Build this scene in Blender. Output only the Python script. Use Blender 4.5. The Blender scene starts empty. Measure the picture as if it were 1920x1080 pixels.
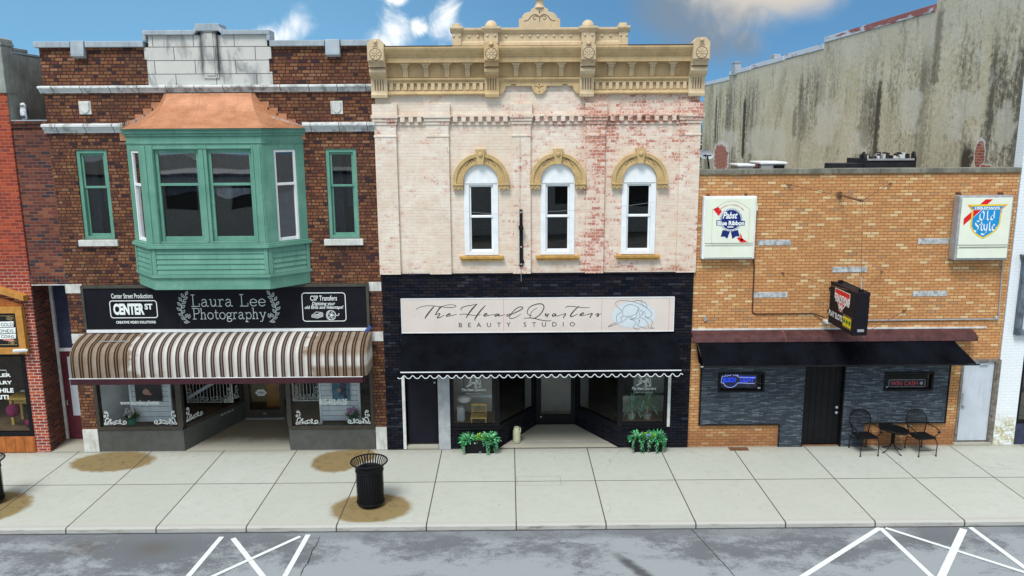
import bpy, math, random
from mathutils import Vector, Matrix
R = math.radians
sin, cos, pi = math.sin, math.cos, math.pi
C = bpy.context.scene.collection
sc = bpy.context.scene

# ------------------------------------------------------------------ camera, sky, sun, exposure
CAM = dict(loc=(-0.7387, -19.1086, 7.8360), pitch=0.191743, yaw=0.004211, roll=-0.006521, f=1503.016)
def make_camera():
    p, y, r = CAM['pitch'], CAM['yaw'], CAM['roll']
    fw = Vector((sin(y)*cos(p), cos(y)*cos(p), -sin(p)))
    rt = Vector((cos(y), -sin(y), 0))
    up = rt.cross(fw)
    rt2 = rt*cos(r) + up*sin(r); up2 = -rt*sin(r) + up*cos(r)
    cd = bpy.data.cameras.new('camera'); co = bpy.data.objects.new('camera', cd); C.objects.link(co)
    M = Matrix((rt2, up2, -fw)).transposed().to_4x4(); M.translation = Vector(CAM['loc'])
    co.matrix_world = M
    cd.sensor_width = 36; cd.lens = CAM['f']*36/1920; cd.clip_end = 3000
    sc.camera = co
make_camera()
sc.view_settings.view_transform = 'Standard'; sc.view_settings.look = 'None'
sc.view_settings.gamma = 1; sc.view_settings.use_curve_mapping = False
sc.view_settings.exposure = 0.55
SUN_EL, SUN_AZ = R(56), R(203)      # azimuth measured from +Y towards +X

class T:
    """small node-tree writer"""
    def __init__(s, name, tree=None):
        if tree is None:
            s.m = bpy.data.materials.new(name); s.m.use_nodes = True; tree = s.m.node_tree
            s.b = tree.nodes['Principled BSDF']; s.o = tree.nodes['Material Output']
        s.t = tree; s._p = None
    def set(s, sock, v):
        if isinstance(v, bpy.types.NodeSocket): s.t.links.new(v, sock)
        elif isinstance(v, (tuple, list)) and len(v) == 3 and sock.type == 'RGBA': sock.default_value = (*v, 1)
        else: sock.default_value = v
    def nd(s, typ, ins=None, **props):
        n = s.t.nodes.new('ShaderNode'+typ)
        for k, v in props.items(): setattr(n, k, v)
        for k, v in (ins or {}).items(): s.set(n.inputs[k], v)
        return n
    def f(s, op, a, b=None, c=None):
        n = s.t.nodes.new('ShaderNodeMath'); n.operation = op
        for i, v in enumerate((a, b, c)):
            if v is not None: s.set(n.inputs[i], v)
        return n.outputs[0]
    def add(s, a, b): return s.f('ADD', a, b)
    def mul(s, a, b): return s.f('MULTIPLY', a, b)
    def sub(s, a, b): return s.f('SUBTRACT', a, b)
    def mix(s, f, a, b, blend='MIX'):
        n = s.t.nodes.new('ShaderNodeMix'); n.data_type = 'RGBA'; n.blend_type = blend
        s.set(n.inputs[0], f); s.set(n.inputs[6], a); s.set(n.inputs[7], b); return n.outputs[2]
    def sm(s, v, lo, hi):
        n = s.t.nodes.new('ShaderNodeMapRange'); n.interpolation_type = 'SMOOTHSTEP'
        s.set(n.inputs[0], v); s.set(n.inputs[1], lo); s.set(n.inputs[2], hi); return n.outputs[0]
    def ramp(s, f, stops, interp='LINEAR'):
        n = s.t.nodes.new('ShaderNodeValToRGB'); n.color_ramp.interpolation = interp
        e = n.color_ramp.elements
        while len(e) < len(stops): e.new(.5)
        for el, (p, c) in zip(e, stops): el.position = p; el.color = (*c, 1)
        s.set(n.inputs[0], f); return n.outputs[0]
    def pos(s):
        if s._p is None:
            g = s.nd('NewGeometry'); sp = s.nd('SeparateXYZ', {0: g.outputs['Position']})
            s._p = (g.outputs['Position'], sp.outputs[0], sp.outputs[1], sp.outputs[2])
        return s._p
    def vec(s, x, y, z): return s.nd('CombineXYZ', {0: x, 1: y, 2: z}).outputs[0]
    def scaled(s, k):
        P = s.pos(); return s.vec(s.mul(P[1], k[0]), s.mul(P[2], k[1]), s.mul(P[3], k[2]))
    def noise(s, scale, detail=4, rough=.55, vec=None, dist=0):
        n = s.nd('TexNoise', {'Vector': vec if vec is not None else s.pos()[0], 'Scale': scale, 'Detail': detail, 'Roughness': rough, 'Distortion': dist})
        return n.outputs[0]
    def bump(s, h, strength=.3, dist=.01):
        n = s.nd('Bump', {'Height': h, 'Strength': strength, 'Distance': dist}); s.set(s.b.inputs['Normal'], n.outputs[0])
    def gauss(s, v, c, w):      # smooth hump round c
        return s.f('EXPONENT', s.mul(s.f('POWER', s.mul(s.sub(v, c), 1/w), 2), -1))
    def brick(s, bw, bh, mort, flemish=False):
        P = s.pos(); u = s.add(P[1], s.add(P[2], 100)); v = s.add(P[3], 10)
        vr = s.mul(v, 1/bh); row = s.f('FLOOR', vr); par = s.f('MODULO', row, 2)
        fv = s.f('FRACT', vr); dv = s.mul(s.f('MINIMUM', fv, s.sub(1, fv)), bh)
        if flemish:
            jit = s.nd('TexWhiteNoise', {'W': row}, noise_dimensions='1D').outputs[0]
            uu = s.add(s.mul(u, 1/(1.5*bw)), s.add(s.mul(par, .5), s.mul(jit, .35)))
            cell = s.f('FLOOR', uu); f = s.f('FRACT', uu)
            head = s.f('GREATER_THAN', f, .6667); col = s.add(s.mul(cell, 2), head)
            du = s.mul(s.f('MINIMUM', s.f('MINIMUM', f, s.sub(1, f)), s.f('ABSOLUTE', s.sub(f, .6667))), 1.5*bw)
        else:
            uu = s.add(s.mul(u, 1/bw), s.mul(par, .5)); col = s.f('FLOOR', uu); f = s.f('FRACT', uu)
            du = s.mul(s.f('MINIMUM', f, s.sub(1, f)), bw)
        d = s.f('MINIMUM', du, dv)
        mask = s.sm(d, mort*.3, mort*.7)
        w = s.nd('TexWhiteNoise', {'Vector': s.vec(col, row, 0)}, noise_dimensions='2D')
        return mask, w.outputs[0], s.nd('SeparateColor', {0: w.outputs[1]}).outputs[1]
    def done(s, col, rough=.85, spec=.3, metal=0):
        s.set(s.b.inputs['Base Color'], col); s.set(s.b.inputs['Roughness'], rough)
        s.b.inputs['Specular IOR Level'].default_value = spec; s.b.inputs['Metallic'].default_value = metal
        return s.m

def make_world():
    w = bpy.data.worlds.new('World'); sc.world = w; w.use_nodes = True
    t = T('', w.node_tree); bg = w.node_tree.nodes['Background']
    co = t.nd('TexCoord').outputs['Generated']
    sp = t.nd('SeparateXYZ', {0: co}); x, y, z = sp.outputs
    # the air over the town is a deep clear blue down to the roofs
    hi = t.vec(x, y, t.add(t.mul(z, 1.2), .30))
    sky = t.nd('TexSky', {'Vector': t.nd('VectorMath', {0: hi}, operation='NORMALIZE').outputs[0]}, sky_type='NISHITA', sun_disc=False, sun_elevation=SUN_EL, sun_rotation=SUN_AZ, air_density=1.0, dust_density=.6, ozone_density=2.0).outputs[0]
    az = t.f('ARCTAN2', x, y); el = t.f('ARCSINE', z)
    sky = t.mix(1, sky, t.mix(t.sm(az, -.32, .2), (1.06, 1.50, 1.38), (.66, 1.02, 1.06)), 'MULTIPLY')
    n1 = t.noise(26, 7, .62, co, .6); n2 = t.noise(7, 5, .55, co)
    n3 = t.add(t.mul(n1, .35), t.mul(t.noise(11, 3, .5, co), .65))
    def blob(a0, e0, sa, se, tilt, k=1.25, soft=.95, nn=None):
        da, de = t.sub(az, a0), t.sub(el, e0)
        a = t.add(t.mul(da, cos(tilt)/sa), t.mul(de, sin(tilt)/sa)); b = t.sub(t.mul(de, cos(tilt)/se), t.mul(da, sin(tilt)/se))
        d = t.f('SQRT', t.add(t.mul(a, a), t.mul(b, b)))
        v = t.add(t.sub(1, d), t.mul(t.sub(n1 if nn is None else nn, .5), k*2))
        return t.sm(v, 0, soft)
    white = None
    for args in ((-.268, .108, .062, .019, .45, .8), (-.246, .125, .030, .022, .9, .8), (-.292, .096, .036, .014, .3, .8), (-.156, .093, .052, .022, .3, .75), (-.134, .113, .026, .038, .2, .75), (-.146, .103, .038, .026, .6, .7),
                 (-.073, .127, .022, .036, -.3, .9), (-.062, .118, .024, .020, 0, .9), (-.105, .122, .012, .014, 0), (-.130, .153, .02, .010, 0)):
        b = blob(*args); white = b if white is None else t.f('MAXIMUM', white, b)
    grey = None
    for args in ((.212, .150, .085, .070, -.3, .5, .75), (.262, .148, .100, .070, .1, .5, .75), (.315, .156, .090, .050, 0, .5, .75), (.240, .112, .064, .050, -.5, .5, .8), (.275, .102, .045, .034, -.5, .5, .9)):
        b = blob(*args, n3); grey = b if grey is None else t.f('MAXIMUM', grey, b)
    wcol = t.mix(t.sm(n1, .35, .7), (6.4, 6.9, 7.4), (8.8, 8.7, 8.3))
    col = t.mix(t.mul(white, .92), sky, wcol)
    gcol = t.mix(t.sm(t.add(t.add(t.mul(t.sub(n2, .5), .5), t.mul(t.sub(n1, .5), .35)), t.add(t.mul(t.sub(az, .24), 3.0), t.mul(t.sub(el, .130), 6))), -.10, .26), (1.5, 2.0, 2.6), (4.9, 4.5, 3.9))
    col = t.mix(t.mul(grey, .93), col, gcol)
    # broken cloud deck higher up gives the soft light
    deck = t.mul(t.sm(z, .20, .40), t.sm(t.noise(2.2, 5, .5, co), .22, .5))
    back = t.mul(t.sm(t.mul(y, -1), .25, .6), t.sm(t.noise(3.1, 5, .55, co), .40, .58))
    col = t.mix(t.f('MAXIMUM', t.mul(deck, .93), t.mul(back, .8)), col, t.mix(n2, (4.2, 4.5, 4.9), (7.4, 7.6, 7.7)))
    t.set(bg.inputs[0], col); bg.inputs[1].default_value = .1
make_world()
sd = bpy.data.lights.new('sun', 'SUN'); sd.energy = 2.0; sd.angle = R(20); sd.color = (1, .98, .95)
so = bpy.data.objects.new('sun', sd); C.objects.link(so)
so.rotation_euler = Vector((sin(SUN_AZ)*cos(SUN_EL), cos(SUN_AZ)*cos(SUN_EL), sin(SUN_EL))).to_track_quat('Z', 'Y').to_euler()

# ------------------------------------------------------------------ mesh helpers
ORI = {}
def origin(o):
    while o.parent: o = o.parent
    return Vector(o.location)
def front(y): return lambda u, v: (u, y, v)
class MB:
    def __init__(s): s.v = []; s.f = []
    def raw(s, vs, fs):
        n = len(s.v); s.v += [tuple(p) for p in vs]; s.f += [tuple(i+n for i in f) for f in fs]; return s
    def box(s, x0, x1, y0, y1, z0, z1):
        vs = [(x, y, z) for z in (z0, z1) for y in (y0, y1) for x in (x0, x1)]
        return s.raw(vs, [(0, 2, 3, 1), (4, 5, 7, 6), (0, 1, 5, 4), (2, 6, 7, 3), (0, 4, 6, 2), (1, 3, 7, 5)])
    def quad(s, a, b, c, d): return s.raw([a, b, c, d], [(0, 1, 2, 3)])
    def prism(s, poly, F0, F1):         # poly 2D, two planes
        n = len(poly); vs = [F0(*p) for p in poly]+[F1(*p) for p in poly]
        return s.raw(vs, [tuple(range(n)), tuple(range(2*n-1, n-1, -1))]+[(i, i+n, (i+1) % n+n, (i+1) % n) for i in range(n)])
    def py(s, poly, y0, y1): return s.prism(poly, front(y0), front(y1))
    def px(s, poly, x0, x1): return s.prism(poly, lambda u, v: (x0, u, v), lambda u, v: (x1, u, v))
    def pz(s, poly, z0, z1): return s.prism(poly, lambda u, v: (u, v, z0), lambda u, v: (u, v, z1))
    def poly(s, pts, F): return s.raw([F(*p) for p in pts], [tuple(range(len(pts)))])
    def ring(s, x0, x1, z0, z1, w, y0, y1, wt=None, wb=None):
        wt = w if wt is None else wt; wb = w if wb is None else wb
        s.box(x0, x0+w, y0, y1, z0, z1); s.box(x1-w, x1, y0, y1, z0, z1)
        s.box(x0+w, x1-w, y0, y1, z0, z0+wb); return s.box(x0+w, x1-w, y0, y1, z1-wt, z1)
    def tube(s, pts, r, n=6, closed=False, caps=True):
        pts = [Vector(p) for p in pts]; m = len(pts); rr = r if isinstance(r, (list, tuple)) else [r]*m
        vs = []; prev = None
        for i, p in enumerate(pts):
            a = pts[(i-1) % m] if (closed or i > 0) else p; b = pts[(i+1) % m] if (closed or i < m-1) else p
            d = (b-a).normalized()
            if prev is None: prev = d.orthogonal().normalized()
            prev = (prev-d*prev.dot(d)); prev = prev.normalized() if prev.length > 1e-6 else d.orthogonal().normalized()
            q = d.cross(prev)
            vs += [p+rr[i]*(prev*cos(2*pi*k/n)+q*sin(2*pi*k/n)) for k in range(n)]
        fs = []
        for i in range(m if closed else m-1):
            j = (i+1) % m
            fs += [(i*n+k, i*n+(k+1) % n, j*n+(k+1) % n, j*n+k) for k in range(n)]
        if caps and not closed: fs += [tuple(range(n-1, -1, -1)), tuple(range((m-1)*n, m*n))]
        return s.raw(vs, fs)
    def lathe(s, prof, c=(0, 0, 0), n=24, ax=(1, 1), cap=True):
        vs = [(c[0]+r*cos(2*pi*k/n)*ax[0], c[1]+r*sin(2*pi*k/n)*ax[1], c[2]+z) for r, z in prof for k in range(n)]
        fs = [(i*n+k, i*n+(k+1) % n, (i+1)*n+(k+1) % n, (i+1)*n+k) for i in range(len(prof)-1) for k in range(n)]
        if cap: fs += [tuple(range(n-1, -1, -1)), tuple(range((len(prof)-1)*n, len(prof)*n))]
        return s.raw(vs, fs)
    def ball(s, c, r, n=10, m=6, sq=(1, 1, 1)):
        vs = []; fs = []
        for i in range(m+1):
            a = pi*i/m
            vs += [(c[0]+r*sq[0]*sin(a)*cos(2*pi*k/n), c[1]+r*sq[1]*sin(a)*sin(2*pi*k/n), c[2]+r*sq[2]*cos(a)) for k in range(n)]
        for i in range(m):
            fs += [(i*n+k, (i+1)*n+k, (i+1)*n+(k+1) % n, i*n+(k+1) % n) for k in range(n)]
        return s.raw(vs, fs)
    def disc(s, u, v, r, F, n=28, ry=None):
        return s.poly([(u+r*cos(2*pi*k/n), v+(ry or r)*sin(2*pi*k/n)) for k in range(n)], F)
    def stroke(s, pts, w, F, closed=False):
        P = [Vector(p) for p in pts]; m = len(P); vs = []
        for i in range(m):
            a = P[(i-1) % m] if (closed or i > 0) else P[i]; b = P[(i+1) % m] if (closed or i < m-1) else P[i]
            d = b-a; d = d.normalized() if d.length > 1e-9 else Vector((1, 0)); nrm = Vector((-d.y, d.x))
            ww = w[i] if isinstance(w, (list, tuple)) else w
            vs += [F(*(P[i]+nrm*ww/2)), F(*(P[i]-nrm*ww/2))]
        k = m if closed else m-1
        return s.raw(vs, [(2*i, 2*i+1, 2*((i+1) % m)+1, 2*((i+1) % m)) for i in range(k)])
    def nib(s, pts, nv, F):             # broad-nib pen stroke
        for a, b in zip(pts[:-1], pts[1:]):
            s.poly([(a[0]-nv[0], a[1]-nv[1]), (a[0]+nv[0], a[1]+nv[1]), (b[0]+nv[0], b[1]+nv[1]), (b[0]-nv[0], b[1]-nv[1])], F)
        return s
    def text(s, body, F, u0, u1, v0, v1, bold=0, shear=0, sp=1):
        cu = bpy.data.curves.new('lettering', 'FONT'); cu.body = body; cu.offset = bold; cu.shear = shear; cu.space_character = sp; cu.resolution_u = 3
        ob = bpy.data.objects.new('lettering', cu); me = ob.to_mesh()
        vs = [(p.co.x, p.co.y) for p in me.vertices]; fs = [tuple(p.vertices) for p in me.polygons]
        ob.to_mesh_clear(); bpy.data.objects.remove(ob); bpy.data.curves.remove(cu)
        a0, a1 = min(p[0] for p in vs), max(p[0] for p in vs); b0, b1 = min(p[1] for p in vs), max(p[1] for p in vs)
        return s.raw([F(u0+(p[0]-a0)/(a1-a0)*(u1-u0), v0+(p[1]-b0)/(b1-b0)*(v1-v0)) for p in vs], fs)
    def wall(s, x0, x1, z0, z1, holes, y=0, depth=.15):
        xs = sorted({x0, x1, *[h[0] for h in holes], *[h[1] for h in holes]}); zs = sorted({z0, z1, *[h[2] for h in holes], *[h[3] for h in holes]})
        xs = [x for x in xs if x0 <= x <= x1]; zs = [z for z in zs if z0 <= z <= z1]
        for a, b in zip(xs[:-1], xs[1:]):
            for c, d in zip(zs[:-1], zs[1:]):
                mx, mz = (a+b)/2, (c+d)/2
                if not any(h[0] < mx < h[1] and h[2] < mz < h[3] for h in holes):
                    s.quad((a, y, c), (b, y, c), (b, y, d), (a, y, d))
        for h in holes:
            e = y+depth; a, b, c, d = h[:4]
            s.quad((a, y, c), (a, e, c), (a, e, d), (a, y, d)); s.quad((b, y, c), (b, y, d), (b, e, d), (b, e, c))
            s.quad((a, y, d), (a, e, d), (b, e, d), (b, y, d)); s.quad((a, y, c), (b, y, c), (b, e, c), (a, e, c))
        return s
    def room(s, x0, x1, y0, y1, z0, z1):
        s.quad((x0, y1, z0), (x1, y1, z0), (x1, y1, z1), (x0, y1, z1)); s.quad((x0, y0, z0), (x0, y1, z0), (x0, y1, z1), (x0, y0, z1))
        s.quad((x1, y0, z0), (x1, y0, z1), (x1, y1, z1), (x1, y1, z0)); s.quad((x0, y0, z1), (x0, y1, z1), (x1, y1, z1), (x1, y0, z1))
        return s.quad((x0, y0, z0), (x1, y0, z0), (x1, y1, z0), (x0, y1, z0))
    def leaf(s, p, d, l, w, up=(0, 0, 1)):
        d = Vector(d).normalized(); q = d.cross(Vector(up)); q = q.normalized() if q.length > 1e-4 else d.orthogonal().normalized()
        p = Vector(p); return s.raw([p, p+d*l*.5+q*w/2, p+d*l, p+d*l*.5-q*w/2], [(0, 1, 2, 3)])
    def build(s, name, mat, parent=None, bevel=0, smooth=False):
        me = bpy.data.meshes.new(name); off = origin(parent) if parent else Vector((0, 0, 0))
        me.from_pydata([(p[0]-off.x, p[1]-off.y, p[2]-off.z) for p in s.v], [], s.f); me.update()
        o = bpy.data.objects.new(name, me); C.objects.link(o)
        if isinstance(mat, str): mat = M[mat]
        me.materials.append(mat)
        if smooth:
            for p in me.polygons: p.use_smooth = True
        if bevel:
            b = o.modifiers.new('bevel', 'BEVEL'); b.width = bevel; b.segments = 2; b.limit_method = 'ANGLE'; b.angle_limit = R(40)
        if parent: o.parent = parent
        return o
def each(mb, name, mat, parent=None, bevel=0, smooth=False):   # every connected piece becomes an object of its own
    par = list(range(len(mb.v)))
    def find(i):
        while par[i] != i: par[i] = par[par[i]]; i = par[i]
        return i
    for f in mb.f:
        a = find(f[0])
        for k in f[1:]: par[find(k)] = a
    groups = {}
    for f in mb.f: groups.setdefault(find(f[0]), []).append(f)
    out = []
    for fs in groups.values():
        ids = sorted({i for f in fs for i in f}); mp = {i: k for k, i in enumerate(ids)}
        out.append(MB().raw([mb.v[i] for i in ids], [tuple(mp[i] for i in f) for f in fs]).build(name, mat, parent, bevel, smooth))
    return out
def spun(prof, p, n=12):       # turned knob whose axis points at the street
    m = MB().lathe(prof, (0, 0, 0), n); m.v = [(p[0]+x, p[1]-z, p[2]+y) for x, y, z in m.v]; return m
def tag(o, label, cat, group=None):
    o['label'] = label; o['category'] = cat
    if group: o['group'] = group
    return o
def thing(name, label, cat, loc=(0, 0, 0), group=None):
    o = bpy.data.objects.new(name, None); o.location = loc; o.empty_display_size = .2; C.objects.link(o); return tag(o, label, cat, group)
def struct(name, mb, mat):
    o = mb.build(name, mat); o['kind'] = 'structure'; return o
def copy_tree(o, parent=None):
    c = o.copy(); C.objects.link(c); c.parent = parent
    for ch in list(o.children): copy_tree(ch, c)
    return c
def crom(pts, k=6, closed=False):
    m = len(pts); out = []
    for i in range(m if closed else m-1):
        g = lambda j: Vector(pts[j % m]) if closed else Vector(pts[min(max(j, 0), m-1)])
        p0, p1, p2, p3 = g(i-1), g(i), g(i+1), g(i+2)
        for j in range(k):
            t = j/k; out.append(.5*((2*p1)+(p2-p0)*t+(2*p0-5*p1+4*p2-p3)*t*t+(3*p1-p0-3*p2+p3)*t**3))
    if not closed: out.append(Vector(pts[-1]))
    return [tuple(p) for p in out]
def arc(cu, cv, r, a0, a1, n=12, ry=None): return [(cu+r*cos(R(a0+(a1-a0)*i/n)), cv+(ry or r)*sin(R(a0+(a1-a0)*i/n))) for i in range(n+1)]

# ------------------------------------------------------------------ materials
M = {}
def plain(name, col, rough=.7, var=.18, scale=6, spec=.3, metal=0, bump=.08, grain=60, streak=0, streakcol=(.1, .09, .07)):
    t = T(name); lo = tuple(c*(1-var) for c in col); hi = tuple(min(1, c*(1+var)) for c in col)
    c = t.mix(t.sm(t.noise(scale, 5, .6), .3, .7), lo, hi); g = t.noise(grain, 3, .6)
    c = t.mix(t.mul(t.sub(g, .3), .35*var*3), c, tuple(x*.75 for x in col))
    if streak: c = t.mix(t.mul(t.sm(t.noise(3, 5, .65, t.scaled((4, 4, .5))), .48, .72), streak), c, streakcol)
    if bump: t.bump(g, bump, .01)
    M[name] = t.done(c, rough, spec, metal); return M[name]
def glassmat(name, tint, gloss=1.0, wob=.004):
    t = T(name); t.t.nodes.remove(t.b)
    n = t.nd('Bump', {'Height': t.noise(.9, .5, .4), 'Strength': .25, 'Distance': wob*4})
    fr = t.nd('Fresnel', {'IOR': 1.55, 'Normal': n.outputs[0]}).outputs[0]
    tr = t.nd('BsdfTransparent', {0: tint}); gl = t.nd('BsdfGlossy', {'Roughness': .015, 'Normal': n.outputs[0]})
    mx = t.nd('MixShader', {0: t.f('MINIMUM', t.mul(fr, gloss), 1), 1: tr.outputs[0], 2: gl.outputs[0]})
    t.set(t.o.inputs[0], mx.outputs[0]); M[name] = t.m
def emit(name, col, strength):
    t = T(name); t.set(t.b.inputs['Base Color'], col); t.set(t.b.inputs['Emission Color'], col); t.b.inputs['Emission Strength'].default_value = strength; M[name] = t.m
def brickmat(name, bw, bh, mort, stops, mcol, flemish=False, rough=.85, soot=0, bump=.5, extra=None, dk=.35, spec=.2):
    t = T(name); mask, r1, r2 = t.brick(bw, bh, mort, flemish)
    c = t.ramp(r1, stops, 'CONSTANT'); c = t.mix(t.mul(r2, dk), c, (.05, .035, .03))
    big = t.noise(.9, 5, .6); fine = t.noise(40, 4, .65)
    c = t.mix(t.mul(t.sm(fine, .35, .75), .35), c, t.mix(1, c, (.45, .42, .42), 'MULTIPLY'))
    mc = t.mix(t.noise(1.3, 4, .6), tuple(x*.6 for x in mcol), tuple(x*1.3 for x in mcol))
    c = t.mix(mask, mc, c)
    if soot: c = t.mix(t.mul(t.sm(big, .42, .75), soot), c, (.03, .022, .02))
    if extra: c = extra(t, c, mask, r1)
    t.bump(t.add(mask, t.mul(fine, .35)), bump, .006); M[name] = t.done(c, rough, spec)
brickmat('brown_brick', .19, .0762, .021, [(0, (.27, .112, .048)), (.17, (.20, .075, .040)), (.36, (.31, .14, .068)), (.5, (.16, .056, .038)), (.66, (.24, .088, .042)), (.82, (.05, .024, .032)), (.9, (.34, .165, .09)), (.96, (.13, .045, .03))], (.045, .026, .018), True, soot=.45, dk=.3)
brickmat('dark_brick', .22, .078, .014, [(0, (.19, .05, .035)), (.3, (.12, .035, .028)), (.6, (.25, .07, .035)), (.78, (.055, .035, .045)), (.9, (.30, .10, .05))], (.17, .12, .10), soot=.45)
def redx(t, c, mask, r1):
    P = t.pos(); w = t.sm(P[3], 5.2, 3.6)
    return t.mix(t.mul(t.sub(1, mask), t.add(.1, t.mul(w, .75))), c, (.62, .50, .44))
brickmat('red_brick', .215, .079, .016, [(0, (.40, .065, .028)), (.3, (.33, .05, .026)), (.6, (.47, .085, .032)), (.85, (.28, .05, .035))], (.36, .10, .06), extra=redx)
def tanx(t, c, mask, r1):
    P = t.pos()
    low = t.sm(P[3], .75, .2)      # brown brick at the foot of the wall
    return t.mix(t.mul(low, .55), c, (.16, .06, .03))
brickmat('tan_brick', .2045, .0718, .0125, [(0, (.63, .305, .12)), (.22, (.59, .28, .11)), (.45, (.65, .33, .135)), (.62, (.56, .265, .11)), (.74, (.68, .38, .165)), (.87, (.76, .53, .28)), (.93, (.70, .43, .20)), (.97, (.47, .26, .13))], (.20, .115, .055), extra=tanx, dk=.08)
brickmat('navy_brick', .205, .0745, .012, [(0, (.007, .010, .018)), (.4, (.010, .013, .023)), (.75, (.006, .008, .014)), (.93, (.030, .036, .052))], (.004, .005, .009), rough=.7, bump=.9, spec=.05)
def creamx(t, c0, mask, r1):
    P = t.pos(); x, z = P[1], P[3]
    n = t.noise(1.1, 6, .62); n2 = t.noise(6, 5, .65); n3 = t.noise(22, 4, .6)
    paint = t.mix(t.sm(n, .35, .7), (.72, .61, .49), (.82, .76, .66)); paint = t.mix(t.mul(t.sm(n2, .45, .75), .35), paint, (.60, .50, .38))
    paint = t.mix(t.mul(t.sub(1, mask), t.mul(t.sm(n3, .35, .65), .30)), paint, (.44, .33, .25))
    right = t.sm(x, .2, 1.6); top = t.mul(right, t.sm(z, 6.6, 8.0))
    pil = t.mul(t.gauss(x, 1.32, .34), 1)
    bias = t.add(t.add(t.mul(right, .05), t.mul(top, .05)), t.add(t.mul(pil, .10), t.add(t.mul(t.gauss(x, -.4, .3), .05), t.add(t.mul(t.gauss(z, 8.15, .13), .05), t.mul(t.gauss(z, 4.58, .06), .06)))))
    v = t.add(t.add(t.mul(n, .40), t.mul(n2, .40)), t.add(t.mul(r1, .14), bias))
    wash = t.mul(t.sm(v, .41, .65), .56); bare = t.mul(t.sm(t.add(v, t.mul(t.sub(n3, .5), .60)), .585, .68), .85)
    red = t.mix(r1, (.56, .21, .15), (.40, .10, .06))
    c = t.mix(t.mul(wash, t.add(.12, t.mul(mask, .88))), paint, (.66, .40, .31)); c = t.mix(t.mul(bare, t.add(.12, t.mul(mask, .85))), c, red)
    drip = t.mul(t.gauss(z, 4.66, .16), t.sm(t.noise(3, 4, .6, t.scaled((1, 1, .4))), .5, .7))
    return t.mix(t.mul(drip, .35), c, (.36, .22, .12))
brickmat('cream_brick', .205, .0745, .012, [(0, (.5, .4, .3)), (.5, (.5, .4, .3))], (.4, .3, .25), extra=creamx, rough=.75)
def wnx(t, c0, mask, r1):
    P = t.pos(); n = t.noise(2.2, 5, .6)
    c = t.mix(n, (.72, .78, .82), (.84, .87, .88)); c = t.mix(t.mul(t.sub(1, mask), .35), c, (.5, .52, .54))
    low = t.mul(t.sm(P[3], .95, .5), t.sm(t.add(n, t.mul(r1, .35)), .52, .66))
    return t.mix(t.mul(low, t.mul(t.sm(t.noise(14, 5, .7), .35, .6), .9)), c, t.mix(r1, (.55, .50, .17), (.38, .33, .16)))
brickmat('white_brick', .205, .0745, .010, [(0, (.8, .8, .8)), (.5, (.8, .8, .8))], (.5, .5, .5), extra=wnx)

def limestone():
    t = T('limestone'); P = t.pos()
    mask, r1, r2 = t.brick(.93, .30, .016)
    n = t.noise(2.6, 6, .62, None, .5); w = t.noise(1.4, 6, .65, t.scaled((1.6, 1, .8)), 1.0)
    c = t.mix(n, (.50, .50, .46), (.68, .68, .63)); c = t.mix(t.mul(t.sm(w, .48, .68), .75), c, (.20, .215, .225))
    c = t.mix(t.mul(t.sm(t.noise(3.2, 3), .62, .72), .35), c, (.42, .34, .20)); c = t.mix(t.mul(r2, .12), c, (.3, .3, .3))
    P = t.pos(); run = t.add(P[1], t.mul(t.sub(t.noise(3, 4), .5), .10))
    st = t.mul(t.f('MAXIMUM', t.gauss(run, -7.72, .055), t.gauss(run, -7.345, .055)), t.sm(P[3], 9.0, 9.35)); c = t.mix(t.mul(st, .9), c, (.075, .078, .082))
    t.bump(t.add(mask, t.mul(t.noise(40), .4)), .4, .008); M['limestone'] = t.done(t.mix(mask, (.10, .10, .10), c), .85)
limestone()
plain('white_stone', (.60, .61, .57), .8, .14, 5, streak=.45, streakcol=(.22, .19, .14))
def course_stone():
    t = T('course_stone'); P = t.pos(); n = t.noise(4, 6, .65, t.scaled((.6, 1, 1.6))); s1 = t.noise(3, 6, .7, t.scaled((1.2, 1, .9)))
    c = t.mix(n, (.56, .59, .59), (.70, .73, .72)); c = t.mix(t.mul(t.sm(s1, .46, .66), .8), c, (.15, .145, .13))
    u = t.f('FRACT', t.mul(t.add(P[1], 30.2), 1/.655)); j = t.sm(t.mul(t.f('MINIMUM', u, t.sub(1, u)), .655), .014, .005); c = t.mix(t.mul(j, .85), c, (.07, .065, .06))
    t.bump(t.noise(40), .15, .01); M['course_stone'] = t.done(c, .75)
course_stone()
plain('coping_grey', (.36, .42, .46), .7, .15, 3, streak=.3)
plain('coping_moss', (.185, .18, .145), .9, .4, 2.2, streak=.6, streakcol=(.07, .075, .06))
plain('block_grey', (.42, .44, .44), .85, .45, 9)
plain('ochre_paint', (.57, .41, .215), .6, .12, 3, streak=.35, streakcol=(.34, .20, .08))
plain('ochre_pale', (.60, .475, .305), .6, .10, 3, streak=.38, streakcol=(.46, .26, .10))
plain('ochre_shade', (.46, .33, .165), .7, .14, 5)
plain('hood_paint', (.54, .385, .18), .6, .12, 6, streak=.2, streakcol=(.3, .18, .07))
plain('sill_paint', (.48, .27, .07), .7, .22, 7, streak=.3, streakcol=(.2, .1, .04))
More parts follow.
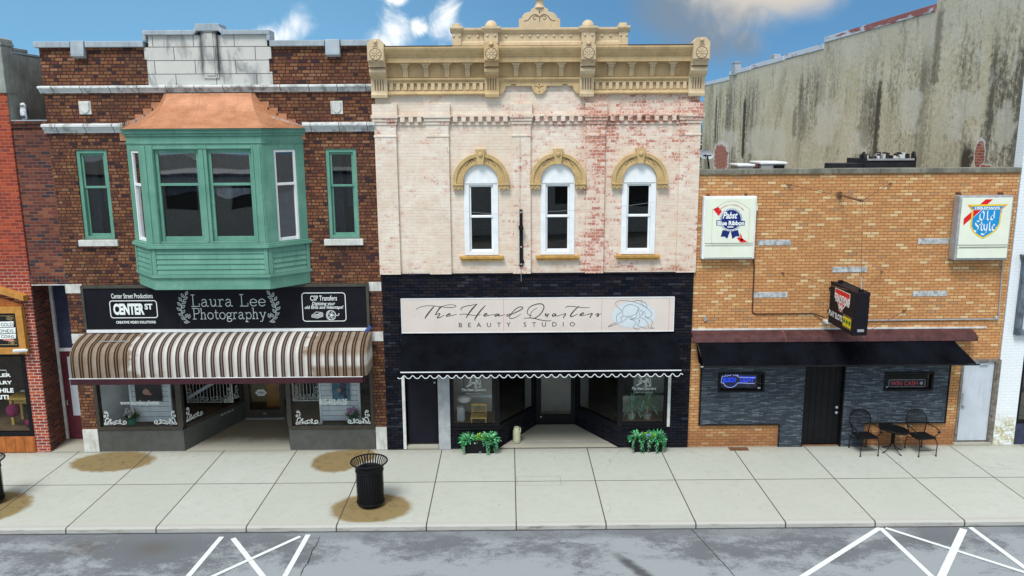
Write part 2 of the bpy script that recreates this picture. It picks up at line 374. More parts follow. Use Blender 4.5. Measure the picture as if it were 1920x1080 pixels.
def oldgreen():
    t = T('green_paint'); n = t.noise(2.2, 6, .6); f = t.noise(30, 5, .7); s1 = t.noise(5, 6, .7, t.scaled((2, 2, .35))); g = t.noise(60, 4, .7, t.scaled((.25, .25, 1)))
    c = t.mix(t.sm(n, .3, .7), (.115, .285, .212), (.155, .345, .262)); c = t.mix(t.mul(t.sm(s1, .5, .72), .42), c, (.075, .19, .14)); c = t.mix(t.mul(t.sm(t.add(f, t.mul(t.sub(n, .5), .6)), .60, .72), .5), c, (.30, .44, .37)); c = t.mix(t.mul(t.sm(g, .5, .7), .22), c, (.07, .18, .13))
    t.bump(t.add(f, g), .15, .006); M['green_paint'] = t.done(c, .65, .25)
oldgreen()
plain('green_dark', (.10, .29, .21), .6, .14, 5, streak=.3, streakcol=(.05, .14, .1))
plain('white_paint', (.80, .83, .84), .45, .05, 5)
plain('dirty_white', (.66, .68, .66), .7, .16, 6, streak=.3)
plain('white_metal', (.78, .81, .82), .4, .06, 3, streak=.12)
plain('sign_black', (.011, .010, .015), .5, .12, 8, spec=.12)
plain('sign_frame', (.06, .058, .046), .6, .2, 6)
plain('sign_cream', (.69, .61, .55), .5, .04, 1.5)
plain('plastic_cream', (.76, .80, .66), .35, .04, 2, bump=.02)
plain('letter_white', (.82, .87, .84), .5, .03)
plain('letter_dark', (.035, .024, .024), .5, .05)
plain('pale_blue', (.62, .69, .72), .5, .03)
plain('navy_ink', (.010, .022, .16), .4, .1); plain('red_ink', (.70, .012, .015), .4, .06); plain('blue_ink', (.010, .27, .60), .4, .06)
plain('yellow_ink', (.84, .58, .012), .4, .06); plain('orange_ink', (.80, .26, .02), .4, .06); plain('black_ink', (.012, .010, .012), .4, .1); plain('gold_ink', (.46, .36, .16), .4, .1)
plain('green_ink', (.10, .35, .04), .4, .1); plain('pink_ink', (.62, .25, .20), .5, .1)
plain('bulkhead', (.088, .09, .083), .6, .12, 5, streak=.2)
plain('bronze', (.050, .042, .032), .45, .2, 6, spec=.4)
plain('black_paint', (.006, .006, .008), .55, .3, 6, spec=.2)
plain('black_fabric', (.0046, .0052, .0078), .95, .55, 1.3, spec=.03, bump=.12, grain=140, streak=.25, streakcol=(.012, .013, .0165))
plain('maroon', (.072, .028, .030), .65, .35, 5, streak=.4, streakcol=(.18, .055, .035))
plain('maroon_trim', (.048, .012, .018), .5, .15)
plain('burgundy', (.10, .018, .030), .5, .15)
plain('iron', (.006, .006, .007), .62, .2, 20, spec=.22)
plain('rust', (.16, .08, .045), .85, .4, 12)
plain('galv', (.42, .44, .46), .45, .15, 8, metal=.4)
plain('pipe_dark', (.07, .035, .02), .7, .3, 10)
plain('reflection_drape_blue', (.085, .105, .14), .8, .25, 3); plain('reflection_drape_pale', (.50, .53, .56), .9, .2, 6); plain('inner_tan', (.50, .40, .20), .8, .15, 2)  # drape tones stand in for reflections in the upstairs glass
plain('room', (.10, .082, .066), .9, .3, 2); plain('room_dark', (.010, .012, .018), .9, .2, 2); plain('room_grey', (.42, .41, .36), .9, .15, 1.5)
plain('room_white', (.66, .70, .70), .9, .1, 1.5); plain('room_floor', (.20, .14, .09), .6, .25, 3); plain('reflection_curtain', (.30, .29, .27), .95, .2, 5)
plain('plank_white', (.66, .73, .76), .7, .08, 5, streak=.2); plain('plank_gap', (.06, .06, .06), .9, .2)
plain('wood_orange', (.40, .125, .03), .55, .22, 6, streak=.3, streakcol=(.26, .07, .015)); plain('wood_gold', (.50, .235, .05), .55, .16, 6)
plain('wood_pale', (.62, .42, .11), .5, .15, 8); plain('magenta', (.24, .02, .10), .8, .2, 12)
plain('leaf_green', (.075, .46, .16), .5, .5, 30, bump=0); plain('leaf_deep', (.025, .17, .06), .5, .4, 30, bump=0); plain('leaf_pale', (.26, .56, .34), .55, .4, 30, bump=0)
plain('leaf_lime', (.36, .62, .03), .5, .3, 30, bump=0); plain('flower_white', (.75, .72, .70), .7, .1); plain('flower_pink', (.58, .33, .52), .7, .2, 30); plain('flower_blue', (.16, .34, .80), .6, .2)
plain('pot_green', (.012, .17, .10), .35, .15); plain('soil', (.03, .022, .016), .95, .3)
plain('tree_leaf', (.025, .085, .03), .6, .5, 1.5, bump=0); plain('bark', (.08, .06, .045), .9, .3, 12)
plain('owl_white', (.62, .64, .66), .6, .3, 20); plain('owl_dark', (.035, .05, .085), .6, .3, 20)
plain('dish_grey', (.50, .55, .60), .5, .06); plain('tar', (.016, .017, .022), .7, .3, 5); plain('char', (.04, .032, .03), .95, .7, 14)
plain('roof_gravel', (.20, .20, .19), .95, .25, 8, grain=90); plain('rail_white', (.55, .56, .52), .7, .15)
plain('photo_blue', (.06, .17, .25), .4, .4, 7); plain('photo_dark', (.016, .013, .016), .4, .5, 5); plain('skin_tone', (.45, .24, .17), .6, .1); plain('denim', (.03, .045, .08), .7, .2)
plain('slate_paint', (.10, .125, .16), .7, .5, 4, streak=.6, streakcol=(.32, .36, .40)); plain('navy_panel', (.035, .04, .08), .6, .2)
plain('can_cream', (.62, .63, .42), .4, .08); plain('grey_door', (.52, .57, .63), .5, .06, 2, streak=.15); plain('grey_post', (.40, .42, .44), .6, .12, 6, streak=.2)
plain('weathered_wood', (.20, .175, .15), .85, .4, 12, streak=.6, streakcol=(.07, .05, .04)); plain('tape_blue', (.05, .10, .28), .6, .1); plain('door_navy', (.008, .008, .015), .5, .2, 4, spec=.2)
plain('neon_dead', (.35, .36, .4), .3, .1); plain('screen_dark', (.008, .012, .025), .2, .2); plain('stucco_grey', (.30, .32, .29), .95, .3, 1.6, streak=.5, streakcol=(.16, .165, .13))
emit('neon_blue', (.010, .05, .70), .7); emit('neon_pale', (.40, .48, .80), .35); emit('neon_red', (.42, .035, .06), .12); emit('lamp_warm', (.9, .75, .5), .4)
glassmat('glass_dark', (.80, .83, .85), 3.4); glassmat('glass_shop', (.97, .98, .98), .55); glassmat('glass_deep', (.62, .67, .72), 2.6)

def copper():
    t = T('copper'); n = t.noise(2.4, 6, .6, t.scaled((1, 2, 1.6))); f = t.noise(26, 5, .7)
    c = t.mix(t.sm(n, .3, .7), (.40, .165, .075), (.54, .25, .13)); c = t.mix(t.mul(t.sm(f, .45, .75), .45), c, (.60, .40, .29)); c = t.mix(t.mul(t.sm(t.noise(1.6, 6, .7, t.scaled((3, 1, .8))), .5, .7), .45), c, (.30, .135, .075))
    P = t.pos(); seam = t.sm(t.f('ABSOLUTE', t.sub(t.f('FRACT', t.mul(t.add(P[1], 20), 1.15)), .5)), .485, .498)
    c = t.mix(t.mul(seam, .35), c, (.28, .11, .06)); t.bump(t.add(f, seam), .15, .01); M['copper'] = t.done(c, .55, .3, .15)
copper()
def stripes():
    t = T('awning_stripe'); P = t.pos(); x, y, z = P[1], P[2], P[3]
    f = t.f('FRACT', t.mul(t.add(x, 20), 1/.2065)); d = t.f('ABSOLUTE', t.sub(f, .5))
    n = t.noise(3, 5, .6); fine = t.noise(50, 3, .6)
    base = t.mix(n, (.74, .71, .65), (.90, .88, .84)); base = t.mix(t.mul(t.sm(t.f('ABSOLUTE', t.sub(f, .86)), .13, .08), .5), base, (.55, .43, .33)); base = t.mix(t.mul(t.sm(d, .10, .08), .85), base, (.18, .105, .075))
    # rain-stained ends
    st = t.f('MAXIMUM', t.sm(t.add(t.mul(x, -1), t.mul(t.sub(n, .5), 1.1)), 9.60, 9.78), t.mul(t.sm(t.add(x, t.mul(t.sub(n, .5), 1.4)), -5.62, -5.45), t.f('MAXIMUM', t.sm(z, 2.62, 2.80), t.sm(z, 2.52, 2.40))))
    st = t.f('MAXIMUM', st, t.mul(t.sm(t.add(z, t.mul(t.sub(n, .5), .9)), 2.40, 2.25), t.sm(x, -8.6, -9.4)))
    base = t.mix(t.mul(st, t.add(.45, t.mul(n, .6))), base, (.25, .155, .075))
    dark = t.sub(t.sm(d, .255, .232), t.sm(d, .078, .058))
    c = t.mix(t.mul(dark, .95), base, (.036, .015, .015)); t.bump(fine, .1, .01); t.done(c, .9, .1)
    tr = t.nd('BsdfTranslucent', {0: c}); mx = t.nd('MixShader', {0: .35, 1: t.b.outputs[0], 2: tr.outputs[0]}); t.set(t.o.inputs[0], mx.outputs[0]); M['awning_stripe'] = t.m
stripes()
def plaster():
    t = T('plaster'); P = t.pos(); y, z = P[2], P[3]
    n = t.noise(.55, 6, .62, None, .4); f = t.noise(7, 6, .7); g = t.noise(1.6, 6, .66, t.scaled((1, 1, .9)), .7); s1 = t.noise(1.0, 6, .7, t.scaled((1, 1.5, .14)), .3); s2 = t.noise(1, 5, .65, t.scaled((1, 5, .22)))
    c = t.mix(t.sm(n, .3, .7), (.53, .475, .315), (.68, .62, .465))
    c = t.mix(t.mul(t.sm(f, .4, .75), .5), c, (.25, .235, .16))
    top = t.sm(t.add(z, t.mul(t.sub(s1, .5), 1.6)), 9.6, 10.7); c = t.mix(t.mul(top, .55), c, (.54, .51, .42))
    body = t.sub(1, t.mul(top, .9))
    zone = t.sm(t.noise(.21, 3, .5, t.scaled((1, 1, .25))), .40, .58); c = t.mix(t.mul(t.mul(t.mul(t.sm(t.add(s1, t.mul(t.sub(f, .5), .5)), .42, .62), body), zone), .92), c, (.105, .098, .08)); c = t.mix(t.mul(t.sm(t.add(t.noise(.9, 6, .7, t.scaled((1, 1, .5))), t.mul(t.sub(f, .5), .3)), .52, .68), .6), c, (.19, .175, .12)); c = t.mix(t.mul(t.sm(t.add(s2, t.mul(t.sub(f, .5), .35)), .54, .74), t.add(.08, t.mul(zone, .40))), c, (.15, .12, .075))
    c = t.mix(t.mul(t.sm(t.add(g, t.mul(t.sub(f, .5), .3)), .54, .70), .5), c, (.60, .60, .53))
    w1 = t.sub(t.noise(1.3, 6, .7), .5); w2 = t.sub(t.noise(1.7, 6, .7, t.scaled((1, 1.4, .8))), .5)
    for yc, zc, sy, sz in ((19.2, 7.3, 3.2, .75), (12.2, 8.1, 1.1, .85), (2.6, 8.45, .75, .42), (5.6, 8.35, .6, .7), (.9, 7.9, .5, .55), (8.9, 7.4, .8, .4), (3.0, 7.8, .4, .4), (25.5, 7.4, 1.6, .5)):
        a = t.f('POWER', t.f('ABSOLUTE', t.mul(t.sub(t.add(y, t.mul(w1, 2.2*sy)), yc), 1/sy)), 3); b = t.f('POWER', t.f('ABSOLUTE', t.mul(t.sub(t.add(z, t.mul(w2, 1.3)), zc), 1/sz)), 3)
        m = t.add(t.add(a, b), t.mul(t.sub(f, .5), 1.2)); c = t.mix(t.mul(t.sm(m, 1.35, .45), t.add(.35, t.mul(f, .45))), c, (.66, .63, .52))
    for yc, w, z0, z1, k in ((22.9, .30, 6.2, 9.7, .95), (28.6, .16, 6.9, 9.9, .9), (7.75, .20, 6.2, 9.6, .85), (8.5, .5, 7.0, 9.4, .45), (2.35, .32, 6.4, 7.7, .95), (4.35, .22, 8.8, 11.4, .55), (15.5, .3, 7.3, 9.0, .5), (3.0, .2, 8.9, 9.1, .8)):
        yy = t.add(y, t.mul(t.sub(f, .5), w*1.6)); m = t.mul(t.gauss(yy, yc, w), t.mul(t.sm(z, z0, z0+.5), t.sm(z, z1+.25, z1-.7)))
        c = t.mix(t.mul(t.sm(t.add(m, t.mul(t.sub(f, .5), .9)), .18, .78), k), c, (.048, .040, .030))
    # render fallen away: brick shows
    mask, r1, r2 = t.brick(.21, .075, .012); br = t.mix(mask, (.42, .34, .28), t.mix(r1, (.42, .14, .085), (.30, .09, .06)))
    for yc, zc, sy, sz in ((27.2, 6.3, 1.5, .85), (1.75, 7.15, .22, .40), (1.45, 6.75, .30, .2)):
        a = t.f('POWER', t.f('ABSOLUTE', t.mul(t.sub(y, yc), 1/sy)), 2.5); b = t.f('POWER', t.f('ABSOLUTE', t.mul(t.sub(z, zc), 1/sz)), 2.5)
        v = t.add(t.add(a, b), t.mul(t.sub(t.noise(3.2, 6, .75), .5), 3.4)); c = t.mix(t.sm(v, 1.45, 1.3), c, (.66, .64, .60)); c = t.mix(t.sm(v, .95, .85), c, br)
    t.bump(t.add(f, g), .5, .03); M['plaster'] = t.done(c, .95, .15)
plaster()
def concrete():
    t = T('concrete'); P = t.pos(); x, y = P[1], P[2]
    n = t.noise(.8, 5, .6); f = t.noise(60, 4, .7); m = t.noise(5, 5, .65)
    u = t.mul(t.add(x, 30*1.83+.62), 1/1.83); col = t.f('FLOOR', u); fu = t.f('FRACT', u); jn = t.mul(t.sub(t.noise(3, 3), .5), .012)
    du = t.mul(t.f('MINIMUM', fu, t.sub(1, fu)), 1.83); dm = t.f('ABSOLUTE', t.add(t.add(y, 1.95), jn)); db = t.f('ABSOLUTE', t.add(y, .04))
    slab = t.nd('TexWhiteNoise', {'Vector': t.vec(col, t.f('GREATER_THAN', y, -1.95), 0)}, noise_dimensions='2D').outputs[0]
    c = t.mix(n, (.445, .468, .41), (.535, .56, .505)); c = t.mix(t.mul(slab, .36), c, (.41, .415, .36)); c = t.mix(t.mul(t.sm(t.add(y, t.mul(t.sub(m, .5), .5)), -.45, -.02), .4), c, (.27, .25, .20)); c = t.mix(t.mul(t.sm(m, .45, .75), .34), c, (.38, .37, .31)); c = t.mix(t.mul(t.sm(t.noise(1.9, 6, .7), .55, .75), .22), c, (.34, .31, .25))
    c = t.mix(t.mul(t.sm(f, .48, .78), .5), c, (.27, .26, .21)); c = t.mix(t.mul(t.sm(f, .42, .28), .25), c, (.66, .66, .60))
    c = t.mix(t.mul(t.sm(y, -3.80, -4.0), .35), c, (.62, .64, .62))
    spot = t.nd('TexVoronoi', {'Vector': P[0], 'Scale': 2.1}).outputs[0]; c = t.mix(t.sm(spot, .035, .022), c, (.09, .07, .05)); gum = t.nd('TexVoronoi', {'Vector': P[0], 'Scale': 5.3}).outputs[0]; c = t.mix(t.mul(t.sm(gum, .10, .05), t.mul(t.sm(m, .45, .6), .5)), c, (.22, .21, .18)); cr = t.nd('TexVoronoi', {'Vector': t.vec(t.add(x, t.mul(m, .5)), t.add(y, t.mul(n, .6)), 0), 'Scale': .34}, feature='DISTANCE_TO_EDGE').outputs[0]; c = t.mix(t.mul(t.mul(t.sm(cr, .0026, .0010), t.sm(n, .55, .60)), .4), c, (.12, .10, .08))
    # damp patches under the awning ends and round the bins
    d = None
    for cx, cy, rx, ry in ((-10.45, -.62, 1.0, .62), (-4.95, -.72, .62, .66), (-4.55, -.4, .5, .45), (-3.70, -3.22, .86, .68), (-11.95, -3.05, .85, .78)):
        a = t.mul(t.sub(x, cx), 1/rx); b = t.mul(t.sub(y, cy), 1/ry); r = t.f('SQRT', t.add(t.mul(a, a), t.mul(b, b)))
        v = t.sm(t.add(r, t.mul(t.sub(m, .5), .38)), 1.10, .88); d = v if d is None else t.f('MAXIMUM', d, v)
    wetc = t.mix(f, (.20, .145, .06), (.31, .235, .115)); wetc = t.mix(t.mul(t.sm(m, .48, .75), .65), wetc, (.085, .06, .03)); c = t.mix(d, c, wetc)
    joint = t.f('MAXIMUM', t.sm(du, .017, .006), t.sm(dm, .018, .006)); joint = t.f('MAXIMUM', joint, t.mul(t.sm(t.add(db, t.mul(m, .03)), .032, .018), .7))
    # a patched rectangle by the middle joint
    px_ = t.f('ABSOLUTE', t.sub(x, -.08)); py_ = t.f('ABSOLUTE', t.add(y, 1.93)); pr = t.f('ABSOLUTE', t.f('MAXIMUM', t.sub(px_, .50), t.sub(py_, .24)))
    joint = t.f('MAXIMUM', joint, t.mul(t.sm(pr, .014, .004), .35))
    c = t.mix(joint, c, (.075, .06, .045))
    t.bump(t.sub(f, t.mul(joint, 2)), .22, .006); M['concrete'] = t.done(c, t.sub(.88, t.mul(d, .18)), .25)
concrete()
def entryfloor():
    t = T('entry_concrete'); P = t.pos(); m = t.noise(1.7, 5, .65); f = t.noise(60, 4, .7)
    c = t.mix(m, (.36, .34, .27), (.46, .45, .38)); c = t.mix(t.mul(t.sm(f, .45, .8), .4), c, (.24, .22, .17)); w = t.mul(t.sm(P[1], -4, -5), t.sm(t.add(P[2], t.mul(t.sub(m, .5), 1.4)), .35, .9))
    c = t.mix(t.mul(w, .7), c, (.20, .155, .085)); t.bump(f, .2, .006); M['entry_concrete'] = t.done(c, .8)
entryfloor()
def kerb():
    t = T('kerb_concrete'); P = t.pos(); n = t.noise(3, 6, .7, t.scaled((.6, 1, 4))); f = t.noise(50, 4, .7)
    u = t.f('FRACT', t.mul(t.add(P[1], 30*1.83+.62), 1/1.83)); j = t.sm(t.mul(t.f('MINIMUM', u, t.sub(1, u)), 1.83), .02, .008)
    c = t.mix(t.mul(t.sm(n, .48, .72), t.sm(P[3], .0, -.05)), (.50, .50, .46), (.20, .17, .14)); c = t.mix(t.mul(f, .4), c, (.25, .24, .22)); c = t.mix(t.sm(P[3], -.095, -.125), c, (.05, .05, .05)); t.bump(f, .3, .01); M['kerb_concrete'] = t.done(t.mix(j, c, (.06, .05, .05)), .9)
kerb()
def asphalt():
    t = T('asphalt'); P = t.pos(); x, y = P[1], P[2]
    n = t.noise(.75, 6, .62, t.scaled((.8, 1.25, 1)), .6); m = t.noise(4.5, 6, .72, t.scaled((.8, 1.2, 1))); f = t.noise(85, 4, .75); g = t.noise(22, 5, .7)
    v = t.add(t.add(t.mul(n, .68), t.mul(m, .34)), t.mul(t.sub(g, .5), .22)); v = t.add(v, t.mul(t.sm(y, -4.5, -5.7), .10)); v = t.sub(v, t.mul(t.gauss(x, -8.4, 2.3), .05))
    c = t.mix(t.sm(v, .46, .60), (.14, .153, .166), (.295, .325, .342))
    c = t.mix(t.mul(t.sm(t.add(y, t.mul(t.sub(m, .5), .35)), -4.42, -4.22), .55), c, (.155, .165, .18))
    c = t.mix(t.mul(t.sm(f, .5, .75), .5), c, (.085, .095, .105)); c = t.mix(t.mul(t.sm(f, .42, .25), .3), c, (.48, .52, .54))
    wob = t.mul(t.sub(t.noise(2.2, 5, .7), .5), .32)
    k1 = t.mul(t.sm(t.f('ABSOLUTE', t.add(t.add(x, 4.58), t.mul(wob, .8))), .016, .006), t.mul(t.sm(y, -4.15, -4.25), 1))
    k2 = t.mul(t.sm(t.f('ABSOLUTE', t.add(t.sub(t.sub(x, 2.95), t.mul(t.add(y, 4.0), -.22)), t.mul(wob, .15))), .014, .005), t.sm(y, -3.9, -4.0))
    c = t.mix(t.f('MAXIMUM', k1, k2), c, (.03, .03, .032))
    oil = t.mul(t.gauss(t.sub(x, t.mul(t.add(y, 5.2), -.55)), 1.42, .17), t.sm(y, -4.5, -5.4)); c = t.mix(t.mul(t.sm(t.add(oil, t.mul(t.sub(m, .5), 1.1)), .2, 1.0), .85), c, (.055, .055, .062))
    for cx, cy in ((-9.15, -4.55), (-7.75, -4.6), (-11.6, -4.35)): c = t.mix(t.mul(t.mul(t.gauss(t.add(x, t.mul(wob, .5)), cx, .38), t.gauss(y, cy, .28)), .5), c, (.11, .09, .065))
    t.bump(t.add(f, m), .35, .008); M['asphalt'] = t.done(c, .85, .25)
asphalt()
def paintline():
    t = T('road_paint'); n = t.noise(14, 5, .7); f = t.noise(70, 4, .7); c = t.mix(t.sm(n, .56, .72), (.72, .76, .75), (.46, .49, .49)); c = t.mix(t.mul(t.sm(f, .55, .8), .25), c, (.4, .42, .43)); M['road_paint'] = t.done(c, .7)
paintline()
def ledge():
    t = T('ledgestone'); mask, r1, r2 = t.brick(.19, .031, .006); P = t.pos()
    n = t.noise(4, 5, .65, t.scaled((.7, 1, 2.6))); f = t.noise(24, 5, .7, t.scaled((.5, 1, 2.5)))
    c = t.ramp(t.add(t.mul(r1, .42), t.mul(f, .75)), [(.2, (.020, .028, .040)), (.55, (.052, .068, .09)), (.72, (.10, .13, .165)), (.92, (.26, .31, .36))])
    c = t.mix(t.mul(t.sm(n, .5, .7), .35), c, (.10, .115, .125)); t.bump(t.add(t.mul(r1, 1.2), t.add(mask, f)), .9, .02); M['ledgestone'] = t.done(t.mix(mask, (.012, .014, .018), c), .6, .35)
ledge()
plain('ground_grey', (.20, .20, .18), .95, .3, 1)
def flash(): # rust-painted metal coping
    t = T('coping_metal'); n = t.noise(2.2, 6, .7, t.scaled((1, .5, 3))); P = t.pos(); w = t.mul(t.sm(P[2], 13, 8), t.sm(P[3], 11.02, 11.3))
    M['coping_metal'] = t.done(t.mix(t.sm(t.add(n, t.mul(w, .25)), .55, .66), (.56, .62, .68), (.30, .10, .085)), .55)
flash()

# ------------------------------------------------------------------ setting
struct('ground', MB().quad((-300, -300, -.145), (300, -300, -.145), (300, 400, -.145), (-300, 400, -.145)), 'ground_grey')
struct('road', MB().quad((-120, -22, -.13), (120, -22, -.13), (120, -3.98, -.13), (-120, -3.98, -.13)), 'asphalt')
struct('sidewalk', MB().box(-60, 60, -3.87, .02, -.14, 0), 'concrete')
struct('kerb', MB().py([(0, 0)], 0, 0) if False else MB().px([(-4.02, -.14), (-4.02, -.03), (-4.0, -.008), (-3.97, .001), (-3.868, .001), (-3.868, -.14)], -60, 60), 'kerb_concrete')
zr = -.126
def mark(*lines):
    mb = MB()
    for i, (a, b, w) in enumerate(lines): mb.stroke([a, b], w, lambda u, v: (u, v, zr+.0022*i))
    return mb
def ext(a, b, k): return (a[0]+(b[0]-a[0])*k, a[1]+(b[1]-a[1])*k)
struct('road_marking', mark(((-6.56, -4.17), ext((-6.56, -4.17), (-6.66, -5.62), 3), .102), ((-6.31, -4.24), ext((-6.31, -4.24), (-5.30, -5.64), 2), .102), ((-4.83, -4.12), ext((-4.83, -4.12), (-4.88, -5.65), 3), .102)), 'road_paint')
zr = -.1165
struct('road_marking', mark(((-4.97, -4.20), ext((-4.97, -4.20), (-6.18, -5.63), 1.12), .085)), 'road_paint')
zr = -.126
struct('road_marking', mark(((6.80, -4.03), ext((6.80, -4.03), (4.60, -5.80), 2), .102), ((6.80, -4.04), ext((6.80, -4.04), (6.90, -5.84), 2.5), .102), ((8.46, -4.12), ext((8.46, -4.12), (7.10, -5.84), 2), .135), ((8.63, -4.06), ext((8.63, -4.06), (8.76, -5.58), 3), .105)), 'road_paint')
zr = -.1165
struct('road_marking', mark(((6.90, -4.06), ext((6.90, -4.06), (8.65, -5.76), 1.4), .085)), 'road_paint')

def F2(p, q):       # vertical plane through two ground points: u in metres along p->q
    d = Vector((q[0]-p[0], q[1]-p[1])); d.normalize()
    return lambda u, v, o=0: (p[0]+d.x*u+d.y*o, p[1]+d.y*u-d.x*o, v)
def slab2(mb, p, q, z0, z1, th=.05, a=0, b=1):   # thin upright slab along p->q, thickness behind
    P0 = Vector((p[0]+(q[0]-p[0])*a, p[1]+(q[1]-p[1])*a)); P1 = Vector((p[0]+(q[0]-p[0])*b, p[1]+(q[1]-p[1])*b))
    d = (P1-P0).normalized(); n = Vector((-d.y, d.x))*th
    mb.pz([tuple(P0), tuple(P1), tuple(P1+n), tuple(P0+n)], z0, z1)

# ================================================================== brown brick building (photographer's)
XL0, XL1 = -11.45, -3.815
bl = thing('brown_brick_building', 'brown brick two-storey building with green bay window and copper roof', 'building', (-7.63, 0, 0))
winL = (-10.88, -10.15, 5.38, 7.5); winR = (-5.03, -4.30, 5.36, 7.49)
w = MB().wall(XL0, XL1, 4.28, 9.82, [winL, winR, (-9.3, -5.95, 5.4, 7.6)], 0, .18)
w.box(XL0, -11.065, 0, .3, 0, 4.28); w.box(-4.125, XL1, 0, .3, 0, 4.28)
w.quad((XL0, 0, 4.28), (XL0, 18, 4.28), (XL0, 18, 9.82), (XL0, 0, 9.82)); w.quad((XL1, 0, 4.28), (XL1, 18, 4.28), (XL1, 18, 9.82), (XL1, 0, 9.82)); w.quad((XL0, 18, 0), (XL1, 18, 0), (XL1, 18, 9.82), (XL0, 18, 9.82))
w.quad((XL0, .3, 0), (XL0, 18, 0), (XL0, 18, 4.28), (XL0, .3, 4.28)); w.quad((XL1, .3, 0), (XL1, 18, 0), (XL1, 18, 4.28), (XL1, .3, 4.28)); w.quad((XL0, .3, 9.82), (XL1, .3, 9.82), (XL1, .3, 9.0), (XL0, .3, 9.0))
w.build('wall', 'brown_brick', bl)
MB().quad((XL0, .3, 9.1), (XL1, .3, 9.1), (XL1, 18, 8.8), (XL0, 18, 8.8)).build('roof', 'roof_gravel', bl)
# parapet: stone panel, coping, corbels
sp = MB()
sp.py([(-9.0, 8.945), (-9.0, 9.53), (-9.04, 9.53), (-9.04, 9.80), (-8.93, 9.80), (-8.93, 10.06), (-6.22, 10.06), (-6.22, 9.80), (-6.14, 9.80), (-6.14, 9.53), (-6.2, 9.53), (-6.2, 9.24), (-6.14, 9.24), (-6.14, 8.945)], -.035, .3)
sp.box(-7.71, -7.355, -.065, .28, 9.10, 10.17); sp.box(-7.63, -7.435, -.085, .28, 9.16, 10.14)
sp.build('stone_panel', 'limestone', bl, .006)
cp = MB()
for a, b in ((-11.52, -10.69), (-10.35, -9.02)): cp.box(a, b, -.10, .36, 9.80, 9.93)
for a, b in ((-6.15, -4.90), (-4.53, -3.84)): cp.box(a, b, -.10, .36, 9.80, 9.93)
cp.box(-9.0, -7.86, -.11, .36, 10.06, 10.16); cp.box(-7.2, -6.15, -.11, .36, 10.06, 10.16)
cp.py([(-7.86, 10.06), (-7.86, 10.16), (-7.80, 10.24), (-7.80, 10.30), (-7.26, 10.30), (-7.26, 10.24), (-7.2, 10.16), (-7.2, 10.06), (-7.28, 10.14), (-7.78, 10.14)], -.12, .37)
cp.px([(-.10, 9.93), (-.10, 10.16), (.3, 10.16), (.3, 9.93)], -9.02, -8.95); cp.px([(-.10, 9.93), (-.10, 10.16), (.3, 10.16), (.3, 9.93)], -6.21, -6.13)
each(cp, 'coping', 'coping_grey', bl, .012)
for x0, x1 in ((-10.67, -10.37), (-4.88, -4.55)):
    m = MB().px([(-.14, 9.60), (-.14, 9.66), (-.115, 9.86), (-.105, 9.945), (.3, 9.945), (.3, 9.80), (-.002, 9.80), (-.002, 9.56)], x0, x1)
    m.build('corbel', 'coping_grey', bl, .012)
for cx, cz in ((-10.525, 8.46), (-4.70, 8.43)):
    m = MB().box(cx-.14, cx+.14, -.03, .05, cz-.15, cz+.15)
    pl = m.build('shield_plaque', 'white_stone', bl, .006)
    MB().py([(cx-.10, cz+.12), (cx+.10, cz+.12), (cx+.10, cz-.04), (cx+.06, cz-.10), (cx, cz-.13), (cx-.06, cz-.10), (cx-.10, cz-.04)], -.055, -.028).build('shield', 'white_stone', pl, .008)
def course(z0, z1, xa, xb, pr):
    h = z1-z0; prof = [(.05, z0), (-.02, z0), (-.03, z0+.18*h), (-pr*.55, z0+.45*h), (-pr*.62, z0+.62*h), (-pr, z0+.68*h), (-pr, z0+.88*h), (-pr*.8, z1), (.05, z1+.02)]
    return MB().px(prof, xa, xb)
course(8.79, 8.945, -11.53, -3.83, .13).build('string_course', 'course_stone', bl)
course(7.885, 8.09, -11.53, -9.70, .15).build('string_course', 'course_stone', bl); course(7.88, 8.085, -5.50, -3.82, .15).build('string_course', 'course_stone', bl)

def sash(parent, x0, x1, z0, z1, y, fmat, fw, zm, jamb=.06, glass='glass_dark', name='window', reflection_curtain=None, bot=None):
    f = MB(); b = fw if bot is None else bot
    f.ring(x0, x1, z0, z1, jamb, y, y+.14)
    f.ring(x0+jamb, x1-jamb, zm-.02, z1-jamb, fw, y+.05, y+.10)
    f.ring(x0+jamb, x1-jamb, z0+jamb, zm+.02, fw, y+.085, y+.135, fw, b)
    fo = f.build(name, fmat, parent, .006)
    MB().quad((x0+jamb+fw, y+.075, zm+fw-.02), (x1-jamb-fw, y+.075, zm+fw-.02), (x1-jamb-fw, y+.075, z1-jamb-fw), (x0+jamb+fw, y+.075, z1-jamb-fw)).build('pane', glass, fo)
    MB().quad((x0+jamb+fw, y+.11, z0+jamb+b), (x1-jamb-fw, y+.11, z0+jamb+b), (x1-jamb-fw, y+.11, zm+.02-fw), (x0+jamb+fw, y+.11, zm+.02-fw)).build('pane', glass, fo)
    return fo
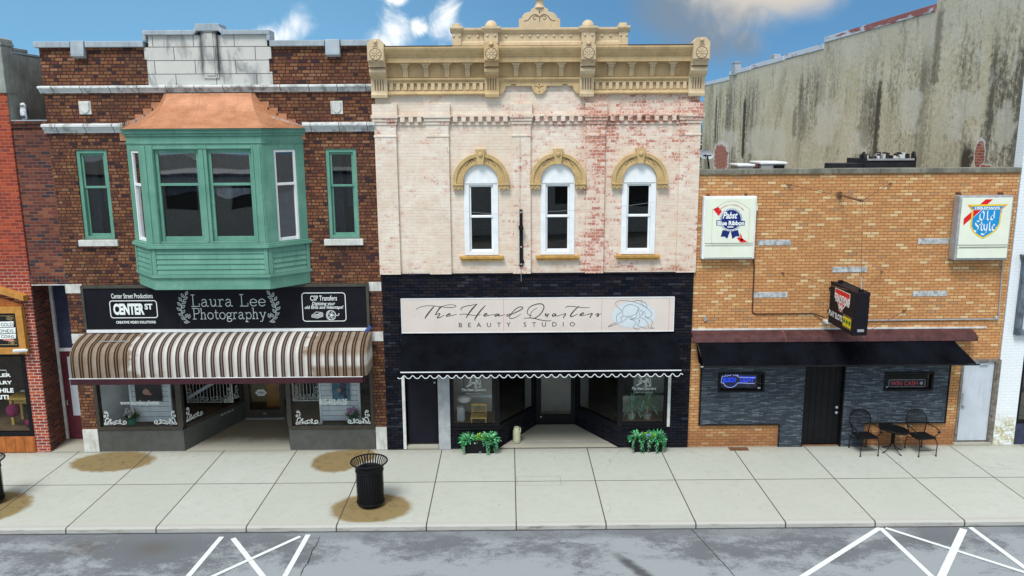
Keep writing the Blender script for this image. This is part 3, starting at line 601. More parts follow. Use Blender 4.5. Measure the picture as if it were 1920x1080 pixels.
for h in (winL, winR):
    fo = sash(bl, h[0], h[1], h[2], h[3], .03, 'green_paint', .05, 6.62, .085, 'glass_deep')
    s = MB().box(h[0]-.11, h[1]+.09, -.09, .02, h[2]-.15, h[2]).build('window_sill', 'white_stone', fo, .008)
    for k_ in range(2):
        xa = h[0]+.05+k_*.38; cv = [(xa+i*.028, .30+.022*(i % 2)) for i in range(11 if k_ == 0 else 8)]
        cb = MB().raw([(x, y, z) for x, y in cv for z in (5.5 if k_ == 0 else 6.1, 7.45)], [(2*i, 2*i+2, 2*i+3, 2*i+1) for i in range(len(cv)-1)]); cb.build('reflection_curtain', 'reflection_drape_blue', fo)  # grey-blue cloth added to give the glass its reflected tone
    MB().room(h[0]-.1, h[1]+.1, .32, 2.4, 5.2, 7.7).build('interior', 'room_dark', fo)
    sk = MB()       # pigeon spikes on the sill
    for i in range(34):
        x = h[0]+.03+i*.0205; sk.tube([(x, -.02, h[2]), (x+random.uniform(-.02, .02), -.05, h[2]+.07)], .002, 3)
    sk.build('bird_spikes', 'galv', fo)
# bay window ----------------------------------------------------------
BF, BD = (-8.95, -6.28), -.78       # front corners and projection
BW = (-9.66, -5.53)
bay = MB()
def bayring(mb, z0, z1, off=0, th=None):
    a, b, c, d = (BW[0]-off*1.1, 0), (BF[0]-off*.45, BD-off), (BF[1]+off*.45, BD-off), (BW[1]+off*1.1, 0)
    mb.pz([a, b, c, d], z0, z1)
m = MB(); bayring(m, 4.29, 4.60, .0); bayring(m, 4.575, 4.645, .05); bayring(m, 4.645, 5.26, -.02)
bay_o = m.build('bay_window', 'green_paint', bl, .006)
cl = MB()
for i in range(5):
    z = 4.655+i*.121
    a, b, c, d = (BW[0], -.005), BF[0], BF[1], (BW[1], -.005)
    for p, q, s in (((BW[0], 0), (BF[0], BD), 0), ((BF[0], BD), (BF[1], BD), 1), ((BF[1], BD), (BW[1], 0), 0)):
        F = F2(p, q); L = (Vector(q)-Vector(p)).length; e = .09 if s else .10
        vs = [F(e, z, .030), F(L-e, z, .030), F(L-e, z+.121, .004), F(e, z+.121, .004), F(e, z, -.02), F(L-e, z, -.02)]
        cl.raw(vs, [(0, 1, 2, 3), (0, 4, 5, 1)])
cl.build('clapboard', 'green_paint', bay_o)
cb = MB()
for p, q in (((BW[0], 0), (BF[0], BD)), ((BF[0], BD), (BF[1], BD)), ((BF[1], BD), (BW[1], 0))):
    F = F2(p, q); L = (Vector(q)-Vector(p)).length
    for u in (.0, L-.09): cb.prism([(u, 4.65), (u+.09, 4.65), (u+.09, 5.25), (u, 5.25)], lambda a, b: F(a, b, .036), lambda a, b: F(a, b, -.01))
each(cb, 'corner_board', 'green_paint', bay_o, .004)
m = MB(); bayring(m, 5.262, 5.33, .09); bayring(m, 5.33, 5.37, .05); m.build('bay_sill', 'green_paint', bay_o, .008)
m = MB(); bayring(m, 7.60, 7.80, .01); bayring(m, 7.80, 7.86, .05); bayring(m, 7.86, 7.93, .09); bayring(m, 7.93, 7.965, .13); m.build('bay_cornice', 'green_paint', bay_o, .008)
# window band: posts, rails
fr = MB(); z0, z1 = 5.37, 7.60
Lf = BF[1]-BF[0]; Ff = F2((BF[0], BD), (BF[1], BD))
def bx2(F, mb, u0, u1, v0, v1, o0, o1): mb.prism([(u0, v0), (u1, v0), (u1, v1), (u0, v1)], lambda a, b: F(a, b, o1), lambda a, b: F(a, b, o0))
posts = [(0, .235), (Lf/2-.095, Lf/2+.095), (Lf-.235, Lf)]
for a, b in posts: bx2(Ff, fr, a, b, z0, z1, -.14, .012)
for a, b in ((.235, Lf/2-.095), (Lf/2+.095, Lf-.235)): bx2(Ff, fr, a, b, 7.50, z1, -.14, .005); bx2(Ff, fr, a, b, z0, 5.42, -.14, .004)
sides = [((BW[0], 0), (BF[0], BD)), ((BF[1], BD), (BW[1], 0))]
for k, (p, q) in enumerate(sides):
    F = F2(p, q); L = (Vector(q)-Vector(p)).length; e0, e1 = (.22, .30) if k == 0 else (.30, .22)
    bx2(F, fr, 0, e0, z0, z1, -.12, .006); bx2(F, fr, L-e1, L, z0, z1, -.12, .006); bx2(F, fr, e0, L-e1, 7.48, z1, -.12, .004)
fr.build('bay_frame', 'green_paint', bay_o, .008)
cs_ = MB()
for u in (.03, .19, Lf-.22, Lf-.06): bx2(Ff, cs_, u, u+.03, z0+.01, z1-.005, .0125, .030)
bx2(Ff, cs_, .235, Lf-.235, 7.52, 7.55, .006, .028); bx2(Ff, cs_, Lf/2-.02, Lf/2+.02, 5.42, 7.5, .0125, .035)
each(cs_, 'casing_strip', 'green_paint', bay_o, .004)
fz_ = MB(); bayring(fz_, 7.635, 7.665, .03); fz_.build('frieze_moulding', 'green_paint', bay_o, .004)
def sash2(F, u0, u1, v0, v1, zm, mat, fw, glass, o=-.06):
    f = MB()
    for a, b, c, d, oo in ((u0, u0+fw, v0, v1, 0), (u1-fw, u1, v0, v1, 0), (u0+fw, u1-fw, v1-fw, v1, 0), (u0+fw, u1-fw, v0, v0+fw*1.4, -.02), (u0+fw, u1-fw, zm-.03, zm+.03, 0)): bx2(F, f, a, b, c, d, o-.07+oo, o+oo)
    fo = f.build('sash', mat, bay_o, .005)
    for v_a, v_b, oo in ((zm+.03, v1-fw, o-.03), (v0+fw*1.4, zm-.03, o-.055)):
        MB().raw([F(u0+fw, v_a, oo), F(u1-fw, v_a, oo), F(u1-fw, v_b, oo), F(u0+fw, v_b, oo)], [(0, 1, 2, 3)]).build('pane', glass, fo)
sash2(Ff, .235, Lf/2-.095, 5.42, 7.50, 6.72, 'green_paint', .075, 'glass_dark'); sash2(Ff, Lf/2+.095, Lf-.235, 5.42, 7.50, 6.72, 'green_paint', .075, 'glass_dark')
for k, (p, q) in enumerate(sides):
    F = F2(p, q); L = (Vector(q)-Vector(p)).length; e0, e1 = (.22, .30) if k == 0 else (.30, .22)
    sash2(F, e0, L-e1, 5.38, 7.48, 6.70, 'white_paint', .055, 'glass_dark', -.015)
# bay interior: ceiling, dim room, and cloth added to imitate reflections in the panes
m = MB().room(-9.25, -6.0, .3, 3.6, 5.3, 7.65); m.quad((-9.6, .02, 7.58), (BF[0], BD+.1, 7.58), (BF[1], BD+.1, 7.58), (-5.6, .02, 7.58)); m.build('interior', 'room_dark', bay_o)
def drape(x0, x1, y, zt, zb, mat, folds=9, name='reflection_curtain'):      # pleated cloth, mostly standing in for reflections, zb(t) gives the lower edge
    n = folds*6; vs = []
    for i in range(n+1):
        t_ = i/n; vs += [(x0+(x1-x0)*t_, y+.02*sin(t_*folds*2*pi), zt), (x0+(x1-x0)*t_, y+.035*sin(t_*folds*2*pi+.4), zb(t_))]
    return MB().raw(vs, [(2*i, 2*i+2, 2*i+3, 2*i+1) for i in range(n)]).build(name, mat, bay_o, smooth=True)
drape(-8.78, -7.66, BD+.24, 7.5, lambda t_: 6.66+.05*sin(t_*9), 'reflection_drape_blue', 7); drape(-7.6, -6.45, BD+.24, 7.5, lambda t_: 6.60+.30*max(0, t_-.4)**1.5, 'reflection_drape_blue', 7)
drape(-8.45, -7.7, BD+.20, 7.5, lambda t_: 7.44-.30*t_**2.2, 'reflection_drape_pale', 5, 'reflection_swag'); drape(-7.5, -6.5, BD+.20, 6.62, lambda t_: 6.53-.13*sin(pi*t_)-.05*sin(7*t_), 'reflection_drape_pale', 6, 'reflection_swag'); drape(-8.7, -7.72, BD+.27, 6.65, lambda t_: 6.50-.05*sin(5*t_+1), 'reflection_drape_blue', 5, 'reflection_swag')  # pale and blue cloth shaped like reflections in the front panes
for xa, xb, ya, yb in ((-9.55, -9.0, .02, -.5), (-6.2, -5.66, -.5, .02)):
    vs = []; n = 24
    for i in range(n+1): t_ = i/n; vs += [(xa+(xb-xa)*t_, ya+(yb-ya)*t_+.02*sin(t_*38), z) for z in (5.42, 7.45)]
    MB().raw(vs, [(2*i, 2*i+2, 2*i+3, 2*i+1) for i in range(n)]).build('reflection_curtain', 'reflection_drape_blue', bay_o, smooth=True)  # grey-blue cloth imitates reflections in the side panes
drape(-5.86, -5.70, -.05, 7.4, lambda t_: 5.45, 'reflection_drape_pale', 3)
for x0, y0 in ((-8.7, BD+.10), (-7.6, BD+.10)): MB().box(x0, x0+1.0, y0, y0+.01, 7.40, 7.5).build('reflection_blind', 'reflection_drape_pale', bay_o)  # pale strips lighten the pane tops like a reflection
sk = MB(); random.seed(2)
for i in range(110):
    x = BF[0]+.1+i*.0228; sk.tube([(x, BD-.05, 5.37), (x+random.uniform(-.03, .03), BD-.08, 5.44)], .0022, 3)
sk.build('bird_spikes', 'galv', bay_o)
# flared copper roof
rf = MB(); N = 12; top = [(-8.68, -.02), (-8.6, -.06), (-6.66, -.06), (-6.58, -.02)]; eav = [(-9.80, -.01), (-9.04, -.94), (-6.16, -.94), (-5.40, -.01)]
rows = []
for i in range(N+1):
    t_ = i/N; k = .30*t_+.70*t_**2.2; z = 8.77-(8.77-7.968)*(t_**.93)
    rows.append([(a[0]+(b[0]-a[0])*k, a[1]+(b[1]-a[1])*k, z) for a, b in zip(top, eav)])
vs = [p for r in rows for p in r]; fs = [(i*4+j, i*4+j+1, (i+1)*4+j+1, (i+1)*4+j) for i in range(N) for j in range(3)]
rf.raw(vs, fs+[(0, 1, 2, 3)]); rfo = rf.build('roof', 'copper', bay_o)
fl = MB()      # stepped flashing against the brick
for s in (-1, 1):
    for i in range(5):
        x = -7.63+s*(1.12+i*.20); z = 8.44-i*.095-.02*i
        fl.box(min(x, x+s*.24), max(x, x+s*.24), -.022, -.002, z-.28, z+.13-.02*i)
each(fl, 'flashing', 'copper', bay_o)
sk = MB()
for i in range(70):
    t_ = random.random(); x = -9.72+t_*.85; z = 7.99+(.02+.33*t_**1.6); y = -.05-.15*(1-t_)
    sk.tube([(x, y, z), (x+random.uniform(-.05, .05), y-.02, z+.09)], .003, 3)
for i in range(34):
    t_ = random.random(); x = -5.50-t_*.62; z = 8.0+.20*t_; sk.tube([(x, -.12-.2*t_, z), (x-.05+random.uniform(-.04, .04), -.14-.2*t_, z+.06)], .004, 3)
sk.build('bird_spikes', 'dirty_white', bay_o)
# white stone blocks of the piers
m = MB()
for a, b in ((-11.47, -11.06), (-4.13, -3.825)):
    m.box(a, b, -.02, .1, 4.075, 4.30); m.box(a+.02, b, -.02, .1, 2.82, 3.06); m.box(a+.03, b-.0, -.035, .1, 0.003, .60)
each(m, 'pier_block', 'white_stone', bl, .008)
# shopfront -----------------------------------------------------------
DY = 2.1; LP, LQ = (-8.93, 0), (-8.06, DY); RP, RQ = (-6.27, 0), (-6.98, DY)
m = MB().box(-11.065, -8.93, 0, .08, 0, .56); m.box(-6.27, -4.125, 0, .08, 0, .55)
slab2(m, LP, LQ, 0, .56, .07); slab2(m, RQ, RP, 0, .55, .07)
bk = each(m, 'stall_riser', 'bulkhead', bl)
for (a, b, z, px_, q0, q1_) in ((-11.065, -8.93, .562, (-9.04, -8.90), LP, LQ), (-6.27, -4.125, .552, (-6.30, -6.19), RP, RQ)):
    m = MB().ring(a, b, z, 3.05, .085, -.02, .10, .1, .09); m.box(px_[0], px_[1], -.03, .12, z+.091, 2.95); f = m.build('shop_window', 'bronze', bl, .004)
    g0, g1 = (a+.085, px_[0]) if a < -8 else (px_[1], b-.085)
    MB().quad((g0, .04, z+.09), (g1, .04, z+.09), (g1, .04, 2.95), (g0, .04, 2.95)).build('pane', 'glass_shop', f)
FL = F2(LP, LQ); FR = F2(RQ, RP); LL = (Vector(LQ)-Vector(LP)).length; LR = (Vector(RQ)-Vector(RP)).length
m = MB(); slab2(m, LP, LQ, .562, .66, .07, .06); slab2(m, LP, LQ, .66, 3.0, .07, .94, 1); f = m.build('side_window', 'bronze', bl, .004)
MB().raw([FL(.1, .66, -.03), FL(LL-.1, .66, -.03), FL(LL-.1, 3, -.03), FL(.1, 3, -.03)], [(0, 1, 2, 3)]).build('pane', 'glass_shop', f)
m = MB(); slab2(m, RQ, RP, .552, .65, .07, 0, .94); slab2(m, RQ, RP, .65, 3.0, .07, 0, .06); f = m.build('side_window', 'bronze', bl, .004)
MB().raw([FR(.1, .65, -.03), FR(LR-.1, .65, -.03), FR(LR-.1, 3, -.03), FR(.1, 3, -.03)], [(0, 1, 2, 3)]).build('pane', 'glass_shop', f)
m = MB(); m.ring(-8.02, -7.0, .11, 2.5, .09, DY, DY+.06, .1, .22); m.box(-8.10, -8.02, DY, DY+.08, .11, 3); m.box(-7.0, -6.93, DY, DY+.08, .11, 3); m.box(-8.02, -7.0, DY, DY+.08, 2.5, 3)
dr = m.build('door', 'bronze', bl, .004)
MB().quad((-7.93, DY+.03, .33), (-7.09, DY+.03, .33), (-7.09, DY+.03, 2.4), (-7.93, DY+.03, 2.4)).build('pane', 'glass_shop', dr)
MB().box(-8.05, -6.97, DY-.09, DY+.02, .085, .112).build('threshold', 'galv', dr); MB().box(-7.57, -7.50, DY-.012, DY, .215, .235).build('mail_slot', 'galv', dr)
# inside the shop
m = MB(); m.room(-11.0, -4.2, .12, 5.5, .0, 3.04); in1 = m.build('interior', 'room', bl)
m = MB().pz([(-10.98, .12), (-8.95, .12), (-8.25, 2.0), (-10.98, 2.0)], .30, .55).pz([(-6.2, .12), (-4.2, .12), (-4.2, 2.0), (-6.85, 2.0)], .30, .54); m.box(-10.98, -4.2, 2.3, 5.4, .02, .115); each(m, 'display_floor', 'room_floor', bl)
each(MB().quad((-10.97, .14, .56), (-10.42, 1.3, .56), (-10.42, 1.3, 2.9), (-10.97, .14, 2.9)).box(-8.3, -6.8, 3.4, 3.45, .12, 2.9), 'inner_wall', 'room_white', bl)[1].data.materials[0] = M['inner_tan']
MB().box(-7.75, -7.05, 3.0, 3.05, .115, .95).build('counter', 'wood_gold', bl)
MB().box(-11.06, -4.125, .0, .06, 3.05, 3.15).build('transom', 'bronze', bl)

# recess floor is pavement-like
struct('entry_floor', MB().pz([(-8.92, .02), (-6.28, .02), (-6.96, 2.14), (-8.05, 2.14)], .003, .10) if False else MB().quad((-8.93, .02, .004), (-6.27, .02, .004), (-6.95, 2.14, .09), (-8.08, 2.14, .09)), 'entry_concrete')

# ================================================================== cream building (salon)
XC0, XC1 = -3.81, 3.745
bc = thing('cream_brick_building', 'cream painted brick building with ochre cornice and black shopfront', 'building', (-.03, 0, 0))
wx = (-1.378, .44, 2.372); WW = .405
holes = [(x-WW+.05, x+WW-.05, 5.0, 6.66) for x in wx]
w = MB().wall(XC0, XC1, 4.485, 8.75, holes, 0, .2)
for x in (XC0+.002, XC1-.002): w.quad((x, 0, 4.485), (x, 20, 4.485), (x, 20, 9.6), (x, 0, 9.6))
w.quad((XC0, 20, 0), (XC1, 20, 0), (XC1, 20, 9.6), (XC0, 20, 9.6)); w.quad((XC0, .02, 8.75), (XC1, .02, 8.75), (XC1, .02, 9.7), (XC0, .02, 9.7))
w.build('wall', 'cream_brick', bc)
MB().quad((XC0, .3, 9.3), (XC1, .3, 9.3), (XC1, 20, 9.0), (XC0, 20, 9.0)).build('roof', 'roof_gravel', bc)
PIL = [(-3.84, -3.335), (-2.63, -2.11), (-.63, -.20), (1.11, 1.545), (3.30, 3.775)]
for a, b in PIL:
    m = MB().box(a, b, -.075, .01, 4.487, 8.02); m.box(a-.015, b+.015, -.092, .01, 7.74, 7.79)
    m.box(a-.02, b+.02, -.10, .01, 8.02, 8.09); m.box(a-.04, b+.04, -.125, .01, 8.095, 8.165); m.box(a-.06, b+.06, -.15, .01, 8.17, 8.25)
    m.box(a-.04, b+.04, -.09, .01, 8.25, 8.50)
    m.build('pilaster', 'cream_brick', bc, .008)
for (a, b), (c, d) in zip(PIL[:-1], PIL[1:]):
    m = MB().box(b+.062, c-.062, -.085, .01, 8.20, 8.245); m.box(b+.042, c-.042, -.03, .01, 8.01, 8.05)
    n = max(2, round((c-b-.1)/.212)); st = (c-b-.12)/n
    for i in range(n):
        x = b+.06+st*(i+.5); m.box(x-.052, x+.052, -.10, .01, 8.085, 8.198)
    each(m, 'brick_corbel_course', 'cream_brick', bc, .004)
# arched windows
for i, x in enumerate(wx):
    f = MB(); yy = -.03
    f.box(x-WW, x-WW+.12, yy, .12, 4.94, 6.70); f.box(x+WW-.12, x+WW, yy, .12, 4.94, 6.70); f.box(x-WW+.12, x+WW-.12, yy, .12, 4.94, 5.03); f.box(x-WW+.12, x+WW-.12, yy, .12, 6.62, 6.70)
    f.py([(x+WW, 6.702)]+arc(x, 6.702, WW, 0, 180, 24)[1:-1]+[(x-WW, 6.702)], yy, .05)
    f.box(x-WW+.03, x+WW-.03, yy-.018, yy-.001, 6.655, 6.70)
    f.ring(x-WW+.12, x+WW-.12, 5.84, 6.62, .045, .02, .07); f.ring(x-WW+.12, x+WW-.12, 5.03, 5.90, .045, .045, .095)
    fo = f.build('arched_window', 'white_paint', bc, .006)
    MB().quad((x-.26, .05, 5.88), (x+.26, .05, 5.88), (x+.26, .05, 6.58), (x-.26, .05, 6.58)).build('pane', 'glass_deep', fo)
    MB().quad((x-.26, .075, 5.07), (x+.26, .075, 5.07), (x+.26, .075, 5.86), (x-.26, .075, 5.86)).build('pane', 'glass_deep', fo)
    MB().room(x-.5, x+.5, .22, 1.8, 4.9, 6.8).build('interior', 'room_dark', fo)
    s = MB().box(x-.525, x+.525, -.13, .02, 4.86, 4.925); s.box(x-.49, x+.49, -.10, .02, 4.81, 4.858); s.build('window_sill', 'sill_paint', fo, .01)
    h = MB()
    def hood(r0, r1, d, zb):
        pts = [(x+r1, zb)]+arc(x, 6.70, r1, 0, 180, 28)+[(x-r1, zb), (x-r0, zb)]+arc(x, 6.70, r0, 180, 0, 28)+[(x+r0, zb)]
        a = pts; n = 31
        # as strips
        outer = [(x+r1, zb)]+arc(x, 6.70, r1, 0, 180, 28)+[(x-r1, zb)]; inner = [(x+r0, zb)]+arc(x, 6.70, r0, 0, 180, 28)+[(x-r0, zb)]
        for j in range(len(outer)-1): h.prism([outer[j], outer[j+1], inner[j+1], inner[j]], front(-d), front(0))
    hood(WW+.005, .64, .10, 6.66); hood(.575, .66, .135, 6.655); hood(WW+.003, WW+.045, .115, 6.657)
    h.py([(x-.115, 7.46), (x+.115, 7.46), (x+.07, 7.10), (x-.07, 7.10)], -.17, 0)
    ho = h.build('window_hood', 'hood_paint', fo, .006)
    spun([(.055, 0), (.055, .02), (.03, .04)], (x, -.168, 7.33), 14).build('boss', 'hood_paint', ho)
    e = MB()
    for s_ in (-1, 1):
        e.stroke(crom([(x+s_*.13, 7.17), (x+s_*.18, 7.22), (x+s_*.25, 7.20), (x+s_*.30, 7.10), (x+s_*.36, 7.06)], 5), .014, front(-.1025)); e.stroke(arc(x+s_*.21, 7.17, .03, 0, 300, 10), .012, front(-.1025))
    each(e, 'scroll_carving', 'rust', ho)
    for s_ in (-1, 1):
        q = MB(); a, b = sorted((x+s_*(WW+.005), x+s_*.665)); q.box(a, b, -.15, 0, 6.615, 6.657); q.box(a+.01, b-.01, -.12, 0, 6.52, 6.613)
        qo = q.build('hood_corbel', 'hood_paint', ho, .006)
        q = MB()
        for k in range(2): q.ball(((a+b)/2-.05+.1*k, -.122, 6.567), .026, 8, 6)
        each(q, 'boss', 'hood_paint', qo, smooth=True)
# cornice -------------------------------------------------------------
cn = thing  # (kept short)
BR = [(-3.865, -3.49), (-1.255, -.925), (.925, 1.255), (3.435, 3.81)]
m = MB()
prof = [(0, 9.40), (-.30, 9.40), (-.30, 9.52), (-.33, 9.53), (-.33, 9.555), (-.36, 9.57), (-.43, 9.66), (-.45, 9.70), (-.45, 9.74), (0, 9.78)]
m.px(prof, -3.86, 3.80); m.px([(0, 8.985), (-.09, 8.985), (-.10, 9.01), (-.14, 9.03), (-.15, 9.075), (0, 9.085)], -3.80, 3.74)
m.box(-3.80, 3.74, -.055, .01, 9.09, 9.40)
for a, b in ((-3.49, -1.255), (1.255, 3.435)):
    m.px([(0, 8.685), (-.10, 8.685), (-.12, 8.71), (-.12, 8.735), (-.09, 8.76), (-.09, 8.79), (0, 8.80)], a, b); m.box(a, b, -.045, .01, 8.80, 8.985); m.box(a, b, -.10, -.047, 8.955, 8.983)
cor = m.build('cornice', 'ochre_paint', bc, .004)
m = MB().px([(0, 9.78), (-.46, 9.742), (-.46, 9.755), (0, 9.80)], -3.5, -1.96); m.px([(0, 9.78), (-.46, 9.742), (-.46, 9.755), (0, 9.80)], 1.98, 3.45); each(m, 'flashing', 'maroon', cor)
m = MB()
for a, b in ((-3.49, -1.255), (1.255, 3.435)):
    n = 14; st = (b-a)/n
    for i in range(n): x = a+st*(i+.5); m.box(x-st*.26, x+st*.26, -.10, -.045, 8.80, 8.954)
each(m, 'dentil', 'ochre_pale', cor, .004)
# scalloped frieze between the middle brackets
sc_ = [(-.925, 8.99), (-.925, 8.70), (-.86, 8.72), (-.80, 8.78), (-.775, 8.85), (-.775, 8.885), (-.65, 8.885), (-.65, 8.925), (-.535, 8.925), (-.535, 8.885), (-.17, 8.885)]+[(.165*cos(R(a)), 8.86+.165*sin(R(a))) for a in range(190, 351, 16)]+[(.17, 8.885), (.535, 8.885), (.535, 8.925), (.65, 8.925), (.65, 8.885), (.775, 8.885), (.775, 8.85), (.80, 8.78), (.86, 8.72), (.925, 8.70), (.925, 8.99)]
fz = MB().py(sc_, -.075, 0).build('frieze_board', 'ochre_paint', cor, .004)
e = MB(); e.stroke(crom([(-.11, 8.88), (-.04, 8.87), (0, 8.83), (.04, 8.87), (.11, 8.88)], 5), .016, front(-.078)); e.stroke([(0, 8.93), (0, 8.87)], .016, front(-.078)); e.stroke([(0, 8.79), (0, 8.73)], .016, front(-.078)); e.build('carving', 'rust', fz)
def minibr(x):
    m = MB().box(x-.062, x+.062, -.20, -.05, 9.29, 9.34); m.px([(-.055, 9.09), (-.10, 9.09), (-.13, 9.18), (-.155, 9.26), (-.165, 9.29), (-.055, 9.29)], x-.052, x+.052)
    m.py([(x-.062, 9.34), (x+.062, 9.34), (x+.125, 9.398), (x-.125, 9.398)], -.235, -.05)
    return m
for x in (-3.07, -2.595, -2.12, -1.645, -.53, -.012, .505, 1.64, 2.115, 2.59, 3.06):
    o = minibr(x).build('small_bracket', 'ochre_pale', cor, .004)
    g = MB()
    for d in (-.02, .02): g.raw([(x+d-.006, -.104, 9.10), (x+d+.006, -.104, 9.10), (x+d+.006, -.160, 9.27), (x+d-.006, -.160, 9.27)], [(0, 1, 2, 3)])
    each(g, 'groove', 'ochre_shade', o)
for k, (a, b) in enumerate(BR):
    cx = (a+b)/2; m = MB()
    prof = [(0, 8.635), (-.16, 8.635), (-.17, 8.70), (-.14, 8.74), (-.13, 8.78), (-.15, 9.06), (-.21, 9.09), (-.30, 9.13), (-.345, 9.19), (-.345, 9.24), (-.31, 9.28), (-.36, 9.30), (-.36, 9.35), (-.385, 9.37), (-.385, 9.41), (-.50, 9.42), (-.50, 9.75), (0, 9.75)]
    m.px(prof, a, b); m.px([(-.51, 9.44), (-.515, 9.44), (-.515, 9.70), (-.505, 9.70)], a+.02, b-.02)
    top = 9.84 if k in (0, 3) else 9.78
    m.py([(a, 9.75), (b, 9.75), (b, top-.04), (cx+.09, top+.06), (cx-.09, top+.06), (a, top-.04)], -.49, -.2)
    o = m.build('bracket', 'ochre_paint' if k in (1,) else 'ochre_pale', cor, .008)
    e = MB(); Fp = front(-.522)
    for j in range(8):
        an = 2*pi*j/8; u, v = cx+.075*cos(an), 9.565+.075*sin(an)
        e.prism([(cx+.03*cos(an-.3), 9.565+.03*sin(an-.3)), (cx+.108*cos(an-.28), 9.565+.108*sin(an-.28)), (cx+.118*cos(an), 9.565+.118*sin(an)), (cx+.108*cos(an+.28), 9.565+.108*sin(an+.28)), (cx+.03*cos(an+.3), 9.565+.03*sin(an+.3))], front(-.53), front(-.512))
    e.prism(arc(cx, 9.565, .024, 0, 345, 10), front(-.535), front(-.512))
    e.build('rosette', 'ochre_pale', o, .003)
    e = MB(); e.stroke(arc(cx, 9.565, .13, 0, 360, 24), .012, front(-.5175)); e.stroke([(cx-.06, 9.73), (cx-.03, 9.75), (cx, 9.73), (cx+.03, 9.75), (cx+.06, 9.73)], .014, front(-.5175))
    for d in (-.09, -.03, .03, .09): e.raw([(cx+d-.009, -.138, 8.80), (cx+d+.009, -.138, 8.80), (cx+d+.009, -.1525, 9.05), (cx+d-.009, -.1525, 9.05)], [(0, 1, 2, 3)])
    e.stroke([(a, 9.295), (b, 9.295)], .02, front(-.362)); each(e, 'groove', 'rust', o)
    MB().ball((cx, -.50, top+.0), .045, 10, 6).build('boss', 'ochre_pale', o, smooth=True)
# raised parapet
m = MB().box(-1.95, 1.97, -.30, 0, 9.76, 10.02); m.px([(0, 10.02), (-.31, 10.02), (-.33, 10.05), (-.38, 10.09), (-.38, 10.14), (0, 10.16)], -1.95, 1.97); m.px([(0, 9.76), (-.33, 9.76), (-.33, 9.83), (-.30, 9.86), (0, 9.86)], -1.95, 1.97)
for a, b, cap in ((-1.99, -1.74, 1), (1.76, 2.01, 1)):
    m.box(a+.02, b-.02, -.36, 0, 9.76, 10.06); m.px([(0, 10.05), (-.37, 10.05), (-.44, 10.12), (-.44, 10.165), (0, 10.17)], a-.02, b+.02); m.box(a+.03, b-.05, -.34, -.06, 10.17, 10.24)
for a, b in BR[1:3]:
    m.box(a+.01, b-.01, -.42, 0, 9.80, 10.06); m.px([(0, 10.04), (-.43, 10.04), (-.50, 10.11), (-.50, 10.15), (0, 10.16)], a-.05, b+.05)
par = m.build('parapet', 'ochre_pale', bc, .008)
m = MB()
for x in (-1.59, -1.39, -.76, -.40, -.22, -.04, .14, .32, .50, .70, 1.40, 1.60): m.ball((x, -.30, 9.965), .036, 10, 6)
for a, b in BR[1:3]:
    for d in (-.085, .085): m.ball(((a+b)/2+d, -.42, 9.97), .034, 10, 6)
for x in (-1.93, -1.80, 1.82, 1.95): m.ball((x, -.36, 9.965), .03, 10, 6)
each(m, 'boss', 'ochre_pale', par, smooth=True)
for a, b in BR[1:3]: MB().lathe([(.145*cos(R(t_)), .155*sin(R(t_))) for t_ in range(0, 90, 9)]+[(.002, .155)], ((a+b)/2, -.25, 10.16), 24).build('dome', 'ochre_pale', par, smooth=True)
pd = [(-.465, 10.15), (-.465, 10.33), (-.44, 10.345), (-.40, 10.35)]+[(-.40+.20*(1-cos(R(t_))), 10.35+.14*sin(R(t_))) for t_ in range(15, 91, 15)]+[(-.195, 10.53), (-.17, 10.56), (-.13, 10.57), (-.10, 10.60)]
m = MB().py(pd+[(-x, z) for x, z in reversed(pd)], -.28, -.10)
pdo = m.build('pediment', 'ochre_pale', par, .01)
e = MB(); Fp = front(-.283)
for s_ in (-1, 1):
    e.stroke(crom([(s_*.35, 10.29), (s_*.26, 10.31), (s_*.18, 10.40), (s_*.10, 10.43), (s_*.03, 10.40), (0, 10.36)], 5), .018, Fp); e.stroke(crom([(s_*.04, 10.38), (s_*.10, 10.40), (s_*.15, 10.36), (s_*.12, 10.32), (s_*.08, 10.34)], 5), .014, Fp)
e.stroke([(0, 10.46), (0, 10.50)], .03, Fp); e.stroke([(0, 10.36), (0, 10.26)], .014, Fp); e.build('carving', 'rust', pdo)
MB().lathe([(.14, 10.57), (.12, 10.60), (.095, 10.64), (.085, 10.72), (.10, 10.77), (.15, 10.80), (.19, 10.83), (.195, 10.86), (.215, 10.87), (.215, 10.92), (.19, 10.93), (.15, 10.98), (.09, 11.03), (.05, 11.10), (.004, 11.14)], (0, -.19, 0), 24).build('finial', 'ochre_pale', par, smooth=True)

# black ground floor
hb = [(-3.33, -2.53, 0, 2.6), (-2.21, -1.03, .55, 2.75), (-1.03, 2.015, 0, 2.75), (2.015, 3.20, .55, 2.75)]
w = MB().wall(XC0, XC1, 0, 4.484, hb, -.012, .25)
p1, q1, p2, q2 = (-1.03, -.012), (-.02, 1.5), (2.015, -.012), (1.03, 1.5)
slab2(w, p1, q1, 0, .50, .10); slab2(w, q2, p2, 0, .50, .10)
w.box(XC0+.0, -3.43, -.03, -.013, 0.004, 4.46) ; w.box(3.29, XC1, -.03, -.013, .004, 4.46); w.box(XC0, XC1, -.05, -.013, 4.464, 4.50)
w.build('shopfront_wall', 'navy_brick', bc)
m = MB().quad((XC0+.003, .2, 0), (XC0+.003, 20, 0), (XC0+.003, 20, 4.5), (XC0+.003, .2, 4.5)).quad((XC1-.003, .2, 0), (XC1-.003, 20, 0), (XC1-.003, 20, 4.5), (XC1-.003, .2, 4.5)); m.build('side_wall', 'dark_brick', bc)
m = MB().box(-3.30, -2.55, .10, .16, .10, 2.5); d1 = m.build('door', 'door_navy', bc, .006)
MB().box(-2.63, -2.585, .085, .099, 1.70, 1.74).build('lock', 'dirty_white', d1)
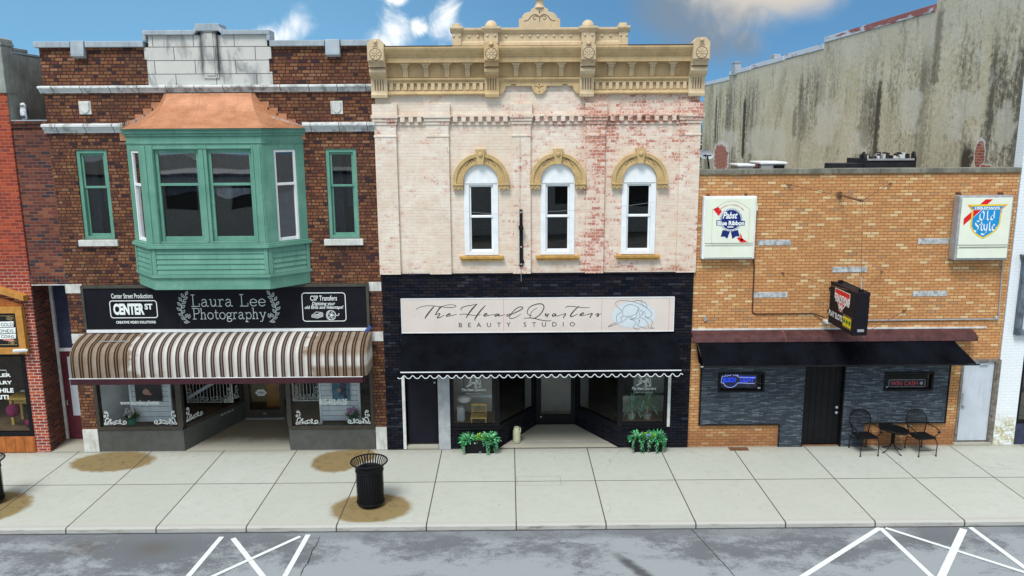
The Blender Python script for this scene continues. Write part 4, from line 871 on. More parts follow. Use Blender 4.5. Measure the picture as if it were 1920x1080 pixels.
MB().box(-3.33, -2.53, -.01, .3, .004, .09).build('door_step', 'entry_concrete', bc, .01)
m = MB().box(-3.41, -3.335, -.05, .09, .02, 2.6); m.box(3.205, 3.275, -.05, .05, .56, 2.7); each(m, 'white_trim', 'dirty_white', bc, .004)
MB().box(-2.52, -2.225, -.055, .2, .004, 2.7).build('concrete_post', 'grey_post', bc, .006)
for a, b, pa, pb in ((-2.21, -1.03, -1.11, -.985), (2.015, 3.20, 1.96, 2.09)):
    m = MB().ring(a, b, .563, 2.75, .07, .0, .10, .08, .09); m.box(pa, pb, -.03, .13, .563, 2.75); m.box(a-.01, b+.03 if a < 0 else b+.005, -.05, .02, .515, .562); f = m.build('shop_window', 'black_paint', bc, .005)
    g0, g1 = (a+.07, pa) if a < 0 else (pb, b-.07); MB().quad((g0, .05, .65), (g1, .05, .65), (g1, .05, 2.67), (g0, .05, 2.67)).build('pane', 'glass_shop', f)
Fa = F2(p1, q1); Fb = F2(q2, p2); La = (Vector(q1)-Vector(p1)).length; Lb = (Vector(q2)-Vector(p2)).length
m = MB(); slab2(m, p1, q1, .50, .60, .12); slab2(m, p1, q1, .60, 2.8, .08, .93, 1); fa = m.build('side_window', 'black_paint', bc, .005)
m = MB(); slab2(m, q2, p2, .50, .60, .12); slab2(m, q2, p2, .60, 2.8, .08, 0, .07); fb = m.build('side_window', 'black_paint', bc, .005)
for F, L, f in ((Fa, La, fa), (Fb, Lb, fb)): MB().raw([F(.08, .6, -.04), F(L-.08, .6, -.04), F(L-.08, 2.75, -.04), F(.08, 2.75, -.04)], [(0, 1, 2, 3)]).build('pane', 'glass_shop', f)
m = MB().ring(.0, 1.03, .06, 2.3, .115, 1.5, 1.56, .12, .28); m.box(-.08, 0, 1.5, 1.6, .01, 2.8); m.box(1.03, 1.10, 1.5, 1.6, .01, 2.8); m.box(0, 1.03, 1.5, 1.6, 2.3, 2.8)
d2 = m.build('door', 'black_paint', bc, .005)
MB().quad((.115, 1.53, .34), (.915, 1.53, .34), (.915, 1.53, 2.18), (.115, 1.53, 2.18)).build('pane', 'glass_shop', d2)
MB().tube([(.955, 1.46, .95), (.955, 1.44, 1.0), (.955, 1.44, 1.25), (.955, 1.46, 1.3)], .014, 8).build('handle', 'iron', d2); MB().box(.09, .13, 1.49, 1.499, .27, .29).build('lock', 'dirty_white', d2)
MB().room(-3.7, 3.65, .30, 6, .02, 2.85).build('interior', 'room_grey', bc)
m = MB().box(-2.2, -1.1, .26, 1.4, .3, .58); m.box(2.05, 3.25, .26, 1.4, .3, .58); each(m, 'display_floor', 'room_floor', bc)
each(MB().box(-2.24, -2.2, .26, 1.1, .59, 2.8).box(-2.19, -1.2, 1.1, 1.14, .59, 2.8).box(2.1, 3.5, 1.0, 1.04, .59, 1.02).box(2.55, 3.5, 1.2, 1.24, 1.03, 2.75).box(-.3, 1.5, 2.6, 2.65, .03, 2.8), 'inner_wall', 'room_grey', bc)
MB().box(-1.9, -1.2, 1.085, 1.099, .98, 1.06).build('wall_band', 'room_white', bc)
struct('entry_floor', MB().quad((-1.03, .02, .004), (2.015, .02, .004), (1.03, 1.56, .055), (-.02, 1.56, .055)), 'entry_concrete')

# ================================================================== tan brick bar
XR0, XR1 = 3.752, 11.405
br_ = thing('tan_brick_building', 'low tan brick bar building with black stone-clad shopfront', 'building', (7.58, 0, 0))
w = MB().wall(XR0, XR1, 0, 6.83, [(6.60, 7.60, 0, 2.2), (4.45, 5.58, 1.47, 1.96), (8.58, 9.78, 1.47, 1.94), (10.48, 11.40, 0, 2.25)], 0, .2)
w.quad((XR0, 0, 0), (XR0, 28, 0), (XR0, 28, 5.5), (XR0, 0, 6.83)); w.quad((XR0, .3, 6.83), (XR1, .3, 6.83), (XR1, .3, 5.5), (XR0, .3, 5.5)); w.quad((XR0, 28, 0), (XR1, 28, 0), (XR1, 28, 5.4), (XR0, 28, 5.4))
w.build('wall', 'tan_brick', br_)
MB().quad((XR0, .3, 5.6), (XR1, .3, 5.6), (XR1, 28, 5.3), (XR0, 28, 5.3)).build('roof', 'roof_gravel', br_)
m = MB(); x = XR0
for k, L in enumerate((.42, .95, .98, .97, .99, .96, .97, 1.0, .413)): m.box(x+.004, x+L-.004, -.05, .34, 6.832, 6.945); x += L
m.build('coping', 'coping_moss', br_, .008)
for a, b, c in ((5.25, 6.06, 5.125), (9.13, 9.86, 5.135), (7.11, 7.94, 4.455), (5.21, 6.05, 3.845), (9.11, 9.95, 3.845)):
    MB().box(a, b, -.012, .05, c, c+.135).build('stone_block', 'block_grey', br_, .004)
m = MB().px([(0, 3.03), (-.10, 3.02), (-.24, 2.97), (-.33, 2.90), (-.36, 2.82), (-.34, 2.80), (-.30, 2.86), (-.2, 2.92), (0, 2.95)], 3.72, 10.62)
hd = m.build('metal_canopy', 'maroon', br_)
m = MB()
for x in (5.95, 7.85): m.px([(0, 3.036), (-.10, 3.026), (-.24, 2.976), (-.335, 2.904), (-.365, 2.82), (-.33, 2.82), (-.2, 2.95), (0, 3.0)], x, x+.025)
each(m, 'seam', 'rust', hd); MB().box(3.75, 11.0, -.02, 0, 3.035, 3.075).build('flashing', 'dirty_white', br_)
# ledgestone cladding
lz = 2.75
m = MB()
for a, b, c, d in ((4.03, 4.44, .62, lz), (4.44, 5.59, .62, 1.46), (4.44, 5.59, 1.97, lz), (5.59, 6.02, .62, lz), (6.02, 6.60, 0.004, lz), (7.60, 8.17, .004, lz), (8.17, 8.57, .63, lz), (8.57, 9.79, .63, 1.46), (8.57, 9.79, 1.95, lz), (9.79, 10.17, .63, lz), (6.60, 7.60, 2.2, lz)): m.box(a, b, -.06, .0, c, d)
cs = m.build('stone_cladding', 'ledgestone', br_)
m = MB().box(4.0, 4.03, -.075, 0, .60, lz); m.box(10.17, 10.20, -.075, 0, .60, lz); m.box(4.03, 6.02, -.075, 0, .595, .62); m.box(8.17, 10.17, -.075, 0, .605, .63); m.box(6.02, 6.04, -.07, -.061, .004, .6); each(m, 'edge_trim', 'black_paint', cs)
for a, b, c, d in ((4.44, 5.59, 1.46, 1.97), (8.57, 9.79, 1.46, 1.95)):
    f = MB().ring(a, b, c, d, .05, -.085, .06).build('bar_window', 'black_paint', br_, .005)
    MB().quad((a+.05, -.02, c+.05), (b-.05, -.02, c+.05), (b-.05, -.02, d-.05), (a+.05, -.02, d-.05)).build('pane', 'glass_shop', f)
    MB().room(a-.05, b+.05, .21, 1.2, c-.1, d+.1).build('interior', 'room_dark', f)
    MB().box((b-.15), (b-.08), -.03, -.022, c+.07, c+.11).build('sticker', 'dirty_white', f) if a < 5 else MB().box(a+.06, a+.11, -.03, -.022, c+.07, c+.11).build('sticker', 'galv', f)
m = MB(); n = 6
for i in range(n):
    a = 6.63+i*(.94/n); m.box(a+.004, a+.94/n-.004, .055, .10, .03, 2.18)
m.box(6.60, 6.63, -.07, .1, .004, 2.2); m.box(7.57, 7.60, -.07, .1, .004, 2.2); m.box(6.63, 7.57, .065, .12, .02, 2.2)
d3 = m.build('door', 'black_paint', br_, .006)
for z in (1.02, .88): spun([(.012, 0), (.014, .03), (.036, .04), (.040, .06), (.030, .08), (.004, .085)], (7.46, .055, z), 12).build('handle', 'galv', d3, smooth=True)
m = MB().ring(10.48, 11.40, .05, 2.25, .07, -.03, .12, .07, .03); m.box(11.36, 11.45, -.05, -.031, .06, 2.24)
f4 = m.build('side_door_frame', 'weathered_wood', br_, .006)
d4 = MB().box(10.555, 11.325, .03, .08, .10, 2.17).build('door', 'grey_door', br_, .005)
spun([(.012, 0), (.03, .03), (.034, .05), (.004, .07)], (10.64, .03, 1.02), 10).build('handle', 'galv', d4, smooth=True)
m = MB().box(10.60, 10.63, .012, .028, .95, 1.35); m.box(10.95, 11.15, -.02, .025, 2.10, 2.14); m.build('door_closer', 'galv', d4)
MB().box(10.46, 11.42, -.06, .2, .004, .075).build('door_step', 'entry_concrete', br_, .01)

# ================================================================== white brick neighbour with the long plaster wall
bw = thing('white_brick_building', 'tall white brick building with long stained plaster side wall', 'building', (11.9, 0, 0))
m = MB().box(11.425, 12.0, -.02, .3, .0, 12.0); m.box(12.0, 19, 0, .3, 4.9, 12.0); m.build('wall', 'white_brick', bw)
steps = [(.31, 12.0), (4.6, 12.0), (4.6, 11.13), (12.75, 11.13), (12.75, 10.90), (26.1, 10.82), (26.1, 10.60), (31.8, 10.55), (31.8, 0), (.31, 0)]
MB().px(steps, 11.425, 11.75).build('plaster_wall', 'plaster', bw)
m = MB()
for a, b, z in ((4.62, 7.7, 11.13), (7.75, 12.72, 11.13), (12.76, 17.2, 10.90), (17.3, 22.1, 10.86), (22.2, 26.08, 10.82), (26.12, 31.85, 10.57)):
    m.box(11.395, 11.80, a, b, z+.002, z+.20)
m.build('coping', 'coping_metal', bw, .01)
m = MB().box(11.75, 19, 31.5, 31.8, 0, 10.5); m.box(18.7, 19, .3, 31.5, 0, 11); m.quad((11.75, .3, 10.3), (18.7, .3, 10.3), (18.7, 31.5, 10.3), (11.75, 31.5, 10.3)); m.build('rear_wall', 'plaster', bw)
m = MB().box(11.30, 11.62, 24.6, 25.3, 10.75, 11.36); m.build('chimney', 'galv', bw, .02)
MB().box(11.28, 11.64, 24.55, 25.35, 11.361, 11.42).build('chimney_cap', 'coping_grey', bw, .01)
m = MB().box(11.4, 11.7, 18.6, 19.2, 11.061, 11.25); m.build('roof_vent', 'galv', bw, .02)
m = MB().box(11.66, 17, -.16, -.022, 2.88, 3.02); m.box(11.66, 17, -.16, -.022, 4.60, 4.80); m.box(11.66, 11.80, -.155, -.022, 3.02, 4.60); pn = m.build('sign_surround', 'slate_paint', bw, .01)
MB().box(11.80, 17, -.10, -.022, 3.02, 4.60).build('sign_panel', 'dirty_white', pn)
m = MB().py([(11.60, 4.87), (17, 4.87), (17, 4.81), (11.72, 4.81), (11.66, 4.72), (11.62, 4.78)], -.30, -.02); m.build('ledge', 'slate_paint', bw, .01)
m = MB().box(12.0, 17, -.0, .1, 0, .55); each(m, 'stall_riser', 'navy_panel', bw); m = MB().ring(12.0, 17, .56, 2.85, .07, 0, .1); f = m.build('shop_window', 'black_paint', bw)
MB().quad((12.07, .05, .63), (16.93, .05, .63), (16.93, .05, 2.78), (12.07, .05, 2.78)).build('pane', 'glass_dark', f); MB().room(12, 17, .2, 3, .1, 2.9).build('interior', 'room', f)

# ================================================================== link wall and recessed side entrance
lk = thing('brick_infill_building', 'narrow dark brick infill over recessed burgundy side door', 'building', (-11.9, 0, 0))
X0, X1 = -12.305, -11.455
m = MB().box(X0, X1, .04, .4, 4.52, 8.02); m.box(X0, X1, -.0, .4, 8.02, 8.10); m.box(X0, X1, -.03, .4, 8.10, 8.17); m.quad((X0+.004, .82, 0), (X0+.004, .82, 4.3), (X0+.004, .04, 4.3), (X0+.004, .04, 0)); m.build('wall', 'dark_brick', lk)
m = MB(); n = 11
for i in range(n): a = X0+i*(X1-X0+.1)/n; m.box(a+.004, a+(X1-X0+.1)/n-.004, -.005, .3, 4.30, 4.515)
m.build('soldier_course', 'dark_brick', lk, .004)
MB().box(X0, X1, .02, .42, 8.171, 8.195).build('coping', 'coping_grey', lk); MB().box(X0+.02, X1, .0, .05, 4.275, 4.298).build('lintel', 'dirty_white', lk)
m = MB().quad((X0, .82, 8.15), (X1, .82, 8.15), (X1, 8, 8.0), (X0, 8, 8.0)); m.quad((X0, .1, 4.29), (X1, .1, 4.29), (X1, .85, 4.29), (X0, .85, 4.29)); m.build('roof', 'roof_gravel', lk)
m = MB().box(X0+.005, X0+.075, .72, .80, .06, 4.28); m.box(X0+.075, X1, .74, .80, 2.42, 2.50); fr4 = m.build('door_surround', 'dirty_white', lk, .005)
MB().quad((X0+.075, .79, 2.5), (X1, .79, 2.5), (X1, .79, 4.28), (X0+.075, .79, 4.28)).build('transom_panel', 'navy_panel', fr4)
m = MB().ring(X0+.08, X1, .07, 2.42, .16, .75, .80, .14, .62); d5 = m.build('door', 'burgundy', lk, .006)
MB().box(X0+.24, X1-.16, .765, .78, .69, 2.28).build('glass_panel', 'grey_door', d5)
MB().tube([(X0+.16, .74, 1.0), (X0+.16, .69, 1.0), (X0+.16, .69, 1.12), (X0+.16, .74, 1.12)], .012, 6).build('handle', 'galv', d5)
struct('entry_floor', MB().quad((X0+.006, .02, .004), (X1, .02, .004), (X1, .8, .05), (X0+.006, .8, .05)), 'entry_concrete')

# ================================================================== jeweller's red brick building
bj = thing('red_brick_building', 'red brick building at far left with orange timber shop surround', 'building', (-14.5, 0, 0))
XJ = -12.31
m = MB().wall(-19, XJ, 0, 8.8, [(-18.4, -12.68, 0, 2.62), (-18.4, -13.3, 5.0, 7.2)], 0, .2); m.quad((XJ, 0, 0), (XJ, 1.0, 0), (XJ, 1.0, 8.02), (XJ, 0, 8.02)); m.build('wall', 'red_brick', bj)
m = MB().px([(.03, 8.02), (.03, 9.72), (14, 9.60), (14, 8.02)], XJ-.25, XJ+.004); m.box(-19, XJ-.26, .1, .4, 8.8, 9.6); m.box(-19, XJ-.26, 14, 14.2, 0, 9.6); m.build('side_wall', 'stucco_grey', bj)
m = MB().box(XJ-.30, XJ+.02, .42, 14, 9.725, 9.78); m.build('coping', 'coping_grey', bj, .01)
m = MB().box(XJ-.34, XJ+.025, -.04, .40, 8.80, 9.86); m.box(XJ-.37, XJ+.05, -.07, .43, 9.862, 9.93); m.py([(XJ-.36, 9.932), (XJ+.04, 9.932), (XJ+.02, 10.02), (XJ-.06, 10.05), (XJ-.34, 10.05)], -.06, .42); m.box(XJ-.22, XJ+.03, .44, 1.0, 9.785, 9.86); m.build('corner_pier', 'stucco_grey', bj, .015)
MB().quad((-19, .3, 9.3), (XJ-.26, .3, 9.3), (XJ-.26, 14, 9.3), (-19, 14, 9.3)).build('roof', 'roof_gravel', bj)
m = MB().box(-18.4, -12.66, -.03, .1, .004, .43)
for i in range(24): m.box(-18.3+i*.235, -18.09+i*.235, -.04, -.031, .02, .41)
each(m, 'stall_riser', 'wood_orange', bj, .004)
m = MB().ring(-18.4, -12.66, .435, 2.62, .10, -.02, .12, .12, .10); f = m.build('shop_window', 'black_paint', bj, .005)
MB().quad((-18.3, .05, .53), (-12.76, .05, .53), (-12.76, .05, 2.5), (-18.3, .05, 2.5)).build('pane', 'glass_shop', f)
MB().room(-18.5, -12.6, .2, 4, .1, 2.65).build('interior', 'room_floor', bj); MB().box(-18.4, -12.7, .2, 2.5, .3, .5).build('display_floor', 'room_floor', bj)
m = MB().box(-13.6, -12.9, 1.9, 1.95, 1.45, 2.6); m.build('dark_panel', 'room_dark', bj)
m = MB().ring(-18.4, -13.3, 5.0, 7.2, .08, .0, .1); f = m.build('upper_window', 'dirty_white', bj); MB().quad((-18.3, .05, 5.1), (-13.4, .05, 5.1), (-13.4, .05, 7.1), (-18.3, .05, 7.1)).build('pane', 'glass_deep', f)

# ================================================================== signs
# photographer's black sign board
s1 = thing('shop_sign', 'long black board with white laurel emblem and shop lettering under bay window', 'sign', (-7.6, -.06, 3.7))
MB().box(-11.0, -4.19, -.075, -.01, 3.20, 4.20).build('board', 'sign_black', s1)
m = MB().ring(-11.065, -4.125, 3.185, 4.275, .065, -.10, -.001, .07, .012); m.build('frame', 'sign_frame', s1, .005)
MB().box(-11.0, -4.2, -.14, -.02, 3.115, 3.184).build('white_strip', 'white_metal', s1, .004)
MB().poly([(-4.27, 3.10), (-4.13, 3.27), (-4.08, 3.20), (-4.22, 3.03)], front(-.145)).build('tape', 'tape_blue', s1)
m = MB()
for x in (-8.72, -6.45): m.box(x, x+.006, -.0765, -.07, 3.21, 4.19)
m.build('board_joint', 'bronze', s1)
F = front(-.080)
m = MB(); m.text('Center Street Productions', F, -10.345, -9.345, 3.955, 4.075, bold=.006); m.text('CENTER', F, -10.325, -9.58, 3.545, 3.83, bold=.05); m.text('ST', F, -9.565, -9.375, 3.675, 3.82, bold=.04); m.text('CREATIVE VIDEO SOLUTIONS', F, -10.29, -9.33, 3.33, 3.395, bold=.03)
def rrect(x0, x1, z0, z1, r): return arc(x1-r, z1-r, r, 0, 90, 5)+arc(x0+r, z1-r, r, 90, 180, 5)+arc(x0+r, z0+r, r, 180, 270, 5)+arc(x1-r, z0+r, r, 270, 360, 5)
m.stroke(rrect(-10.40, -9.27, 3.475, 3.895, .06), .020, F, True)
m.stroke(rrect(-5.745, -4.70, 3.355, 4.055, .07), .018, F, True)
m.text('CSP Transfers', F, -5.545, -4.90, 3.865, 3.99, bold=.008); m.text('Digitizing your', F, -5.51, -4.95, 3.725, 3.835, bold=.012, shear=.2); m.text('old films and videotape!', F, -5.69, -4.755, 3.635, 3.745, bold=.012, shear=.2)
# tape and film reel doodles
for k in range(4): m.stroke([(-5.53+.01*k, 3.46+.025*k), (-5.40, 3.43+.025*k), (-5.25, 3.48+.025*k)], .011, F)
m.stroke([(-5.53, 3.50), (-5.42, 3.585), (-5.28, 3.57), (-5.26, 3.5)], .012, F); m.stroke([(-5.48, 3.53), (-5.40, 3.52), (-5.31, 3.555)], .012, F); m.stroke([(-5.53, 3.46), (-5.53, 3.51)], .012, F)
m.stroke(arc(-5.05, 3.50, .10, 0, 360, 24, .115), .014, F); m.stroke(arc(-5.09, 3.50, .085, 90, 270, 12, .115), .012, F); m.disc(-5.05, 3.50, .03, F, 12)
for k in range(5): m.stroke(arc(-5.05+.06*cos(1.256*k), 3.50+.068*sin(1.256*k), .022, 0, 360, 8), .009, F)
m.stroke(crom([(-4.97, 3.46), (-4.93, 3.50), (-4.89, 3.49), (-4.87, 3.53)], 4), .014, F); m.disc(-4.87, 3.53, .017, F, 8)
GL = {'L': (.74, [[(0, 1), (.3, 1)], [(.15, 1), (.15, 0)], [(0, 0), (.62, 0), (.62, .25)]]),
      'a': (.66, [crom([(.08, .48), (.22, .6), (.38, .56), (.43, .42), (.43, .12), (.5, .0), (.6, .03)]), crom([(.43, .36), (.2, .33), (.06, .18), (.12, .02), (.28, .0), (.43, .17)])]),
      'u': (.68, [crom([(0, .58), (.13, .58), (.13, .2), (.22, .01), (.36, .03), (.47, .2)]), [(.36, .58), (.48, .58), (.48, 0), (.58, 0)]]),
      'r': (.52, [[(0, .58), (.13, .58), (.13, 0)], [(0, 0), (.28, 0)], crom([(.13, .38), (.22, .56), (.34, .6), (.42, .5)])]),
      'e': (.66, [crom([(.08, .31), (.54, .31), (.5, .5), (.3, .6), (.12, .5), (.06, .3), (.14, .07), (.32, -.01), (.54, .1)])]),
      'P': (.72, [crom([(0, 1), (.42, 1), (.62, .9), (.62, .6), (.42, .5), (.15, .5)]), [(.15, 1), (.15, 0)], [(0, 0), (.35, 0)]]),
      'h': (.68, [[(0, 1), (.13, 1), (.13, 0)], [(0, 0), (.26, 0)], crom([(.13, .38), (.24, .57), (.38, .58), (.46, .42), (.46, 0)]), [(.36, 0), (.58, 0)]]),
      'o': (.66, [arc(.3, .29, .26, 0, 360, 20, .30)]),
      't': (.48, [crom([(.18, .85), (.18, .15), (.27, 0), (.42, .06)]), [(.03, .58), (.40, .58)]]),
      'g': (.62, [arc(.26, .38, .2, 0, 360, 16), [(.42, .52), (.56, .58)], crom([(.14, .2), (.10, .08), (.42, .02), (.52, -.12), (.3, -.26), (.08, -.17), (.14, .03)])]),
      'p': (.68, [[(0, .58), (.13, .58), (.13, -.28)], [(0, -.28), (.28, -.28)], arc(.36, .29, .23, 0, 360, 18, .30)]),
      'y': (.66, [[(0, .58), (.22, .58)], [(.11, .58), (.34, .02)], [(.57, .58), (.24, -.26), (.05, -.26)], [(.46, .58), (.66, .58)]]), ' ': (.5, [])}
def slab_text(mb, s, F, x0, x1, zb, h, w):
    tot = sum(GL[c][0] for c in s)-.1; k = (x1-x0)/tot; x = x0
    for c in s:
        for st in GL[c][1]: mb.stroke([(x+u*k, zb+v*h) for u, v in st], w, F)
        x += GL[c][0]*k
slab_text(m, 'Laura Lee', F, -8.43, -6.64, 3.745, .285, .0165); slab_text(m, 'Photography', F, -8.42, -6.66, 3.43, .265, .0165)
def laurel(mb, sx, cx):
    st = crom([(0, .0), (-.12, .10), (-.18, .25), (-.17, .42), (-.10, .58), (-.05, .68)], 5)
    P = lambda p: (cx+sx*p[0], 3.345+p[1]); mb.stroke([P(p) for p in st], .012, F)
    for (x, z, a) in ((-.03, .02, 190), (-.10, .08, 160), (-.10, .12, 60), (-.16, .17, 150), (-.02, .10, 75), (-.17, .23, 50), (-.20, .30, 140), (-.17, .36, 40), (-.19, .42, 130), (-.15, .47, 30), (-.16, .53, 120), (-.10, .57, 35), (-.11, .62, 110), (-.05, .68, 60)):
        d = Vector((cos(R(a)), sin(R(a)))); n = Vector((-d.y, d.x)); b = Vector((x, z)); L = .115
        mb.stroke([P(b+d*L*t_+n*.03*q) for t_, q in ((0, 0), (.3, .9), (.6, .9), (1, 0), (.6, -.9), (.3, -.9), (0, 0))], .011, F)
        mb.stroke([P(b), P(b+d*L*.8)], .007, F)
laurel(m, 1, -8.50); laurel(m, -1, -6.57)
m.build('lettering', 'letter_white', s1)

# salon sign
s2 = thing('shop_sign', 'long cream board with script lettering and line drawing of hatted head', 'sign', (0, -.05, 3.45))
MB().box(-3.345, 3.275, -.07, -.014, 3.045, 3.875).build('board', 'sign_cream', s2)
m = MB().ring(-3.36, 3.29, 3.03, 3.89, .016, -.078, -.014); m.build('frame', 'white_metal', s2)
m = MB()
for x in (-.87, 1.52, 3.16): m.box(x, x+.008, -.0715, -.06, 3.05, 3.87)
m.build('board_joint', 'pink_ink', s2)
F = front(-.074)
def q1(p): x, y = 750+p[0]/7.385, 550+p[1]/7.385; return (-3.35+(x-754)*.01302, 3.88-(y-(560-.006*(x-753)))*.01344)
def q2(p): return q1(((p[0]/7.11+260)*7.385, p[1]/7.11*7.385))
m = MB()
thick = lambda pts, a=.028, b=.009: (lambda P: m.stroke(P, [b+(a-b)*sin(pi*(i/(len(P)-1))**.8) for i in range(len(P))], F))(crom(pts, 5))
for st, w in (([(230, 212), (262, 190), (330, 168), (420, 160), (500, 165), (600, 178), (700, 186), (760, 180), (785, 165), (760, 152), (700, 148), (640, 155), (585, 172), (545, 190)], .012), ([(487, 165), (440, 215), (380, 290), (355, 325), (362, 340)], .03), ([(590, 165), (540, 215), (490, 290)], .026), ([(490, 290), (540, 268), (560, 275), (535, 305), (520, 322), (535, 327), (570, 315), (620, 288)], .022),
              ([(655, 290), (700, 280), (690, 268), (660, 285), (645, 302), (665, 305), (720, 295), (790, 278)], .020), ([(865, 222), (848, 205), (865, 185), (930, 165), (1020, 150), (1075, 138)], .016), ([(1075, 138), (1010, 200), (945, 285), (918, 332)], .03), ([(1190, 155), (1120, 230), (1060, 310), (1040, 345), (1045, 368)], .03), ([(828, 288), (870, 275), (930, 278), (1000, 290), (1060, 292), (1120, 285)], .014),
              ([(1175, 292), (1210, 278), (1195, 266), (1170, 285), (1165, 302), (1190, 303), (1240, 292), (1310, 280)], .022), ([(1375, 280), (1345, 275), (1318, 292), (1325, 305), (1360, 290), (1378, 280), (1368, 300), (1395, 300), (1460, 280)], .024), ([(1540, 278), (1505, 275), (1480, 295), (1490, 306), (1530, 285), (1600, 255), (1680, 215), (1702, 190), (1680, 178), (1640, 185), (1580, 230), (1530, 290), (1520, 325), (1545, 338), (1600, 322), (1675, 278)], .020)):
    thick([q1(p) for p in st], w)
thick([q1(p) for p in ((1830, 300), (1780, 285), (1765, 240), (1800, 180), (1870, 148))]+[q2(p) for p in ((0, 132), (45, 135), (72, 165), (62, 210), (30, 260), (0, 290))]+[q1((1880, 325)), q1((1850, 335)), q1((1810, 325)), q1((1805, 290)), q1((1835, 235)), q1((1900, 190))], .022)
thick([q1((1715, 335)), q1((1790, 330)), q1((1860, 335))]+[q2(p) for p in ((0, 338), (90, 355), (150, 355), (168, 345))], .018)
for st, w in (([(80, 270), (100, 258), (92, 285), (105, 290), (135, 262), (120, 290), (112, 318)], .022), ([(228, 265), (200, 262), (185, 285), (195, 296), (220, 280), (232, 265), (225, 288), (250, 292), (320, 272)], .024), ([(320, 272), (360, 262), (355, 280), (330, 310), (345, 320)], .022), ([(540, 158), (480, 215), (430, 275), (428, 298), (455, 296), (525, 265)], .028), ([(355, 182), (380, 168), (450, 165), (540, 178), (620, 183), (680, 180)], .014),
              ([(560, 280), (600, 262), (590, 250), (560, 268), (550, 285), (575, 290), (640, 275)], .022), ([(640, 275), (712, 260), (705, 280), (685, 308), (700, 318)], .022), ([(755, 275), (790, 258), (795, 275), (800, 290), (785, 297), (772, 288), (805, 270), (835, 265)], .022)):
    thick([q2(p) for p in st], w)
m.text('BEAUTY STUDIO', F, -1.96, .87, 3.175, 3.285, bold=.0, sp=2.6)
m.build('lettering', 'letter_dark', s2)
m = MB(); cx, cz = q2((1268, 280)); m.disc(cx, cz, 290/7.11*.01302, front(-.073), 40, 172/7.11*.01344); m.build('oval', 'pale_blue', s2)
LADY = [[(1100, 215), (1050, 175), (1022, 130), (1050, 98), (1130, 88), (1250, 105), (1350, 140), (1440, 190), (1500, 250), (1505, 290), (1465, 315), (1420, 300)], [(1120, 210), (1150, 165), (1220, 142), (1300, 165), (1335, 195), (1320, 240), (1270, 280), (1190, 298), (1130, 290), (1115, 240), (1120, 210)],
        [(1250, 105), (1310, 88), (1370, 95), (1430, 140), (1440, 180), (1400, 160), (1365, 125), (1360, 95)], [(1100, 215), (1090, 250), (1040, 290), (1040, 350), (1050, 375), (980, 400), (930, 435), (1000, 415), (1070, 390), (1110, 345), (1090, 315), (1130, 300)], [(1100, 385), (1150, 345), (1190, 315), (1250, 305)],
        [(1330, 190), (1310, 240), (1300, 310), (1215, 335), (1270, 350), (1300, 390), (1265, 440), (1310, 465), (1350, 462)], [(1345, 290), (1345, 240), (1370, 215), (1380, 260), (1350, 300), (1320, 330), (1240, 335)], [(1390, 285), (1395, 240), (1415, 240), (1420, 300), (1440, 320)], [(1350, 310), (1420, 345), (1460, 400), (1470, 450), (1540, 455)], [(1440, 320), (1500, 345), (1520, 390), (1500, 440), (1548, 457)], [(1330, 370), (1350, 340), (1340, 390), (1320, 410), (1380, 445), (1450, 455)]]
m = MB()
for st in LADY: m.stroke(crom([q2(p) for p in st], 5), .0085, front(-.076))
m.build('line_drawing', 'slate_paint', s2)

# illuminated beer sign with ribbon
s3 = thing('beer_sign', 'cream box sign with blue rosette and red ribbon, slightly tilted', 'sign', (4.5, -.05, 5.6))
m = MB().box(3.88, 5.13, -.20, -.03, 4.83, 6.325); m.build('box', 'white_metal', s3, .015)
m = MB().box(3.925, 5.085, -.225, -.201, 5.22, 6.28).box(3.925, 5.085, -.225, -.201, 4.87, 5.13); m.box(3.925, 5.085, -.21, -.201, 5.14, 5.21); m.build('face', 'plastic_cream', s3, .012)
m = MB(); m.box(3.94, 5.07, -.2265, -.226, 5.165, 5.175); m.build('seam_line', 'sign_frame', s3)
for x in (4.0, 4.9): MB().box(x, x+.03, -.1, -.02, 6.325, 6.37).box(x-.02, x+.05, -.06, -.0, 6.35, 6.38).build('hanger', 'rust', s3)
def P3(p): return (3.88+(p[0]-(92-(p[1]-75)*.047))*1.25/828, 6.325-(p[1]-(75+(p[0]-90)*-.003))*1.495/972)
Y3 = -.229; F = front(Y3)
m = MB(); m.stroke([P3(p) for p in [(215, 268), (195, 810), (775, 800), (802, 265), (770, 250)]]+crom([P3(p) for p in [(770, 250), (690, 195), (600, 155), (510, 143), (420, 160), (340, 205), (270, 255), (215, 268)]], 3), .006, F); m.build('border', 'gold_ink', s3)
m = MB(); m.poly([P3(p) for p in [(228, 268), (305, 230), (362, 300), (312, 372)]], F); m.poly([P3(p) for p in [(640, 628), (680, 690), (672, 710), (765, 778), (655, 783), (595, 712), (655, 700)]], F); m.build('red_ribbon', 'red_ink', s3)
m = MB(); c3 = P3((505, 430)); r3 = 180*1.25/828
m.disc(*c3, r3, front(-.2305), 40)
m.poly([P3(p) for p in [(372, 590), (490, 605), (445, 722), (400, 690), (342, 692)]], front(-.2300)); m.poly([P3(p) for p in [(500, 610), (615, 590), (640, 692), (585, 685), (525, 727)]], front(-.2300)); m.build('rosette', 'navy_ink', s3)
m = MB()
for k in range(44): a = 2*pi*k/44; m.poly([(c3[0]+r3*q*cos(a+d), c3[1]+r3*q*sin(a+d)) for q, d in ((.93, -.045), (1.02, -.045), (1.02, .045), (.93, .045))], front(-.2312))
m.stroke(arc(*c3, r3*.885, 0, 360, 40), .011, front(-.2312), True); m.build('rosette_edge', 'letter_white', s3)
m = MB().poly([P3(p) for p in [(278, 435), (722, 450), (718, 520), (275, 520)]], front(-.2325)); m.build('name_band', 'navy_ink', s3)
